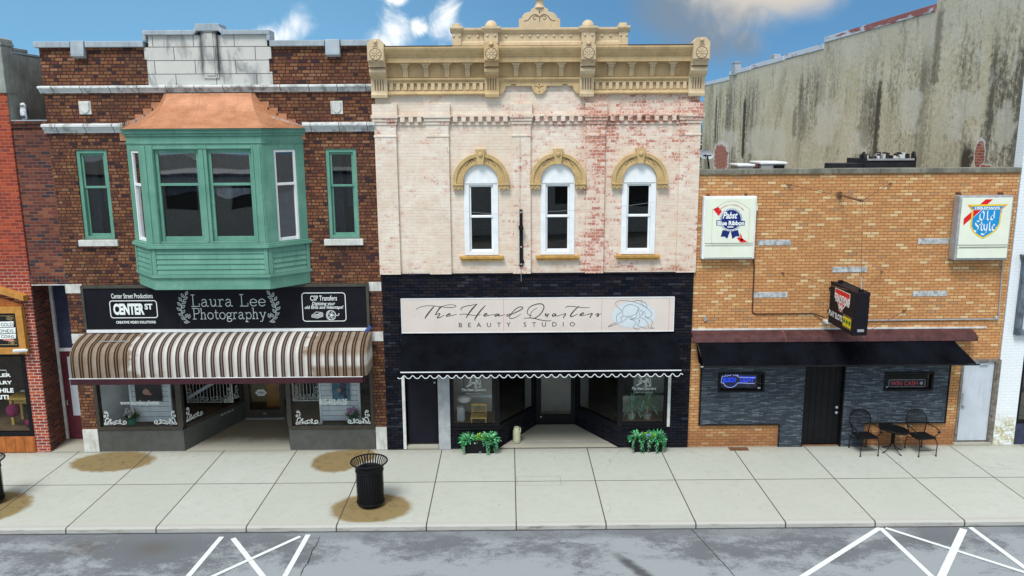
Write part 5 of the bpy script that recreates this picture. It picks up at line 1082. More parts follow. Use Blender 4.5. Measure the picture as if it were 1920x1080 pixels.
m = MB(); a, b = P3((372, 415)), P3((612, 310)); m.text('Pabst', front(-.234), a[0], b[0], a[1], b[1], bold=.025, shear=.35); a, b = P3((288, 518)), P3((712, 445)); m.text('Blue Ribbon', front(-.234), a[0], b[0], a[1], b[1], bold=.035); a, b = P3((448, 553)), P3((548, 530)); m.text('BEER', front(-.234), a[0], b[0], a[1], b[1], bold=.05)
c = P3((675, 742)); m.disc(c[0], c[1], .03, F, 8); m.build('lettering', 'letter_white', s3)
m = MB(); chars = 'Established in Milwaukee 1844'
for k in range(30):
    a = R(140-100*k/29); u, v = c3[0]+r3*1.36*cos(a), c3[1]+r3*1.30*sin(a)
    if k not in (11, 14, 24): m.box(u-.008, u+.006, Y3-.001, Y3, v-.012, v+.012)
m.build('small_print', 'pink_ink', s3)
MB().box(5.131, 5.17, -.16, -.05, 5.98, 6.10).build('switch_box', 'dirty_white', s3)
# shield beer sign
s4 = thing('beer_sign', 'cream box sign with blue shield and red diagonal stripe at right end', 'sign', (10.5, -.05, 5.5))
m = MB().box(9.87, 11.14, -.30, -.03, 4.775, 6.31); m.build('box', 'galv', s4, .02)
m = MB().box(9.915, 11.095, -.33, -.301, 5.15, 6.26).box(9.915, 11.095, -.33, -.301, 4.83, 5.06); m.box(9.915, 11.095, -.312, -.301, 5.07, 5.14); m.build('face', 'plastic_cream', s4, .012)
MB().box(9.94, 11.07, -.3315, -.331, 5.085, 5.10).build('seam_line', 'sign_frame', s4)
for x in (9.95, 10.95): MB().box(x, x+.03, -.15, -.02, 6.31, 6.36).box(x-.03, x+.06, -.06, -.0, 6.34, 6.37).build('hanger', 'rust', s4)
def P4(p): return (9.915+(p[0]-(185-(p[1]-85)*.085))*1.18/785, 6.26-(p[1]-(82-(p[0]-185)*.004))*1.41/965)
m = MB(); m.poly([P4(p) for p in [(205, 412), (545, 104), (657, 104), (195, 525)]], front(-.334)); m.build('red_stripe', 'red_ink', s4)
sh = [(258, 190), (890, 180), (800, 262), (775, 500), (730, 590), (650, 660), (512, 742), (420, 695), (345, 620), (305, 530), (328, 270)]
m = MB().poly([P4(p) for p in sh], front(-.336)); m.build('shield_border', 'yellow_ink', s4)
m = MB().poly([P4(p) for p in [(258, 190), (320, 205), (345, 265), (328, 270)]], front(-.337)); m.poly([P4(p) for p in [(890, 180), (830, 205), (785, 265), (800, 262)]], front(-.337)); m.poly([P4(p) for p in [(783, 265), (802, 262), (795, 330), (778, 330)]], front(-.337)); m.build('shield_shade', 'orange_ink', s4)
m = MB().poly([P4(p) for p in [(318, 218), (830, 208), (780, 262), (350, 268)]], front(-.338)); m.poly([P4(p) for p in [(352, 275), (780, 268), (755, 490), (712, 575), (640, 640), (512, 715), (430, 672), (368, 610), (330, 530), (342, 400)]], front(-.338)); m.build('shield', 'blue_ink', s4)
m = MB().poly([P4(p) for p in [(354, 275), (478, 273), (344, 398)]], front(-.340)); m.build('shield_stripe', 'red_ink', s4)
m = MB(); F = front(-.342); a, b = P4((372, 260)), P4((765, 222)); m.text("HEILEMAN'S", F, a[0], b[0], a[1], b[1], bold=.04)
nv = (.011, .015)
for st in ([(470, 320), (455, 350), (450, 410), (480, 440), (510, 425)], [(510, 425), (520, 330), (505, 295), (470, 320)], [(575, 290), (570, 420), (588, 438)], [(680, 290), (675, 410), (650, 435), (625, 420), (630, 375), (670, 350)],
           [(445, 460), (415, 450), (385, 480), (395, 515), (430, 545), (425, 590), (395, 625), (362, 605)], [(480, 465), (475, 590), (495, 610)], [(450, 510), (505, 505)], [(520, 505), (520, 580), (545, 600)], [(570, 500), (560, 610), (540, 660), (515, 675), (475, 655)], [(610, 465), (605, 590), (625, 610)], [(650, 565), (685, 530), (670, 505), (650, 530), (650, 590), (675, 605), (695, 590)]):
    m.nib([P4(p) for p in st], nv, F)
c = P4((708, 560)); m.disc(c[0], c[1], .012, F, 8); m.stroke([P4((352, 271)), P4((782, 264))], .008, F); m.stroke([P4((478, 273)), P4((344, 400))], .008, F); m.build('lettering', 'letter_white', s4)
MB().box(11.141, 11.17, -.2, -.05, 5.92, 6.02).build('switch_box', 'dirty_white', s4)
# projecting bar sign
s5 = thing('projecting_sign', 'black box sign projecting over the canopy with red triangle emblem', 'sign', (7.1, -1.0, 3.8))
XS0, XS1, YB, YF, ZB, ZT = 6.965, 7.285, -.30, -1.72, 3.31, 4.29
MB().box(XS0, XS1, YF, YB, ZB, ZT).build('box', 'sign_black', s5, .015)
m = MB()
for x in (XS0-.006, XS1-.034): m.px([(YF, ZT-.03), (YB, ZT-.03), (YB, ZT+.006), (YF, ZT+.006)], x, x+.04)
m.box(XS0-.006, XS0+.02, YF-.006, YF+.02, ZB, ZT); m.box(XS0-.006, XS0+.02, YF+.02, YB, ZB-.004, ZB+.02); m.build('trim', 'iron', s5, .004)
m = MB().box(7.07, 7.18, -1.62, -1.58, ZT+.006, ZT+.06); m.box(7.07, 7.18, -.5, -.46, ZT+.006, ZT+.06); m.box(7.05, 7.2, YB, -.02, 3.5, 3.55); m.box(7.05, 7.2, YB, -.02, 4.05, 4.10); each(m, 'bracket', 'iron', s5)
MB().box(6.93, 7.05, -.30, -.05, 3.24, 3.305).build('junction_box', 'dirty_white', s5, .01)
MB().box(XS0+.09, XS0+.24, YF-.004, YF, 3.40, 3.46).build('maker_plate', 'galv', s5)
FX = lambda o: (lambda u, v: (XS0-.003-o, YB-u, ZB+v)); W5, H5 = 1.42, .98
def P5(p):       # zoom px on the slanted face -> face coords
    u = (p[0]-(118-(p[1]-160)*.035))/478*W5
    zt = 150+(p[0]-128)*(330-150)/(600-128); zb = 748+(p[0]-95)*(965-748)/(555-95)
    return (max(0, min(W5, u)), H5*(1-(p[1]-zt)/(zb-zt)))
m = MB().poly([P5(p) for p in [(215, 240), (498, 345), (492, 505), (440, 500), (330, 618), (240, 400), (212, 395)]], FX(.002)); m.build('emblem_edge', 'letter_white', s5)
m = MB().poly([P5(p) for p in [(222, 370), (485, 480), (480, 495), (432, 485), (330, 600), (248, 400)]], FX(.004)); m.build('emblem', 'red_ink', s5)
m = MB().poly([P5(p) for p in [(262, 400), (428, 462), (400, 490), (300, 450)]], FX(.005)); m.build('emblem_shade', 'black_ink', s5)
m = MB().poly([P5(p) for p in [(222, 252), (490, 352), (485, 470), (222, 362)]], FX(.005)); m.build('name_shadow', 'red_ink', s5)
m = MB(); a, b = P5((232, 365)), P5((485, 365)); m.text('TRADITIONS', FX(.007), a[0]-.03, b[0]+.03, .575, .78, bold=.035); a, b = P5((303, 450)), P5((378, 450)); m.text('BAR', FX(.008), a[0], b[0], .45, .56, bold=.04)
m.text('PLAY SLOTS', FX(.004), .03, .82, .17, .31, bold=.03); m.build('lettering', 'letter_white', s5)
m = MB(); a, b = P5((295, 525)), P5((380, 545)); m.text('EST. 1970', FX(.006), a[0], b[0], .385, .43, bold=.02); m.build('small_print', 'pink_ink', s5)
m = MB()
for k in range(3): m.poly([(.86+k*.145, .12), (.86+k*.145+.135, .12), (.86+k*.145+.135, .34), (.86+k*.145, .34)], FX(.003))
m.build('reels', 'yellow_ink', s5)
m = MB()
for k in range(3):
    c = (.927+k*.145, .235)
    for d in ((-.025, 0), (.025, 0), (0, .035), (0, -.03)): m.disc(c[0]+d[0], c[1]+d[1], .034, FX(.005), 10)
m.build('clover', 'green_ink', s5)
m = MB(); m.stroke([(.845, .37), (1.31, .37), (1.31, .10), (.845, .10)], .012, FX(.004), True); m.build('reel_frame', 'gold_ink', s5)
# neon signs
s6 = thing('neon_sign', 'blue neon beer sign with mountain outline in left bar window', 'neon sign', (4.9, .02, 1.7))
def P6(p): return (4.44+(p[0]-395)*1.15/935, 1.965-(p[1]-205)*.51/375)
F6 = lambda y: (lambda p: (P6(p)[0], y, P6(p)[1]))
m = MB()
for st in ([(485, 415), (470, 410), (485, 285), (540, 290), (570, 240)], [(815, 305), (790, 250)], [(830, 310), (1165, 318)], [(480, 412), (515, 415), (560, 470), (620, 500), (690, 500), (750, 475), (810, 415), (1150, 430)], [(575, 292), (615, 265), (640, 280), (690, 240), (725, 275), (750, 262), (795, 290)]):
    m.tube([F6(.0)(p) for p in st], .0095, 6)
m.build('tube', 'neon_pale', s6)
m = MB(); m.tube([F6(.005)(p) for p in crom([(520, 410), (560, 465), (620, 492), (690, 492), (750, 468), (800, 415)], 4)], .007, 6); m.tube([F6(.005)(p) for p in [(545, 290), (590, 240)]], .008, 6); m.tube([F6(.005)(p) for p in [(770, 245), (810, 300)]], .008, 6); m.tube([F6(.005)(p) for p in [(840, 292), (1165, 300)]], .006, 6)
a, b = P6((505, 405)), P6((770, 312)); m.text('BUSCH', front(.004), a[0], b[0], a[1], b[1], bold=.04, shear=.15); a, b = P6((850, 405)), P6((1145, 322)); m.text('LIGHT', front(.004), a[0], b[0], a[1], b[1], bold=.03, shear=.15); m.build('letters', 'neon_blue', s6)
MB().box(4.55, 5.42, .02, .03, 1.55, 1.88).build('backing', 'navy_panel', s6)
s7 = thing('neon_sign', 'faintly glowing red lettered cash sign in right bar window', 'neon sign', (9.2, .02, 1.6))
m = MB(); m.tube([(u, .0, v) for u, v in rrect(8.72, 9.62, 1.545, 1.725, .02)], .008, 6, closed=True); m.build('border', 'neon_dead', s7)
m = MB(); m.text('WIN CASH', front(.0), 8.77, 9.44, 1.578, 1.695, bold=.004); m.build('letters', 'neon_red', s7)  # letters emit a faint red glow of their own
m = MB(); m.disc(9.53, 1.635, .042, front(.0), 12); m.build('bulb', 'neon_dead', s7); MB().box(8.7, 9.64, .02, .028, 1.53, 1.74).build('backing', 'room_dark', s7)
# jeweller's gabled sign
s8 = thing('shop_sign', 'black sign with ribbon banners in orange timber gable frame', 'sign', (-15.2, -.05, 3.3))
m = MB().ring(-17.9, -12.50, 2.60, 3.78, .17, -.16, -.02, .16, .16); m.build('frame', 'wood_gold', s8, .008)
m = MB()
for i in range(13): a = -17.9+i*.4154; zt = lambda x: 3.80+.34*min(x+17.95, -12.45-x); m.py([(a, 3.79), (a+.411, 3.79), (a+.411, max(3.8, zt(a+.411))), (a, max(3.8, zt(a)))], -.08, -.02)
m.build('gable_boards', 'wood_orange', s8)
m = MB().py([(-15.2, 4.88), (-12.38, 3.93), (-12.38, 4.06), (-15.2, 5.02)], -.22, -.01).py([(-15.2, 4.88), (-18.0, 3.93), (-18.0, 4.06), (-15.2, 5.02)], -.22, -.011); m.build('gable_roof', 'wood_gold', s8, .008)
MB().box(-17.73, -12.67, -.10, -.03, 2.76, 3.62).build('board', 'black_ink', s8)
F = front(-.103); m = MB()
m.stroke([(-17.66, 2.83), (-12.74, 2.83), (-12.74, 3.55), (-17.66, 3.55)], .012, F, True)
for k in range(4): m.stroke(arc(-12.80-.035*k, 3.47+.012*k, .04, 200*k, 200*k+250, 8), .010, F); m.stroke(arc(-12.80-.035*k, 2.90-.01*k, .035, 100*k, 100*k+250, 8), .010, F)
m.build('gold_border', 'gold_ink', s8)
m = MB()
for a, b, z, h in ((-13.56, -12.76, 3.275, .12), (-13.60, -12.73, 3.12, .12), (-13.28, -12.74, 2.985, .10)): m.poly([(a, z-.02), (b-.02, z+.0), (b, z+h+.02), (a, z+h)], F)
m.build('banner', 'letter_white', s8)
MB().poly([(-13.1, 2.95), (-12.84, 2.90), (-12.80, 2.955), (-13.0, 3.0)], front(-.1025)).build('banner_tail', 'pink_ink', s8)
MB().disc(-13.4, 2.86, .16, F, 16, .04).build('ring_emblem', 'letter_white', s8)
m = MB(); F = front(-.106); m.text('WE BUY GOLD', F, -13.50, -12.79, 3.29, 3.375); m.text('DIAMONDS', F, -13.49, -12.79, 3.135, 3.215); m.text('& COINS', F, -13.21, -12.79, 3.0, 3.07); m.build('lettering', 'letter_dark', s8)
s9 = thing('window_lettering', 'bold white repair lettering on the jeweller window glass', 'lettering', (-13.5, .04, 1.5))
m = MB(); F = front(.044)
for s_, x, z in (('JEWELER', -13.09, 1.94), ('JEWELRY', -13.08, 1.75), ('WHILE', -13.07, 1.56), ('WAIT!', -13.21, 1.385)): m.text(s_, F, x-.11*len(s_), x, z, z+.115, bold=.035)
m.stroke([(-13.6, 2.14), (-13.19, 2.14), (-13.19, 2.07)], .012, F); m.build('letters', 'letter_white', s9)
# lettering and scrollwork on the photographer's glass
def spiral(cx, cz, r, a0, turns, n=18): return [(cx+r*(1-.8*i/n)*cos(R(a0+360*turns*i/n)), cz+r*(1-.8*i/n)*sin(R(a0+360*turns*i/n))) for i in range(n+1)]
def ornament(mb, x, z, s, F, k=1):
    T_ = lambda pts: [(x+s*u*k, z+v*k) for u, v in pts]; w = .020
    for st in (crom([(.02, .03), (.12, .02), (.22, .06), (.30, .12), (.36, .10), (.44, .03), (.52, .03)], 4), spiral(.50, .075, .055, -60, 1.1), spiral(.12, .075, .062, 180, 1.4), spiral(.25, .07, .058, 160, 1.3), spiral(.39, .13, .035, 200, 1.0), spiral(.16, .15, .03, 160, .9),
               crom([(.03, .02), (.03, .12), (.07, .20), (.11, .27), (.09, .35), (.05, .37)], 4), spiral(.06, .335, .038, 60, 1.1), spiral(.03, .23, .035, 20, 1.0), spiral(.10, .19, .03, 100, .9), spiral(.02, .03, .03, 90, 1.0), [(.34, .07), (.40, .03)], [(.30, .03), (.36, .06)]): mb.stroke(T_(st), w*k, F)
g1 = thing('window_lettering', 'white web address and scrollwork on left photo shop window', 'lettering', (-10, .03, 1.0))
m = MB(); F = front(.036); m.text('www.lauralee.photos', F, -10.46, -9.49, 1.185, 1.335, bold=.03); m.build('letters', 'letter_white', g1)
for x, s_ in ((-10.90, 1), (-9.10, -1)): m = MB(); ornament(m, x, .685, s_, F); m.build('scrollwork', 'letter_white', g1)
m = MB(); ornament(m, .16, .70, 1, lambda u, v: FL(u, v, -.022)); ornament(m, LL-.2, .75, -1, lambda u, v: FL(u, v, -.022)); m.build('scrollwork', 'letter_white', g1)
m = MB(); m.text('105 W. Main St.', lambda u, v: FL(u, v, .005), LL-.95, LL-.45, .47, .52); m.build('letters', 'letter_white', g1)
g2 = thing('window_lettering', 'white phone number and scrollwork on right photo shop window', 'lettering', (-5.2, .03, 1.0))
m = MB(); m.text('815-432-0125', F, -5.49, -4.80, 1.18, 1.33, bold=.03); m.build('letters', 'letter_white', g2)
for x, s_ in ((-6.10, 1), (-4.25, -1)): m = MB(); ornament(m, x, .66, s_, F); m.build('scrollwork', 'letter_white', g2)
os_ = thing('open_sign', 'white scalloped OPEN sign hanging on the photo shop door', 'sign', (-7.6, 2.0, .85))
m = MB(); F = front(2.085); pts = []
for k in range(40): a = 2*pi*k/40; r_ = 1+.09*cos(6*a); pts.append((-7.595+.145*r_*cos(a), .83+.095*r_*sin(a)))
m.prism(pts, front(2.09), front(2.10)); m.build('plaque', 'letter_white', os_); m = MB(); m.text('OPEN', front(2.087), -7.69, -7.50, .80, .865, bold=.01); m.stroke([(-7.66, .77), (-7.53, .77)], .008, front(2.087)); m.build('letters', 'letter_dark', os_)
# salon window logos
for (cx, lab) in ((-1.62, 'white line drawing and script on left salon window'), (2.62, 'white line drawing and script on right salon window')):
    g = thing('window_lettering', lab, 'lettering', (cx, .04, 1.6), 'salon window logos')
    m = MB(); F = front(.046)
    for st in LADY: m.stroke(crom([(cx+(p[0]-1240)*.00062, 1.60+(450-p[1])*.00085) for p in st], 4), .0105, F)
    m.build('line_drawing', 'letter_white', g)
    m = MB(); m.text('The Head Quarters', F, cx-.30, cx+.30, 1.49, 1.575, bold=.002, shear=.4); m.build('letters', 'letter_white', g); m = MB(); m.text('BEAUTY STUDIO', F, cx-.2, cx+.2, 1.42, 1.445, sp=1.8); m.build('letters', 'letter_white', g)
m = MB(); m.text('The Head Quarters', front(1.525), .33, .68, 1.52, 1.56, shear=.3); tag(m.build('window_lettering', 'letter_white'), 'tiny white script on the glass salon door', 'lettering')

# ================================================================== awnings
a1 = thing('striped_awning', 'brown and cream striped fabric awning with damp stained ends', 'awning', (-7.6, -.4, 2.6))
pr = [(-.06, 3.105), (-.25, 3.09), (-.45, 3.05), (-.62, 2.985), (-.76, 2.90), (-.85, 2.79), (-.885, 2.68), (-.90, 2.55), (-.905, 2.38), (-.90, 2.205)]
A0, A1 = -11.12, -4.10; n = 120; vs = []; fs = []
for i in range(n+1):
    x = A0+(A1-A0)*i/n; sagp = math.exp(-((x+10.2)/.62)**2)+math.exp(-((x+4.98)/.52)**2)
    ends = min(1, (x-A0)/.14, (A1-x)/.05); ends = ends**.5 if ends > 0 else 0
    for j, (y, z) in enumerate(pr):
        d = math.exp(-((y+.42)/.20)**2)*sagp*.085; zz = z-d-.03*(1-ends)*(j < 7); yy = y+.10*(1-ends)*(y/-.9); yy += .012*sin(x*7.3+j*.6)*(j > 4)
        vs.append((x, yy, zz))
J = len(pr); fs = [(i*J+j, (i+1)*J+j, (i+1)*J+j+1, i*J+j+1) for i in range(n) for j in range(J-1)]
m = MB().raw(vs, fs)
for i in (0, n): m.raw([vs[i*J+j] for j in range(J)]+[(vs[i*J][0], -.06, 2.205)], [tuple(range(J+1))])
cn1 = m.build('canopy', 'awning_stripe', a1, smooth=True)
m = MB(); m.box(A0, A1-.1, -.915, -.895, 2.19, 2.204); m.build('white_edge', 'white_metal', a1)
m = MB(); m.box(A0+.02, A1-.1, -.91, -.85, 2.04, 2.188); m.px([(-.85, 2.04), (-.85, 2.188), (-.02, 2.40), (-.02, 2.27)], A1-.12, A1-.06); m.px([(-.85, 2.04), (-.85, 2.188), (-.02, 2.40), (-.02, 2.27)], A0+.02, A0+.08); m.build('valance', 'maroon_trim', a1, .01)
m = MB(); m.box(-10.55, -9.9, -.50, -.44, 2.985, 2.995); m.build('puddle', 'galv', a1)
a2 = thing('black_awning', 'black sloping awning with white scalloped edge over salon front', 'awning', (0, -.4, 2.6))
m = MB(); B0, B1 = -3.36, 3.36; nn = 60
vs = [(B0+(B1-B0)*i/nn, y+.01*sin(i*.7)*(k in (1, 2)), z+.008*sin(i*.45+k)) for i in range(nn+1) for k, (y, z) in enumerate(((-.02, 2.99), (-.28, 2.755), (-.55, 2.51), (-.83, 2.265)))]
m.raw(vs, [(i*4+k, (i+1)*4+k, (i+1)*4+k+1, i*4+k+1) for i in range(nn) for k in range(3)])
for x in (B0, B1): m.px([(-.02, 2.99), (-.83, 2.265), (-.83, 2.20), (-.02, 2.2)], x-.004, x+.004)
m.build('canopy', 'black_fabric', a2)
per = .2055
def sc_z(x): c_ = (cos(2*pi*(x-.055)/per)+1)/2; return 2.122+.072*c_**1.7
xs = [B0-.03+(B1-B0+.05)*i/420 for i in range(421)]
m = MB(); m.raw([p for x in xs for p in ((x, -.835, 2.262), (x, -.842, sc_z(x)+.006))], [(2*i, 2*i+2, 2*i+3, 2*i+1) for i in range(420)]); m.build('valance', 'black_fabric', a2)
m = MB(); m.stroke([(x, sc_z(x)) for x in xs], .018, front(-.845)); m.build('scallop_trim', 'white_paint', a2); MB().box(B0+.04, B1-.02, -.85, -.836, 2.262, 2.285).build('white_edge', 'white_paint', a2)
a3 = thing('black_awning', 'plain black awning below maroon metal canopy on the bar', 'awning', (7, -.5, 2.6))
m = MB(); C0, C1 = 3.84, 10.16; nn = 50; vs = []
for i in range(nn+1):
    t_ = i/nn
    for k, (y, z, xa, xb) in enumerate(((-.26, 2.86, 3.80, 10.02), (-.45, 2.70, 3.84, 10.13), (-.64, 2.54, 3.86, 10.25), (-.84, 2.36, 3.88, 10.36))): vs.append((xa+(xb-xa)*t_, y+.012*sin(t_*37+k), z+.010*sin(t_*23+k*1.3)))
m.raw(vs, [(i*4+k, (i+1)*4+k, (i+1)*4+k+1, i*4+k+1) for i in range(nn) for k in range(3)])
m.poly([(-.26, 2.86), (-.84, 2.36), (-.30, 2.30)], lambda u, v: (3.80+(2.86-v)*.13, u, v)); m.poly([(-.26, 2.86), (-.84, 2.36), (-.30, 2.30)], lambda u, v: (10.03+(2.86-v)*.6, u, v)); m.build('canopy', 'black_fabric', a3)
MB().tube([(3.86, -.84, 2.352), (10.42, -.84, 2.352)], .018, 8).build('front_bar', 'iron', a3); MB().tube([(10.42, -.84, 2.352), (10.50, -.84, 2.352)], .016, 8).build('bar_end', 'galv', a3); MB().tube([(3.80, -.84, 2.352), (3.86, -.84, 2.352)], .016, 8).build('bar_end', 'galv', a3)

# ================================================================== fixings on the facades
b1 = thing('sign_bracket', 'empty black iron sign bracket beside middle arched window', 'bracket', (-.42, -.1, 5.4))
m = MB().box(-.475, -.39, -.12, -.075, 4.67, 5.62); m.box(-.47, -.40, -.12, -.075, 5.62, 6.04); m.box(-.49, -.385, -.30, -.06, 5.58, 5.66); m.box(-.395, -.365, -.12, -.08, 4.75, 4.82); m.build('bar', 'iron', b1, .006)
m = MB()
for z in (5.98, 5.15, 4.73): m.disc(-.432, z, .022, front(-.1215), 10)
m.build('bolt', 'galv', b1); each(MB().tube([(-.46, -.10, 6.04), (-.45, -.09, 7.9)], .004, 4).tube([(-.44, -.1, 4.68), (-.435, -.06, 4.30)], .006, 5), 'wire', 'galv', b1)
tag(MB().tube([(-3.55, -.02, 6.14), (-3.2, -.2, 6.12), (-1.0, -.25, 5.95), (1.5, -.2, 6.05), (3.2, -.1, 6.25)], .0035, 4).build('cable', 'galv'), 'thin grey cable strung across the cream facade', 'cable')
b2 = thing('sign_pole', 'rusty iron pole with guy wires on tan brick wall', 'bracket', (7.2, -.5, 6.3))
m = MB().tube([(7.14, 0, 6.33), (7.18, -1.2, 6.28)], .028, 8); m.build('pole', 'rust', b2); m = MB().box(7.08, 7.20, -.03, 0, 6.26, 6.40); m.build('wall_plate', 'rust', b2)
for nm, a in (('guy_wire', (5.87, 0, 6.59)), ('guy_wire', (8.36, 0, 6.60))): MB().tube([(7.18, -1.18, 6.28), a], .007, 5).tube([a, (a[0]*.93+7.18*.07, -.08, a[2]-.02)], .018, 6).build(nm, 'rust', b2)
MB().tube([(7.18, -1.19, 6.26), (7.13, -1.60, 4.36)], .006, 5).build('hanging_wire', 'rust', b2); MB().tube([(7.135, -1.55, 4.62), (7.13, -1.60, 4.34)], .012, 6).build('turnbuckle', 'galv', b2)
for a, b, lab in (((5.87, 0, 4.46), (6.98, -1.3, 4.27), 'thin rusty guy wire left of the projecting sign'), ((8.33, 0, 4.47), (7.27, -1.5, 4.27), 'thin rusty guy wire up right of the projecting sign'), ((8.98, 0, 3.50), (7.3, -.9, 2.98), 'thin rusty guy wire low right of the projecting sign')): tag(MB().tube([a, b], .007, 5).tube([a, (a[0]*.95+b[0]*.05, -.06, a[2])], .016, 6).build('guy_wire', 'rust'), lab, 'wire')
tag(MB().tube([(5.16, -.04, 4.83), (5.20, -.025, 4.6), (5.21, -.02, 3.52), (5.24, -.02, 3.46), (5.32, -.02, 3.44), (6.7, -.02, 3.44), (6.82, -.05, 3.40), (6.96, -.1, 3.36)], .016, 6).build('conduit', 'pipe_dark'), 'dark brown conduit from ribbon beer sign to projecting sign', 'pipe')
tag(MB().tube([(11.20, -.04, 4.78), (11.26, -.03, 3.32), (11.22, -.03, 3.27), (8.0, -.03, 3.26), (7.3, -.1, 3.33)], .017, 6).lathe([(.05, 0), (.05, .05), (.02, .08)], (11.2, -.04, 3.27), 10).build('conduit', 'galv'), 'grey metal conduit from shield beer sign along the wall', 'pipe')
tag(MB().box(4.03, 4.09, -.05, 0, 3.28, 3.38).build('wall_box', 'galv'), 'small grey box on tan brick above canopy left end', 'box')
cam = thing('security_camera', 'small white bullet security camera above jeweller window', 'camera', (-12.6, -.1, 2.7))
m = MB().tube([(-12.50, -.12, 2.69), (-12.74, -.30, 2.72)], .045, 12); m.build('housing', 'white_paint', cam, .005); m = MB().tube([(-12.50, -.02, 2.66), (-12.53, -.10, 2.66), (-12.56, -.15, 2.70)], .016, 6); m.build('mount', 'sign_black', cam)
tag(MB().box(4.76, 5.24, -.27, -.06, -.01, .006).build('grate', 'rust'), 'rusty iron vent grate in pavement by tan brick wall', 'grate')

# ================================================================== street furniture
def make_bin():
    t = thing('trash_can', 'black slatted steel litter bin standing mid pavement on a damp patch', 'trash can')
    N = 34
    for name, rr in (('slats', .295),):
        m = MB()
        for k in range(N):
            a = 2*pi*k/N; d = .55*2*pi/N/2*1.0
            pts = [(.285, .07), (.292, .5), (.292, .76), (.30, .86), (.325, .94), (.36, .985), (.382, .995)]
            for (r0, z0_), (r1, z1_) in zip(pts[:-1], pts[1:]):
                m.raw([(r0*cos(a-d), r0*sin(a-d), z0_), (r0*cos(a+d), r0*sin(a+d), z0_), (r1*cos(a+d), r1*sin(a+d), z1_), (r1*cos(a-d), r1*sin(a-d), z1_)], [(0, 1, 2, 3)])
        m.build('slats', 'iron', t)
    m = MB()
    for r_, z, w in ((.385, .995, .016), (.29, .80, .014), (.288, .10, .014)): m.tube([(r_*cos(2*pi*k/36), r_*sin(2*pi*k/36), z) for k in range(36)], w, 6, closed=True)
    each(m, 'hoop', 'iron', t, smooth=True)
    m = MB().lathe([(.27, .06), (.275, .84), (.24, .86), (.225, .84), (.215, .75), (.2, .3), (.0, .3)], n=28, cap=False); m.build('liner', 'black_paint', t, smooth=True)
    m = MB().lathe([(.20, 0), (.21, .05), (.29, .065), (.29, .085), (0, .085)], n=28); m.build('base', 'iron', t)
    return t
bin1 = make_bin(); bin1.location = (-3.735, -3.06, 0); bin1['group'] = 'black litter bins'; bin1['label'] = 'black slatted litter bin standing whole in a damp patch near the kerb'
bin2 = copy_tree(bin1); bin2.location = (-12.06, -2.82, 0); bin2.rotation_euler.z = .3; bin2['label'] = 'black slatted litter bin cut by left edge before red brick shop'
def make_chair():
    t = thing('patio_chair', 'x', 'chair', group='wrought iron chairs outside the bar')
    sz = .43
    seat = [(-.23, -.22), (.23, -.22), (.25, -.1), (.22, .24), (-.22, .24), (-.25, -.1)]
    m = MB().tube([(x, y, sz) for x, y in seat], .012, 6, closed=True)
    m.build('seat_frame', 'iron', t)
    m = MB()
    m.pz([(x*.98, y*.98) for x, y in seat], sz-.006, sz+.004); m.build('seat', 'iron', t)
    hoop = [(-.20, .22, sz), (-.235, .235, .58), (-.275, .27, .72), (-.25, .31, .86), (-.16, .335, .955), (0, .345, .985), (.16, .335, .955), (.25, .31, .86), (.275, .27, .72), (.235, .235, .58), (.20, .22, sz)]
    hp = [tuple(p) for p in crom(hoop, 4)]
    bf = MB().tube(hp, .0125, 6).build('backrest', 'iron', t, smooth=True)
    m = MB()
    def hw(z):
        t_ = (z-.44)/.545; return .205+.075*sin(min(1, max(0, t_))*pi*.75) if t_ < .62 else .272*math.sqrt(max(0, 1-((t_-.62)/.40)**2))
    yb = lambda z: .22+.125*((z-.43)/.55)
    for i in range(-18, 19):
        u = i*.030
        seg = [(u+s_*(z-.7), yb(z), z) for s_ in (0,) for z in [.44+.018*k for k in range(31)] if abs(u+s_*(z-.7)) < hw(z)]
        for s_ in (.8, -.8):
            seg = [(u+s_*(z-.7), yb(z), z) for z in [.44+.018*k for k in range(31)] if abs(u+s_*(z-.7)) < hw(z)]
            if len(seg) > 1: m.tube([seg[0], seg[-1]], .0019, 3, caps=False)
    m.build('back_mesh', 'iron', bf)
    for s_ in (-1, 1):
        arm = crom([(s_*.265, .25, .66), (s_*.29, .12, .655), (s_*.305, -.05, .65), (s_*.305, -.17, .635), (s_*.30, -.20, .60)], 4)
        ao = MB().tube(arm, .0125, 6).lathe([(.03, -.035), (.035, -.01), (.022, .01), (.012, .02)], (s_*.30, -.20, .60), 10).build('arm', 'iron', t, smooth=True)
        MB().tube(crom([(s_*.30, -.19, .60), (s_*.285, -.15, .5), (s_*.245, -.10, .43)], 4), .010, 6).build('arm_post', 'iron', ao)
        lf = crom([(s_*.20, -.05, sz-.01), (s_*.215, -.22, .40), (s_*.225, -.275, .30), (s_*.225, -.27, .14), (s_*.225, -.27, .012)], 4)
        MB().tube(lf, .011, 6).lathe([(.024, 0), (.024, .012), (.012, .02)], (s_*.225, -.27, 0), 10).build('leg', 'iron', t, smooth=True)
        lb = crom([(s_*.20, .02, sz-.01), (s_*.21, .16, .33), (s_*.215, .26, .33), (s_*.22, .31, .18), (s_*.22, .31, .012)], 4)
        MB().tube(lb, .011, 6).lathe([(.024, 0), (.024, .012), (.012, .02)], (s_*.22, .31, 0), 10).build('leg', 'iron', t, smooth=True)
    each(MB().tube([(-.225, -.26, .16), (.225, -.26, .16)], .009, 6).tube([(-.22, .27, .24), (.22, .27, .24)], .008, 6), 'stretcher', 'iron', t)
    return t
ch = make_chair(); ch.location = (8.03, -.42, 0); ch.rotation_euler.z = R(4); ch['label'] = 'black wrought iron chair left of the round table, by bar door'
c2 = copy_tree(ch); c2.location = (9.42, -.47, 0); c2.rotation_euler.z = R(6); c2['label'] = 'black wrought iron chair right of the round table'
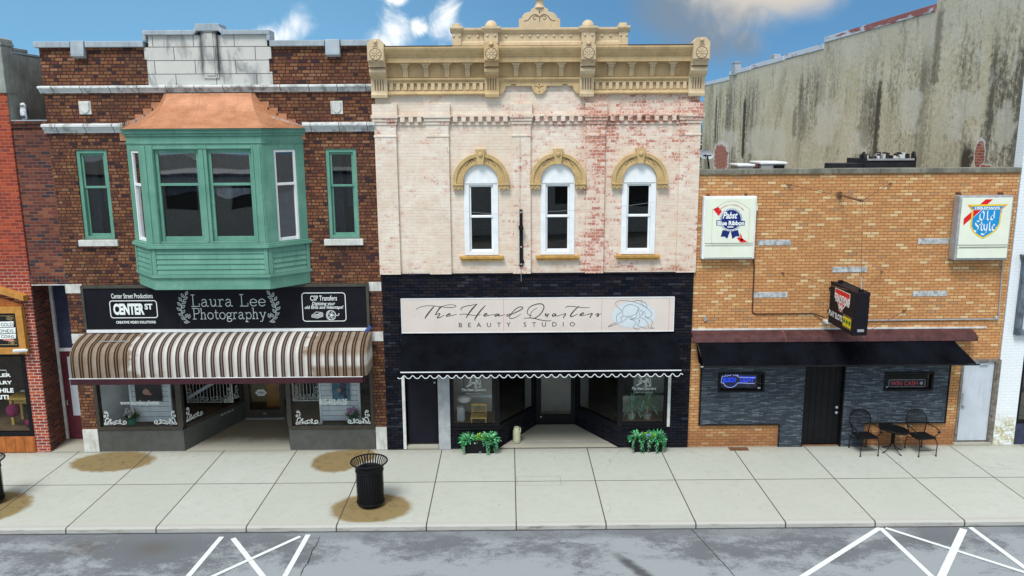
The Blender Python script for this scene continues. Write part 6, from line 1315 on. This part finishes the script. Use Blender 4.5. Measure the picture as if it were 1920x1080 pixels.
tb = thing('patio_table', 'small round black iron table between two patio chairs', 'table', (8.74, -.40, 0))
m = MB(); tl = R(7)
def tt(x, y, z): return (8.74+x*cos(tl)+z*0, -.40+y, .60-x*sin(tl)+z)
m.raw([tt(.34*cos(2*pi*k/36), .34*sin(2*pi*k/36), z) for z in (-.035, .0) for k in range(36)], [tuple(range(36, 72)), tuple(range(35, -1, -1))]+[(k, (k+1) % 36, (k+1) % 36+36, k+36) for k in range(36)])
top = m.build('tabletop', 'black_paint', tb)
m = MB().tube([tt(.345*cos(2*pi*k/36), .345*sin(2*pi*k/36), 0) for k in range(36)], .014, 6, closed=True)
for k in range(-10, 11):
    u = k*.033; h_ = math.sqrt(.33**2-u*u); m.tube([tt(u, -h_, .002), tt(u, h_, .002)], .003, 3); m.tube([tt(-h_, u, .002), tt(h_, u, .002)], .003, 3)
m.build('lattice', 'iron', top)
m = MB()
for k in range(4): a = pi/4+k*pi/2; m.tube([(8.74+.03*cos(a), -.40+.03*sin(a), .20), (8.74+.03*cos(a), -.40+.03*sin(a), .58)], .012, 6)
m.build('pedestal', 'iron', tb)
for k in range(4):
    a = R(20)+k*pi/2; MB().tube(crom([(8.74+r_*cos(a), -.40+r_*sin(a), z) for r_, z in ((.03, .26), (.05, .18), (.13, .09), (.24, .03), (.29, .01))], 4), .011, 6).lathe([(.02, 0), (.02, .012), (.01, .018)], (8.74+.29*cos(a), -.40+.29*sin(a), 0), 8).build('leg', 'iron', tb, smooth=True)

# ================================================================== planters with trailing plants
def leaf_cloud(spec, seed):
    random.seed(seed); out = {}
    def get(k): return out.setdefault(k, MB())
    for (cx, cy, z, kind, n, spread, h) in spec:
        for i in range(n):
            a = random.uniform(0, 2*pi); r_ = spread*math.sqrt(random.random())
            if kind == 'tuft':
                e = random.uniform(.3, 1.35); d = (cos(a)*cos(e), sin(a)*cos(e), sin(e)); b = Vector((cx+r_*.4*cos(a), cy+r_*.4*sin(a), z)); L = h*random.uniform(.5, 1)
                mb = get(random.choice(['leaf_green', 'leaf_green', 'leaf_deep', 'leaf_pale'])); p = b; dd = Vector(d)
                for s_ in range(3): mb.leaf(p, dd, L*.42, .036, (random.uniform(-.6, .6), random.uniform(-.6, .6), 1)); p = p+dd*L*.30; dd = (dd+Vector((random.uniform(-.2, .2), random.uniform(-.2, .2), -.45))).normalized()
            elif kind == 'trail':
                p = Vector((cx+random.uniform(-spread, spread), cy-random.uniform(0, .05), z)); L = h*random.uniform(.6, 1); k = 0
                while k < L:
                    q = p+Vector((random.uniform(-.012, .012), -.03-.01*random.random(), -k))
                    mb = get(random.choice(['leaf_green', 'leaf_pale', 'leaf_deep'])); mb.leaf(q, (random.uniform(-1, 1), random.uniform(-.8, .2), random.uniform(-.9, .2)), random.uniform(.03, .05), .016); k += .014
            elif kind == 'lime':
                mb = get('leaf_lime'); mb.leaf((cx+r_*cos(a)*1.6, cy+r_*sin(a)*.8, z+random.uniform(0, h)), (cos(a), sin(a)-.5, random.uniform(-.2, .8)), .05, .035)
            elif kind == 'blue':
                mb = get('flower_blue'); mb.leaf((cx+random.uniform(-.03, .03), cy+random.uniform(-.03, .0), z+random.uniform(0, h)), (random.uniform(-1, 1), -1, random.uniform(-1, 1)), .05, .045)
            elif kind == 'broad':
                mb = get('leaf_pale'); e = random.uniform(.6, 1.4); mb.leaf((cx, cy, z), (cos(a)*cos(e), sin(a)*cos(e), sin(e)), h, .07)
    return out
for (x0, x1, lab, plab, extra, seed) in ((-1.90, -1.08, 'black planter box left of the salon entrance', 'bright green trailing fern with lime centre, left of salon door', [], 11), (2.31, 3.09, 'black planter box right of the salon entrance', 'green trailing fern with pale blue flower, right of salon door', [(2.70, -.22, .36, 'blue', 22, .03, .10), (2.44, -.15, .30, 'broad', 5, .02, .22), (3.02, -.15, .30, 'broad', 6, .02, .18)], 12)):
    p = thing('planter_box', lab, 'planter', ((x0+x1)/2, -.17, 0), 'black planter boxes')
    m = MB(); a, b = x0, x1
    m.raw([(a+.06, -.31, .0), (b-.06, -.31, 0), (b-.06, -.05, 0), (a+.06, -.05, 0), (a+.02, -.34, .34), (b-.02, -.34, .34), (b-.02, -.03, .34), (a+.02, -.03, .34)], [(3, 2, 1, 0), (0, 1, 5, 4), (1, 2, 6, 5), (2, 3, 7, 6), (3, 0, 4, 7)])
    m.build('tub', 'black_paint', p); MB().ring(0, 0, 0, 0, 0, 0, 0) if False else None
    m = MB(); m.box(a, b, -.355, -.325, .30, .35); m.box(a, b, -.045, -.02, .30, .35); m.box(a, a+.03, -.325, -.045, .30, .35); m.box(b-.03, b, -.325, -.045, .30, .35); m.build('rim', 'black_paint', p, .006)
    MB().box(a+.04, b-.04, -.32, -.05, .30, .325).build('soil', 'soil', p); MB().box((a+b)/2-.02, (a+b)/2+.04, -.318, -.310, .03, .045).build('badge', 'galv', p)
    w_ = x1-x0
    spec = [(x0+.13, -.20, .30, 'tuft', 170, .20, .25), (x1-.18, -.20, .30, 'tuft', 200, .24, .28), ((x0+x1)/2, -.17, .33, 'tuft', 40, .16, .16), ((x0+x1)/2+.02, -.22, .34, 'lime', 90, .11, .10), (x0+.0, -.35, .36, 'trail', 7, .04, .30), (x1-.20, -.36, .36, 'trail', 7, .035, .36), (x1+.0, -.33, .36, 'trail', 6, .04, .28)]+extra
    if extra: spec += [(x0+.22, -.34, .33, 'trail', 6, .04, .34), (x0+.40, -.34, .33, 'trail', 4, .03, .28)]
    t = thing('trailing_plant', plab, 'plant', ((x0+x1)/2, -.17, .33), 'plants in the salon planters')
    for k, mb in leaf_cloud(spec, seed).items(): mb.build({'leaf_lime': 'lime_foliage', 'flower_blue': 'flower'}.get(k, 'foliage'), k, t)
# cream can on the salon step
jg = thing('plastic_can', 'cream plastic canister leaning on black brick of salon entry', 'canister', (-.66, .42, 0))
m = MB().lathe([(.085, .015), (.098, .03), (.098, .30), (.092, .34), (.075, .365), (.072, .42), (.06, .425), (.055, .38)], (-.56, .36, 0.01), 20, cap=True).build('body', 'can_cream', jg, smooth=True)
MB().tube([(-.50, .33, .40), (-.47, .31, .44), (-.46, .30, .36), (-.47, .31, .30)], .014, 6).build('handle', 'can_cream', jg, smooth=True)

# ================================================================== things on show inside the windows
def plank_board(x0, x1, y, z0, z1, lab):
    t = thing('plank_backdrop', lab, 'backdrop', ((x0+x1)/2, y, z0), 'white plank boards in the photo shop')
    m = MB(); z = z0+.08
    while z < z1: m.box(x0+.03, x1-.03, y, y+.02, z, min(z1, z+.125)); z += .135
    m.build('planks', 'plank_white', t, .003)
    MB().box(x0+.03, x1-.03, y+.022, y+.03, z0+.08, z1).build('backing', 'plank_gap', t)
    for x in (x0, x1-.06): MB().box(x, x+.06, y-.03, y+.03, z0, z1).build('post', 'plank_white', t, .004)
    m = MB(); m.box(x0-.02, x0+.05, y-.25, y-.03, z0, z0+.05); m.box(x1-.05, x1+.02, y-.25, y-.03, z0, z0+.05); m.build('foot', 'plank_white', t)
plank_board(-10.38, -9.33, .40, .56, 2.2, 'white plank board with dark baby portrait in left shop window'); plank_board(-5.58, -4.53, .40, .55, 2.2, 'white plank board with blue portrait in right shop window')
pp = thing('photo_print', 'dark framed newborn portrait hung on left white plank board', 'photograph', (-9.88, .35, 1.4))
MB().box(-10.21, -9.54, .35, .365, 1.20, 1.95).build('print', 'photo_dark', pp); MB().poly([(-10.03, 1.42), (-9.98, 1.38), (-9.85, 1.36), (-9.77, 1.39), (-9.83, 1.42), (-9.87, 1.50), (-9.93, 1.54), (-10.0, 1.50)], front(.348)).build('figure', 'skin_tone', pp)
pp = thing('photo_print', 'blue portrait of seated person hung on right white plank board', 'photograph', (-5.1, .8, 1.3))
MB().box(-5.23, -4.78, .35, .365, 1.19, 1.95).build('print', 'photo_blue', pp); MB().poly([(-5.10, 1.30), (-5.0, 1.42), (-5.04, 1.62), (-4.93, 1.68), (-4.85, 1.58), (-4.88, 1.38), (-4.86, 1.25), (-4.92, 1.23), (-4.95, 1.34)], front(.348)).build('figure', 'denim', pp)
MB().poly([(-5.12, 1.44), (-5.06, 1.50), (-5.0, 1.48), (-5.04, 1.40)], front(.3475)).build('face', 'skin_tone', pp)
def bouquet(x, y, z, fl, lab, seed, h):
    random.seed(seed); t = thing('flower_pot', lab, 'flowers', (x, y, z), 'flowers in the photo shop windows')
    MB().lathe([(.07, 0), (.085, .06), (.115, .24), (.118, .26), (.10, .255), (.0, .22)], (x, y, z), 18).build('pot', 'pot_green', t, smooth=True)
    m = MB()
    for i in range(70): a = random.uniform(0, 6.28); e = random.uniform(.1, 1.3); m.leaf((x+.05*cos(a), y+.05*sin(a), z+.24), (cos(a)*cos(e), sin(a)*cos(e), sin(e)), .18, .06)
    m.build('leaves', 'leaf_deep', t)
    m = MB()
    for i in range(13):
        a = random.uniform(0, 6.28); r_ = .15*math.sqrt(random.random()); c = (x+r_*cos(a), y+r_*sin(a)-.03, z+h+random.uniform(-.08, .09))
        for k in range(16): d = (random.uniform(-1, 1), random.uniform(-1, 1), random.uniform(-.6, 1)); m.leaf(c, d, .058, .045)
    m.build('blossoms', fl, t)
bouquet(-10.30, .22, .555, 'flower_white', 'white roses in teal pot behind left photo shop window', 5, .42); bouquet(-4.70, .22, .545, 'flower_pink', 'pink hydrangeas in green pot behind right photo shop window', 6, .42)
rl = thing('iron_railing', 'white ornate iron railing inside the photo shop', 'railing', (-8.3, 2.5, .1))
for (xa, xb, yr, zr_) in ((-9.45, -8.2, 1.6, .30), (-6.42, -5.68, 1.0, .53)):
    m = MB().ring(xa, xb, .42+zr_, .98+zr_, .03, yr, yr+.03)
    x = xa+.1
    while x < xb-.05: m.box(x, x+.016, yr+.005, yr+.02, .45+zr_, .95+zr_); x += .09
    ornament(m, xa+.04, .46+zr_, 1, front(yr-.002), 1.0); ornament(m, xb-.04, .46+zr_, -1, front(yr-.002), 1.0)
    m.build('panel', 'rail_white', rl)
st_ = MB().prism([(-9.4, .82), (-9.4, .92), (-8.5, 1.45), (-8.5, 1.35)], front(1.55), front(1.59)); tag(st_.build('stair_rail', 'plank_white'), 'white sloping stair handrail inside the photo shop', 'handrail')
# salon window: chair, pendant, plants
sc1 = thing('display_chair', 'pale gold wooden chair in left salon window', 'chair', (-1.55, .8, .58))
for x in (-1.72, -1.36): MB().box(x, x+.03, .55, .58, .58, 1.0).build('leg', 'wood_pale', sc1); MB().box(x, x+.03, .22, .25, .58, .72).build('leg', 'wood_pale', sc1)
m = MB().box(-1.72, -1.33, .545, .575, .94, 1.0).box(-1.69, -1.36, .55, .57, .78, .81); m.stroke(crom([(-1.69, .81), (-1.6, .91), (-1.52, .81), (-1.44, .91), (-1.36, .81)], 4), .018, front(.548)); m.build('backrest', 'wood_pale', sc1); MB().box(-1.73, -1.32, .20, .57, .715, .75).build('seat', 'wood_pale', sc1)
pl_ = thing('pendant_lamp', 'round glittering glass bowl hanging in left salon window', 'lamp', (-1.85, .9, 1.4)); MB().lathe([(.02, .10), (.16, .08), (.19, 0), (.16, -.06), (.09, -.10), (.02, -.11)], (-1.90, .5, 1.16), 16).build('bowl', 'flower_white', pl_, smooth=True); MB().tube([(-1.90, .5, 1.26), (-1.90, .5, 2.75)], .006, 5).build('cord', 'iron', pl_)
vz = thing('glass_cabinet', 'clear narrow stand with white beads in left salon window', 'stand', (-1.95, .7, .58)); MB().box(-2.08, -1.92, .4, .55, .58, .95).build('box', 'room_white', vz); m = MB()
for k in range(9): m.ball((-1.90, .38, .62+.036*k), .018, 6, 4)
m.build('beads', 'flower_white', vz)
for (x, h_, lab, seed) in ((2.40, .72, 'leafy fern at left side of right salon window', 21), (2.80, .95, 'palm-like plant at right side of right salon window', 22)):
    t = thing('indoor_plant', lab, 'plant', (x, .5, .58), 'plants behind the right salon window'); random.seed(seed)
    MB().lathe([(.09, 0), (.11, .15), (.09, .15)], (x, .5, .58), 14).build('pot', 'room_grey', t); MB().tube([(x, .5, .7), (x+.02, .5, .58+h_*.55)], .018, 6).build('stem', 'wood_pale', t)
    m = MB()
    for i in range(46):
        a = random.uniform(0, 6.28); e = random.uniform(-.1, 1.2); d = Vector((cos(a)*cos(e), sin(a)*cos(e), sin(e))); p = Vector((x+.02, .5, .58+h_*random.uniform(.35, .6)))
        for s_ in range(4): m.leaf(p, d, .14, .04); p = p+d*.09; d = (d+Vector((0, 0, -.3))).normalized()
    m.build('foliage', 'leaf_pale', t)
dk = thing('display_table', 'yellow wooden table inside the jeweller window', 'table', (-13.3, .85, .5))
MB().box(-13.65, -13.0, .6, 1.1, 1.18, 1.24).build('tabletop', 'wood_pale', dk)
for x in (-13.6, -13.07):
    for y in (.63, 1.04): MB().box(x, x+.06, y, y+.06, .5, 1.18).build('leg', 'wood_pale', dk)
MB().box(-13.5, -13.1, .66, 1.0, 1.06, 1.178).build('drawer', 'wood_pale', dk)
tag(MB().ball((-13.02, .45, .62), .12, 14, 8, (1.1, 1, .85)).build('pouffe', 'magenta', smooth=True), 'magenta pouffe on jeweller window floor at right', 'pouffe'); tag(MB().ball((-13.42, .45, .95), .16, 14, 8, (1, 1, 1.1)).build('bag', 'magenta', smooth=True), 'magenta bag at left edge of jeweller window', 'bag')
lp = thing('desk_lamp', 'flat grey lamp on the jeweller display table', 'lamp', (-12.95, 1.1, 1.24)); MB().box(-13.2, -12.92, .5, .62, 1.42, 1.46).build('shade', 'galv', lp, .01); MB().tube([(-13.05, .8, 1.242), (-13.05, .8, 1.45), (-13.05, .6, 1.46)], .012, 6).build('stem', 'galv', lp)

# ================================================================== roof line
ow = thing('owl_statue', 'white and dark painted owl decoy on the narrow infill wall', 'owl statue', (-12.08, .2, 8.195))
c = (-12.08, .2, 8.195)
MB().lathe([(.04, 0), (.06, .03), (.082, .10), (.085, .18), (.072, .25), (.062, .275), (.068, .30), (.070, .34), (.055, .38), (.02, .395)], c, 16, (1, .85)).build('body', 'owl_white', ow, smooth=True)
for s_ in (-1, 1):
    MB().ball((c[0]+s_*.075, c[1]+.01, c[2]+.17), .05, 10, 8, (.45, .9, 2.4)).build('wing', 'owl_dark', ow, smooth=True); MB().lathe([(.022, 0), (.012, .03), (.001, .055)], (c[0]+s_*.045, c[1], c[2]+.37), 6).build('ear', 'owl_dark', ow)
    MB().ball((c[0]+s_*.026, c[1]-.055, c[2]+.325), .017, 8, 6).build('eye', 'black_paint', ow, smooth=True)
MB().lathe([(.012, .02), (.001, 0)], (c[0], c[1]-.066, c[2]+.295), 6).build('beak', 'owl_dark', ow); m = MB()
for k in range(3): m.ball((c[0]-.03+.03*k, c[1]-.066, c[2]+.07), .028, 8, 5, (1, .5, 1.3))
m.build('chest_feathers', 'owl_dark', ow, smooth=True)
di = thing('satellite_dish', 'pale grey satellite dish on bar roof beside cream building', 'satellite dish', (4.75, 3, 5.58))
m = MB(); N = 24; vs = []
for r_, z in ((.001, .0), (.09, .008), (.16, .028), (.205, .05)): vs += [(r_*cos(2*pi*k/N), r_*sin(2*pi*k/N)*.62, z) for k in range(N)]
fs = [(i*N+k, i*N+(k+1) % N, (i+1)*N+(k+1) % N, (i+1)*N+k) for i in range(3) for k in range(N)]
Rm = Matrix.Rotation(R(12), 3, 'Y') @ Matrix.Rotation(R(78), 3, 'X')
vs = [tuple(Vector((4.64, 2.95, 7.20))+Rm @ Vector(v)) for v in vs]
m.raw(vs, fs); m.build('reflector', 'dish_grey', di, smooth=True)
MB().tube([(4.62, 2.93, 7.20), (4.66, 2.8, 7.17), (4.70, 2.85, 7.0), (4.78, 3, 6.75), (4.85, 3, 5.55)], .02, 6).build('mast', 'iron', di); MB().box(4.54, 4.76, 2.78, 2.82, 7.17, 7.20).build('arm', 'iron', di)
def roofbox(name, lab, cat, x0, x1, y0, y1, z1, mat, capm):
    t = thing(name, lab, cat, ((x0+x1)/2, (y0+y1)/2, 5.58)); MB().box(x0, x1, y0, y1, 5.55, z1-.07).build('body', mat, t, .02); MB().box(x0-.04, x1+.04, y0-.04, y1+.04, z1-.069, z1).build('lid', capm, t, .02); return t
roofbox('roof_hatch', 'low white roof hatch behind the bar parapet', 'roof hatch', 5.80, 6.22, 3.8, 4.6, 6.91, 'galv', 'white_metal')
ac = roofbox('air_conditioner', 'pale grey rooftop unit with rounded top and dark grille', 'air conditioner', 6.50, 7.20, 4, 5, 6.96, 'galv', 'white_metal'); MB().box(6.85, 7.15, 3.955, 3.999, 6.75, 6.87).build('grille', 'iron', ac); MB().ball((6.45, 4.3, 6.80), .14, 12, 8, (1.6, 1, .7)).build('duct', 'maroon', ac, smooth=True)
bs = thing('burnt_skylight', 'charred black skylight box on bar roof with peeling white edges', 'skylight', (9.3, 3.4, 5.58))
MB().box(9.02, 10.42, 3.0, 4.2, 5.55, 7.06).build('box', 'tar', bs, .01); MB().box(8.15, 9.02, 3.05, 3.6, 5.55, 6.94).build('side_box', 'tar', bs, .01); MB().box(9.08, 10.36, 2.97, 3.0, 7.02, 7.07).build('front_strip', 'galv', bs)
random.seed(4); m = MB(); m2 = MB()
for k in range(46):
    x = 9.02+1.4*k/45; y = random.uniform(3.0, 3.5); h_ = .05+.11*abs(cos(k*.16))*random.uniform(.4, 1.2); (m2 if random.random() < .3 else m).box(x-.02, x+.035, y, y+random.uniform(.05, .2), 7.06, 7.06+h_)
m.build('charred_edge', 'char', bs); m2.build('peeling_edge', 'dirty_white', bs)
for x in (9.02, 10.39): MB().px([(2.98, 6.6), (2.98, 7.1), (3.1, 7.26), (3.2, 7.2), (3.2, 6.6)], x-.02, x+.03).build('side_frame', 'tar', bs)

# the other side of the street, seen only in the window glass
op = thing('stucco_building', 'pale stucco shop row across the street, mirrored in upstairs windows', 'building', (-4, -44, 0))
MB().wall(-34, 26, -.1, 4.7, [(x, x+2.4, 2.2, 4.0) for x in range(-32, 24, 5)], -44, -.3).box(-34, 26, -58, -44.31, -.1, 4.69).build('wall', 'dirty_white', op)
for x in range(-32, 24, 5): MB().quad((x, -44.28, 2.2), (x+2.4, -44.28, 2.2), (x+2.4, -44.28, 4.0), (x, -44.28, 4.0)).build('window', 'bulkhead', op)
MB().box(-34.2, 26.2, -44.3, -43.7, 4.7, 4.95).build('coping', 'sign_frame', op)
# tree beyond the rear yard
def tree(x, y, h, r_, lab, seed):
    random.seed(seed); t = thing('broadleaf_tree', lab, 'tree', (x, y, -.1)); trunk = MB().tube([(x, y, -.1), (x+.1, y, h*.25), (x-.1, y+.1, h*.5), (x, y, h*.8)], [.28, .22, .15, .05], 8)
    for k in range(7): a = k*.9; z = h*(.3+.06*k); trunk.tube([(x, y, z), (x+cos(a)*r_*.4, y+sin(a)*r_*.4, z+h*.12), (x+cos(a)*r_*.75, y+sin(a)*r_*.75, z+h*.2)], [.09, .06, .02], 6)
    trunk.build('trunk', 'bark', t); m = MB()
    for k in range(60):
        a = random.uniform(0, 6.28); e = random.uniform(-.7, 1.5); q = random.uniform(.4, 1); c = Vector((x+r_*q*cos(a)*cos(e), y+r_*q*sin(a)*cos(e), h*.62+h*.36*q*sin(e)))
        for i in range(70):
            d = Vector((random.gauss(0, 1), random.gauss(0, 1), random.gauss(0, .8))); m.leaf(c+d*.42, (random.uniform(-1, 1), random.uniform(-1, 1), random.uniform(-.6, .5)), .22, .13)
    m.build('crown', 'tree_leaf', t)
tree(14.2, 46, 9.0, 3.2, 'dark green tree in the gap behind the plaster wall', 9)
yb = thing('rear_house', 'pale house far behind the roofs in narrow gap', 'building', (13.5, 52, 0)); MB().box(10, 17, 52, 58, 0, 5.6).build('wall', 'dirty_white', yb); MB().px([(51.6, 5.6), (58.4, 5.6), (55, 7.6)], 9.7, 17.3).build('roof', 'coping_grey', yb)
for x in (11, 13.5, 15): MB().box(x, x+.9, 51.97, 51.999, 3.5, 4.9).build('window', 'glass_dark', yb)
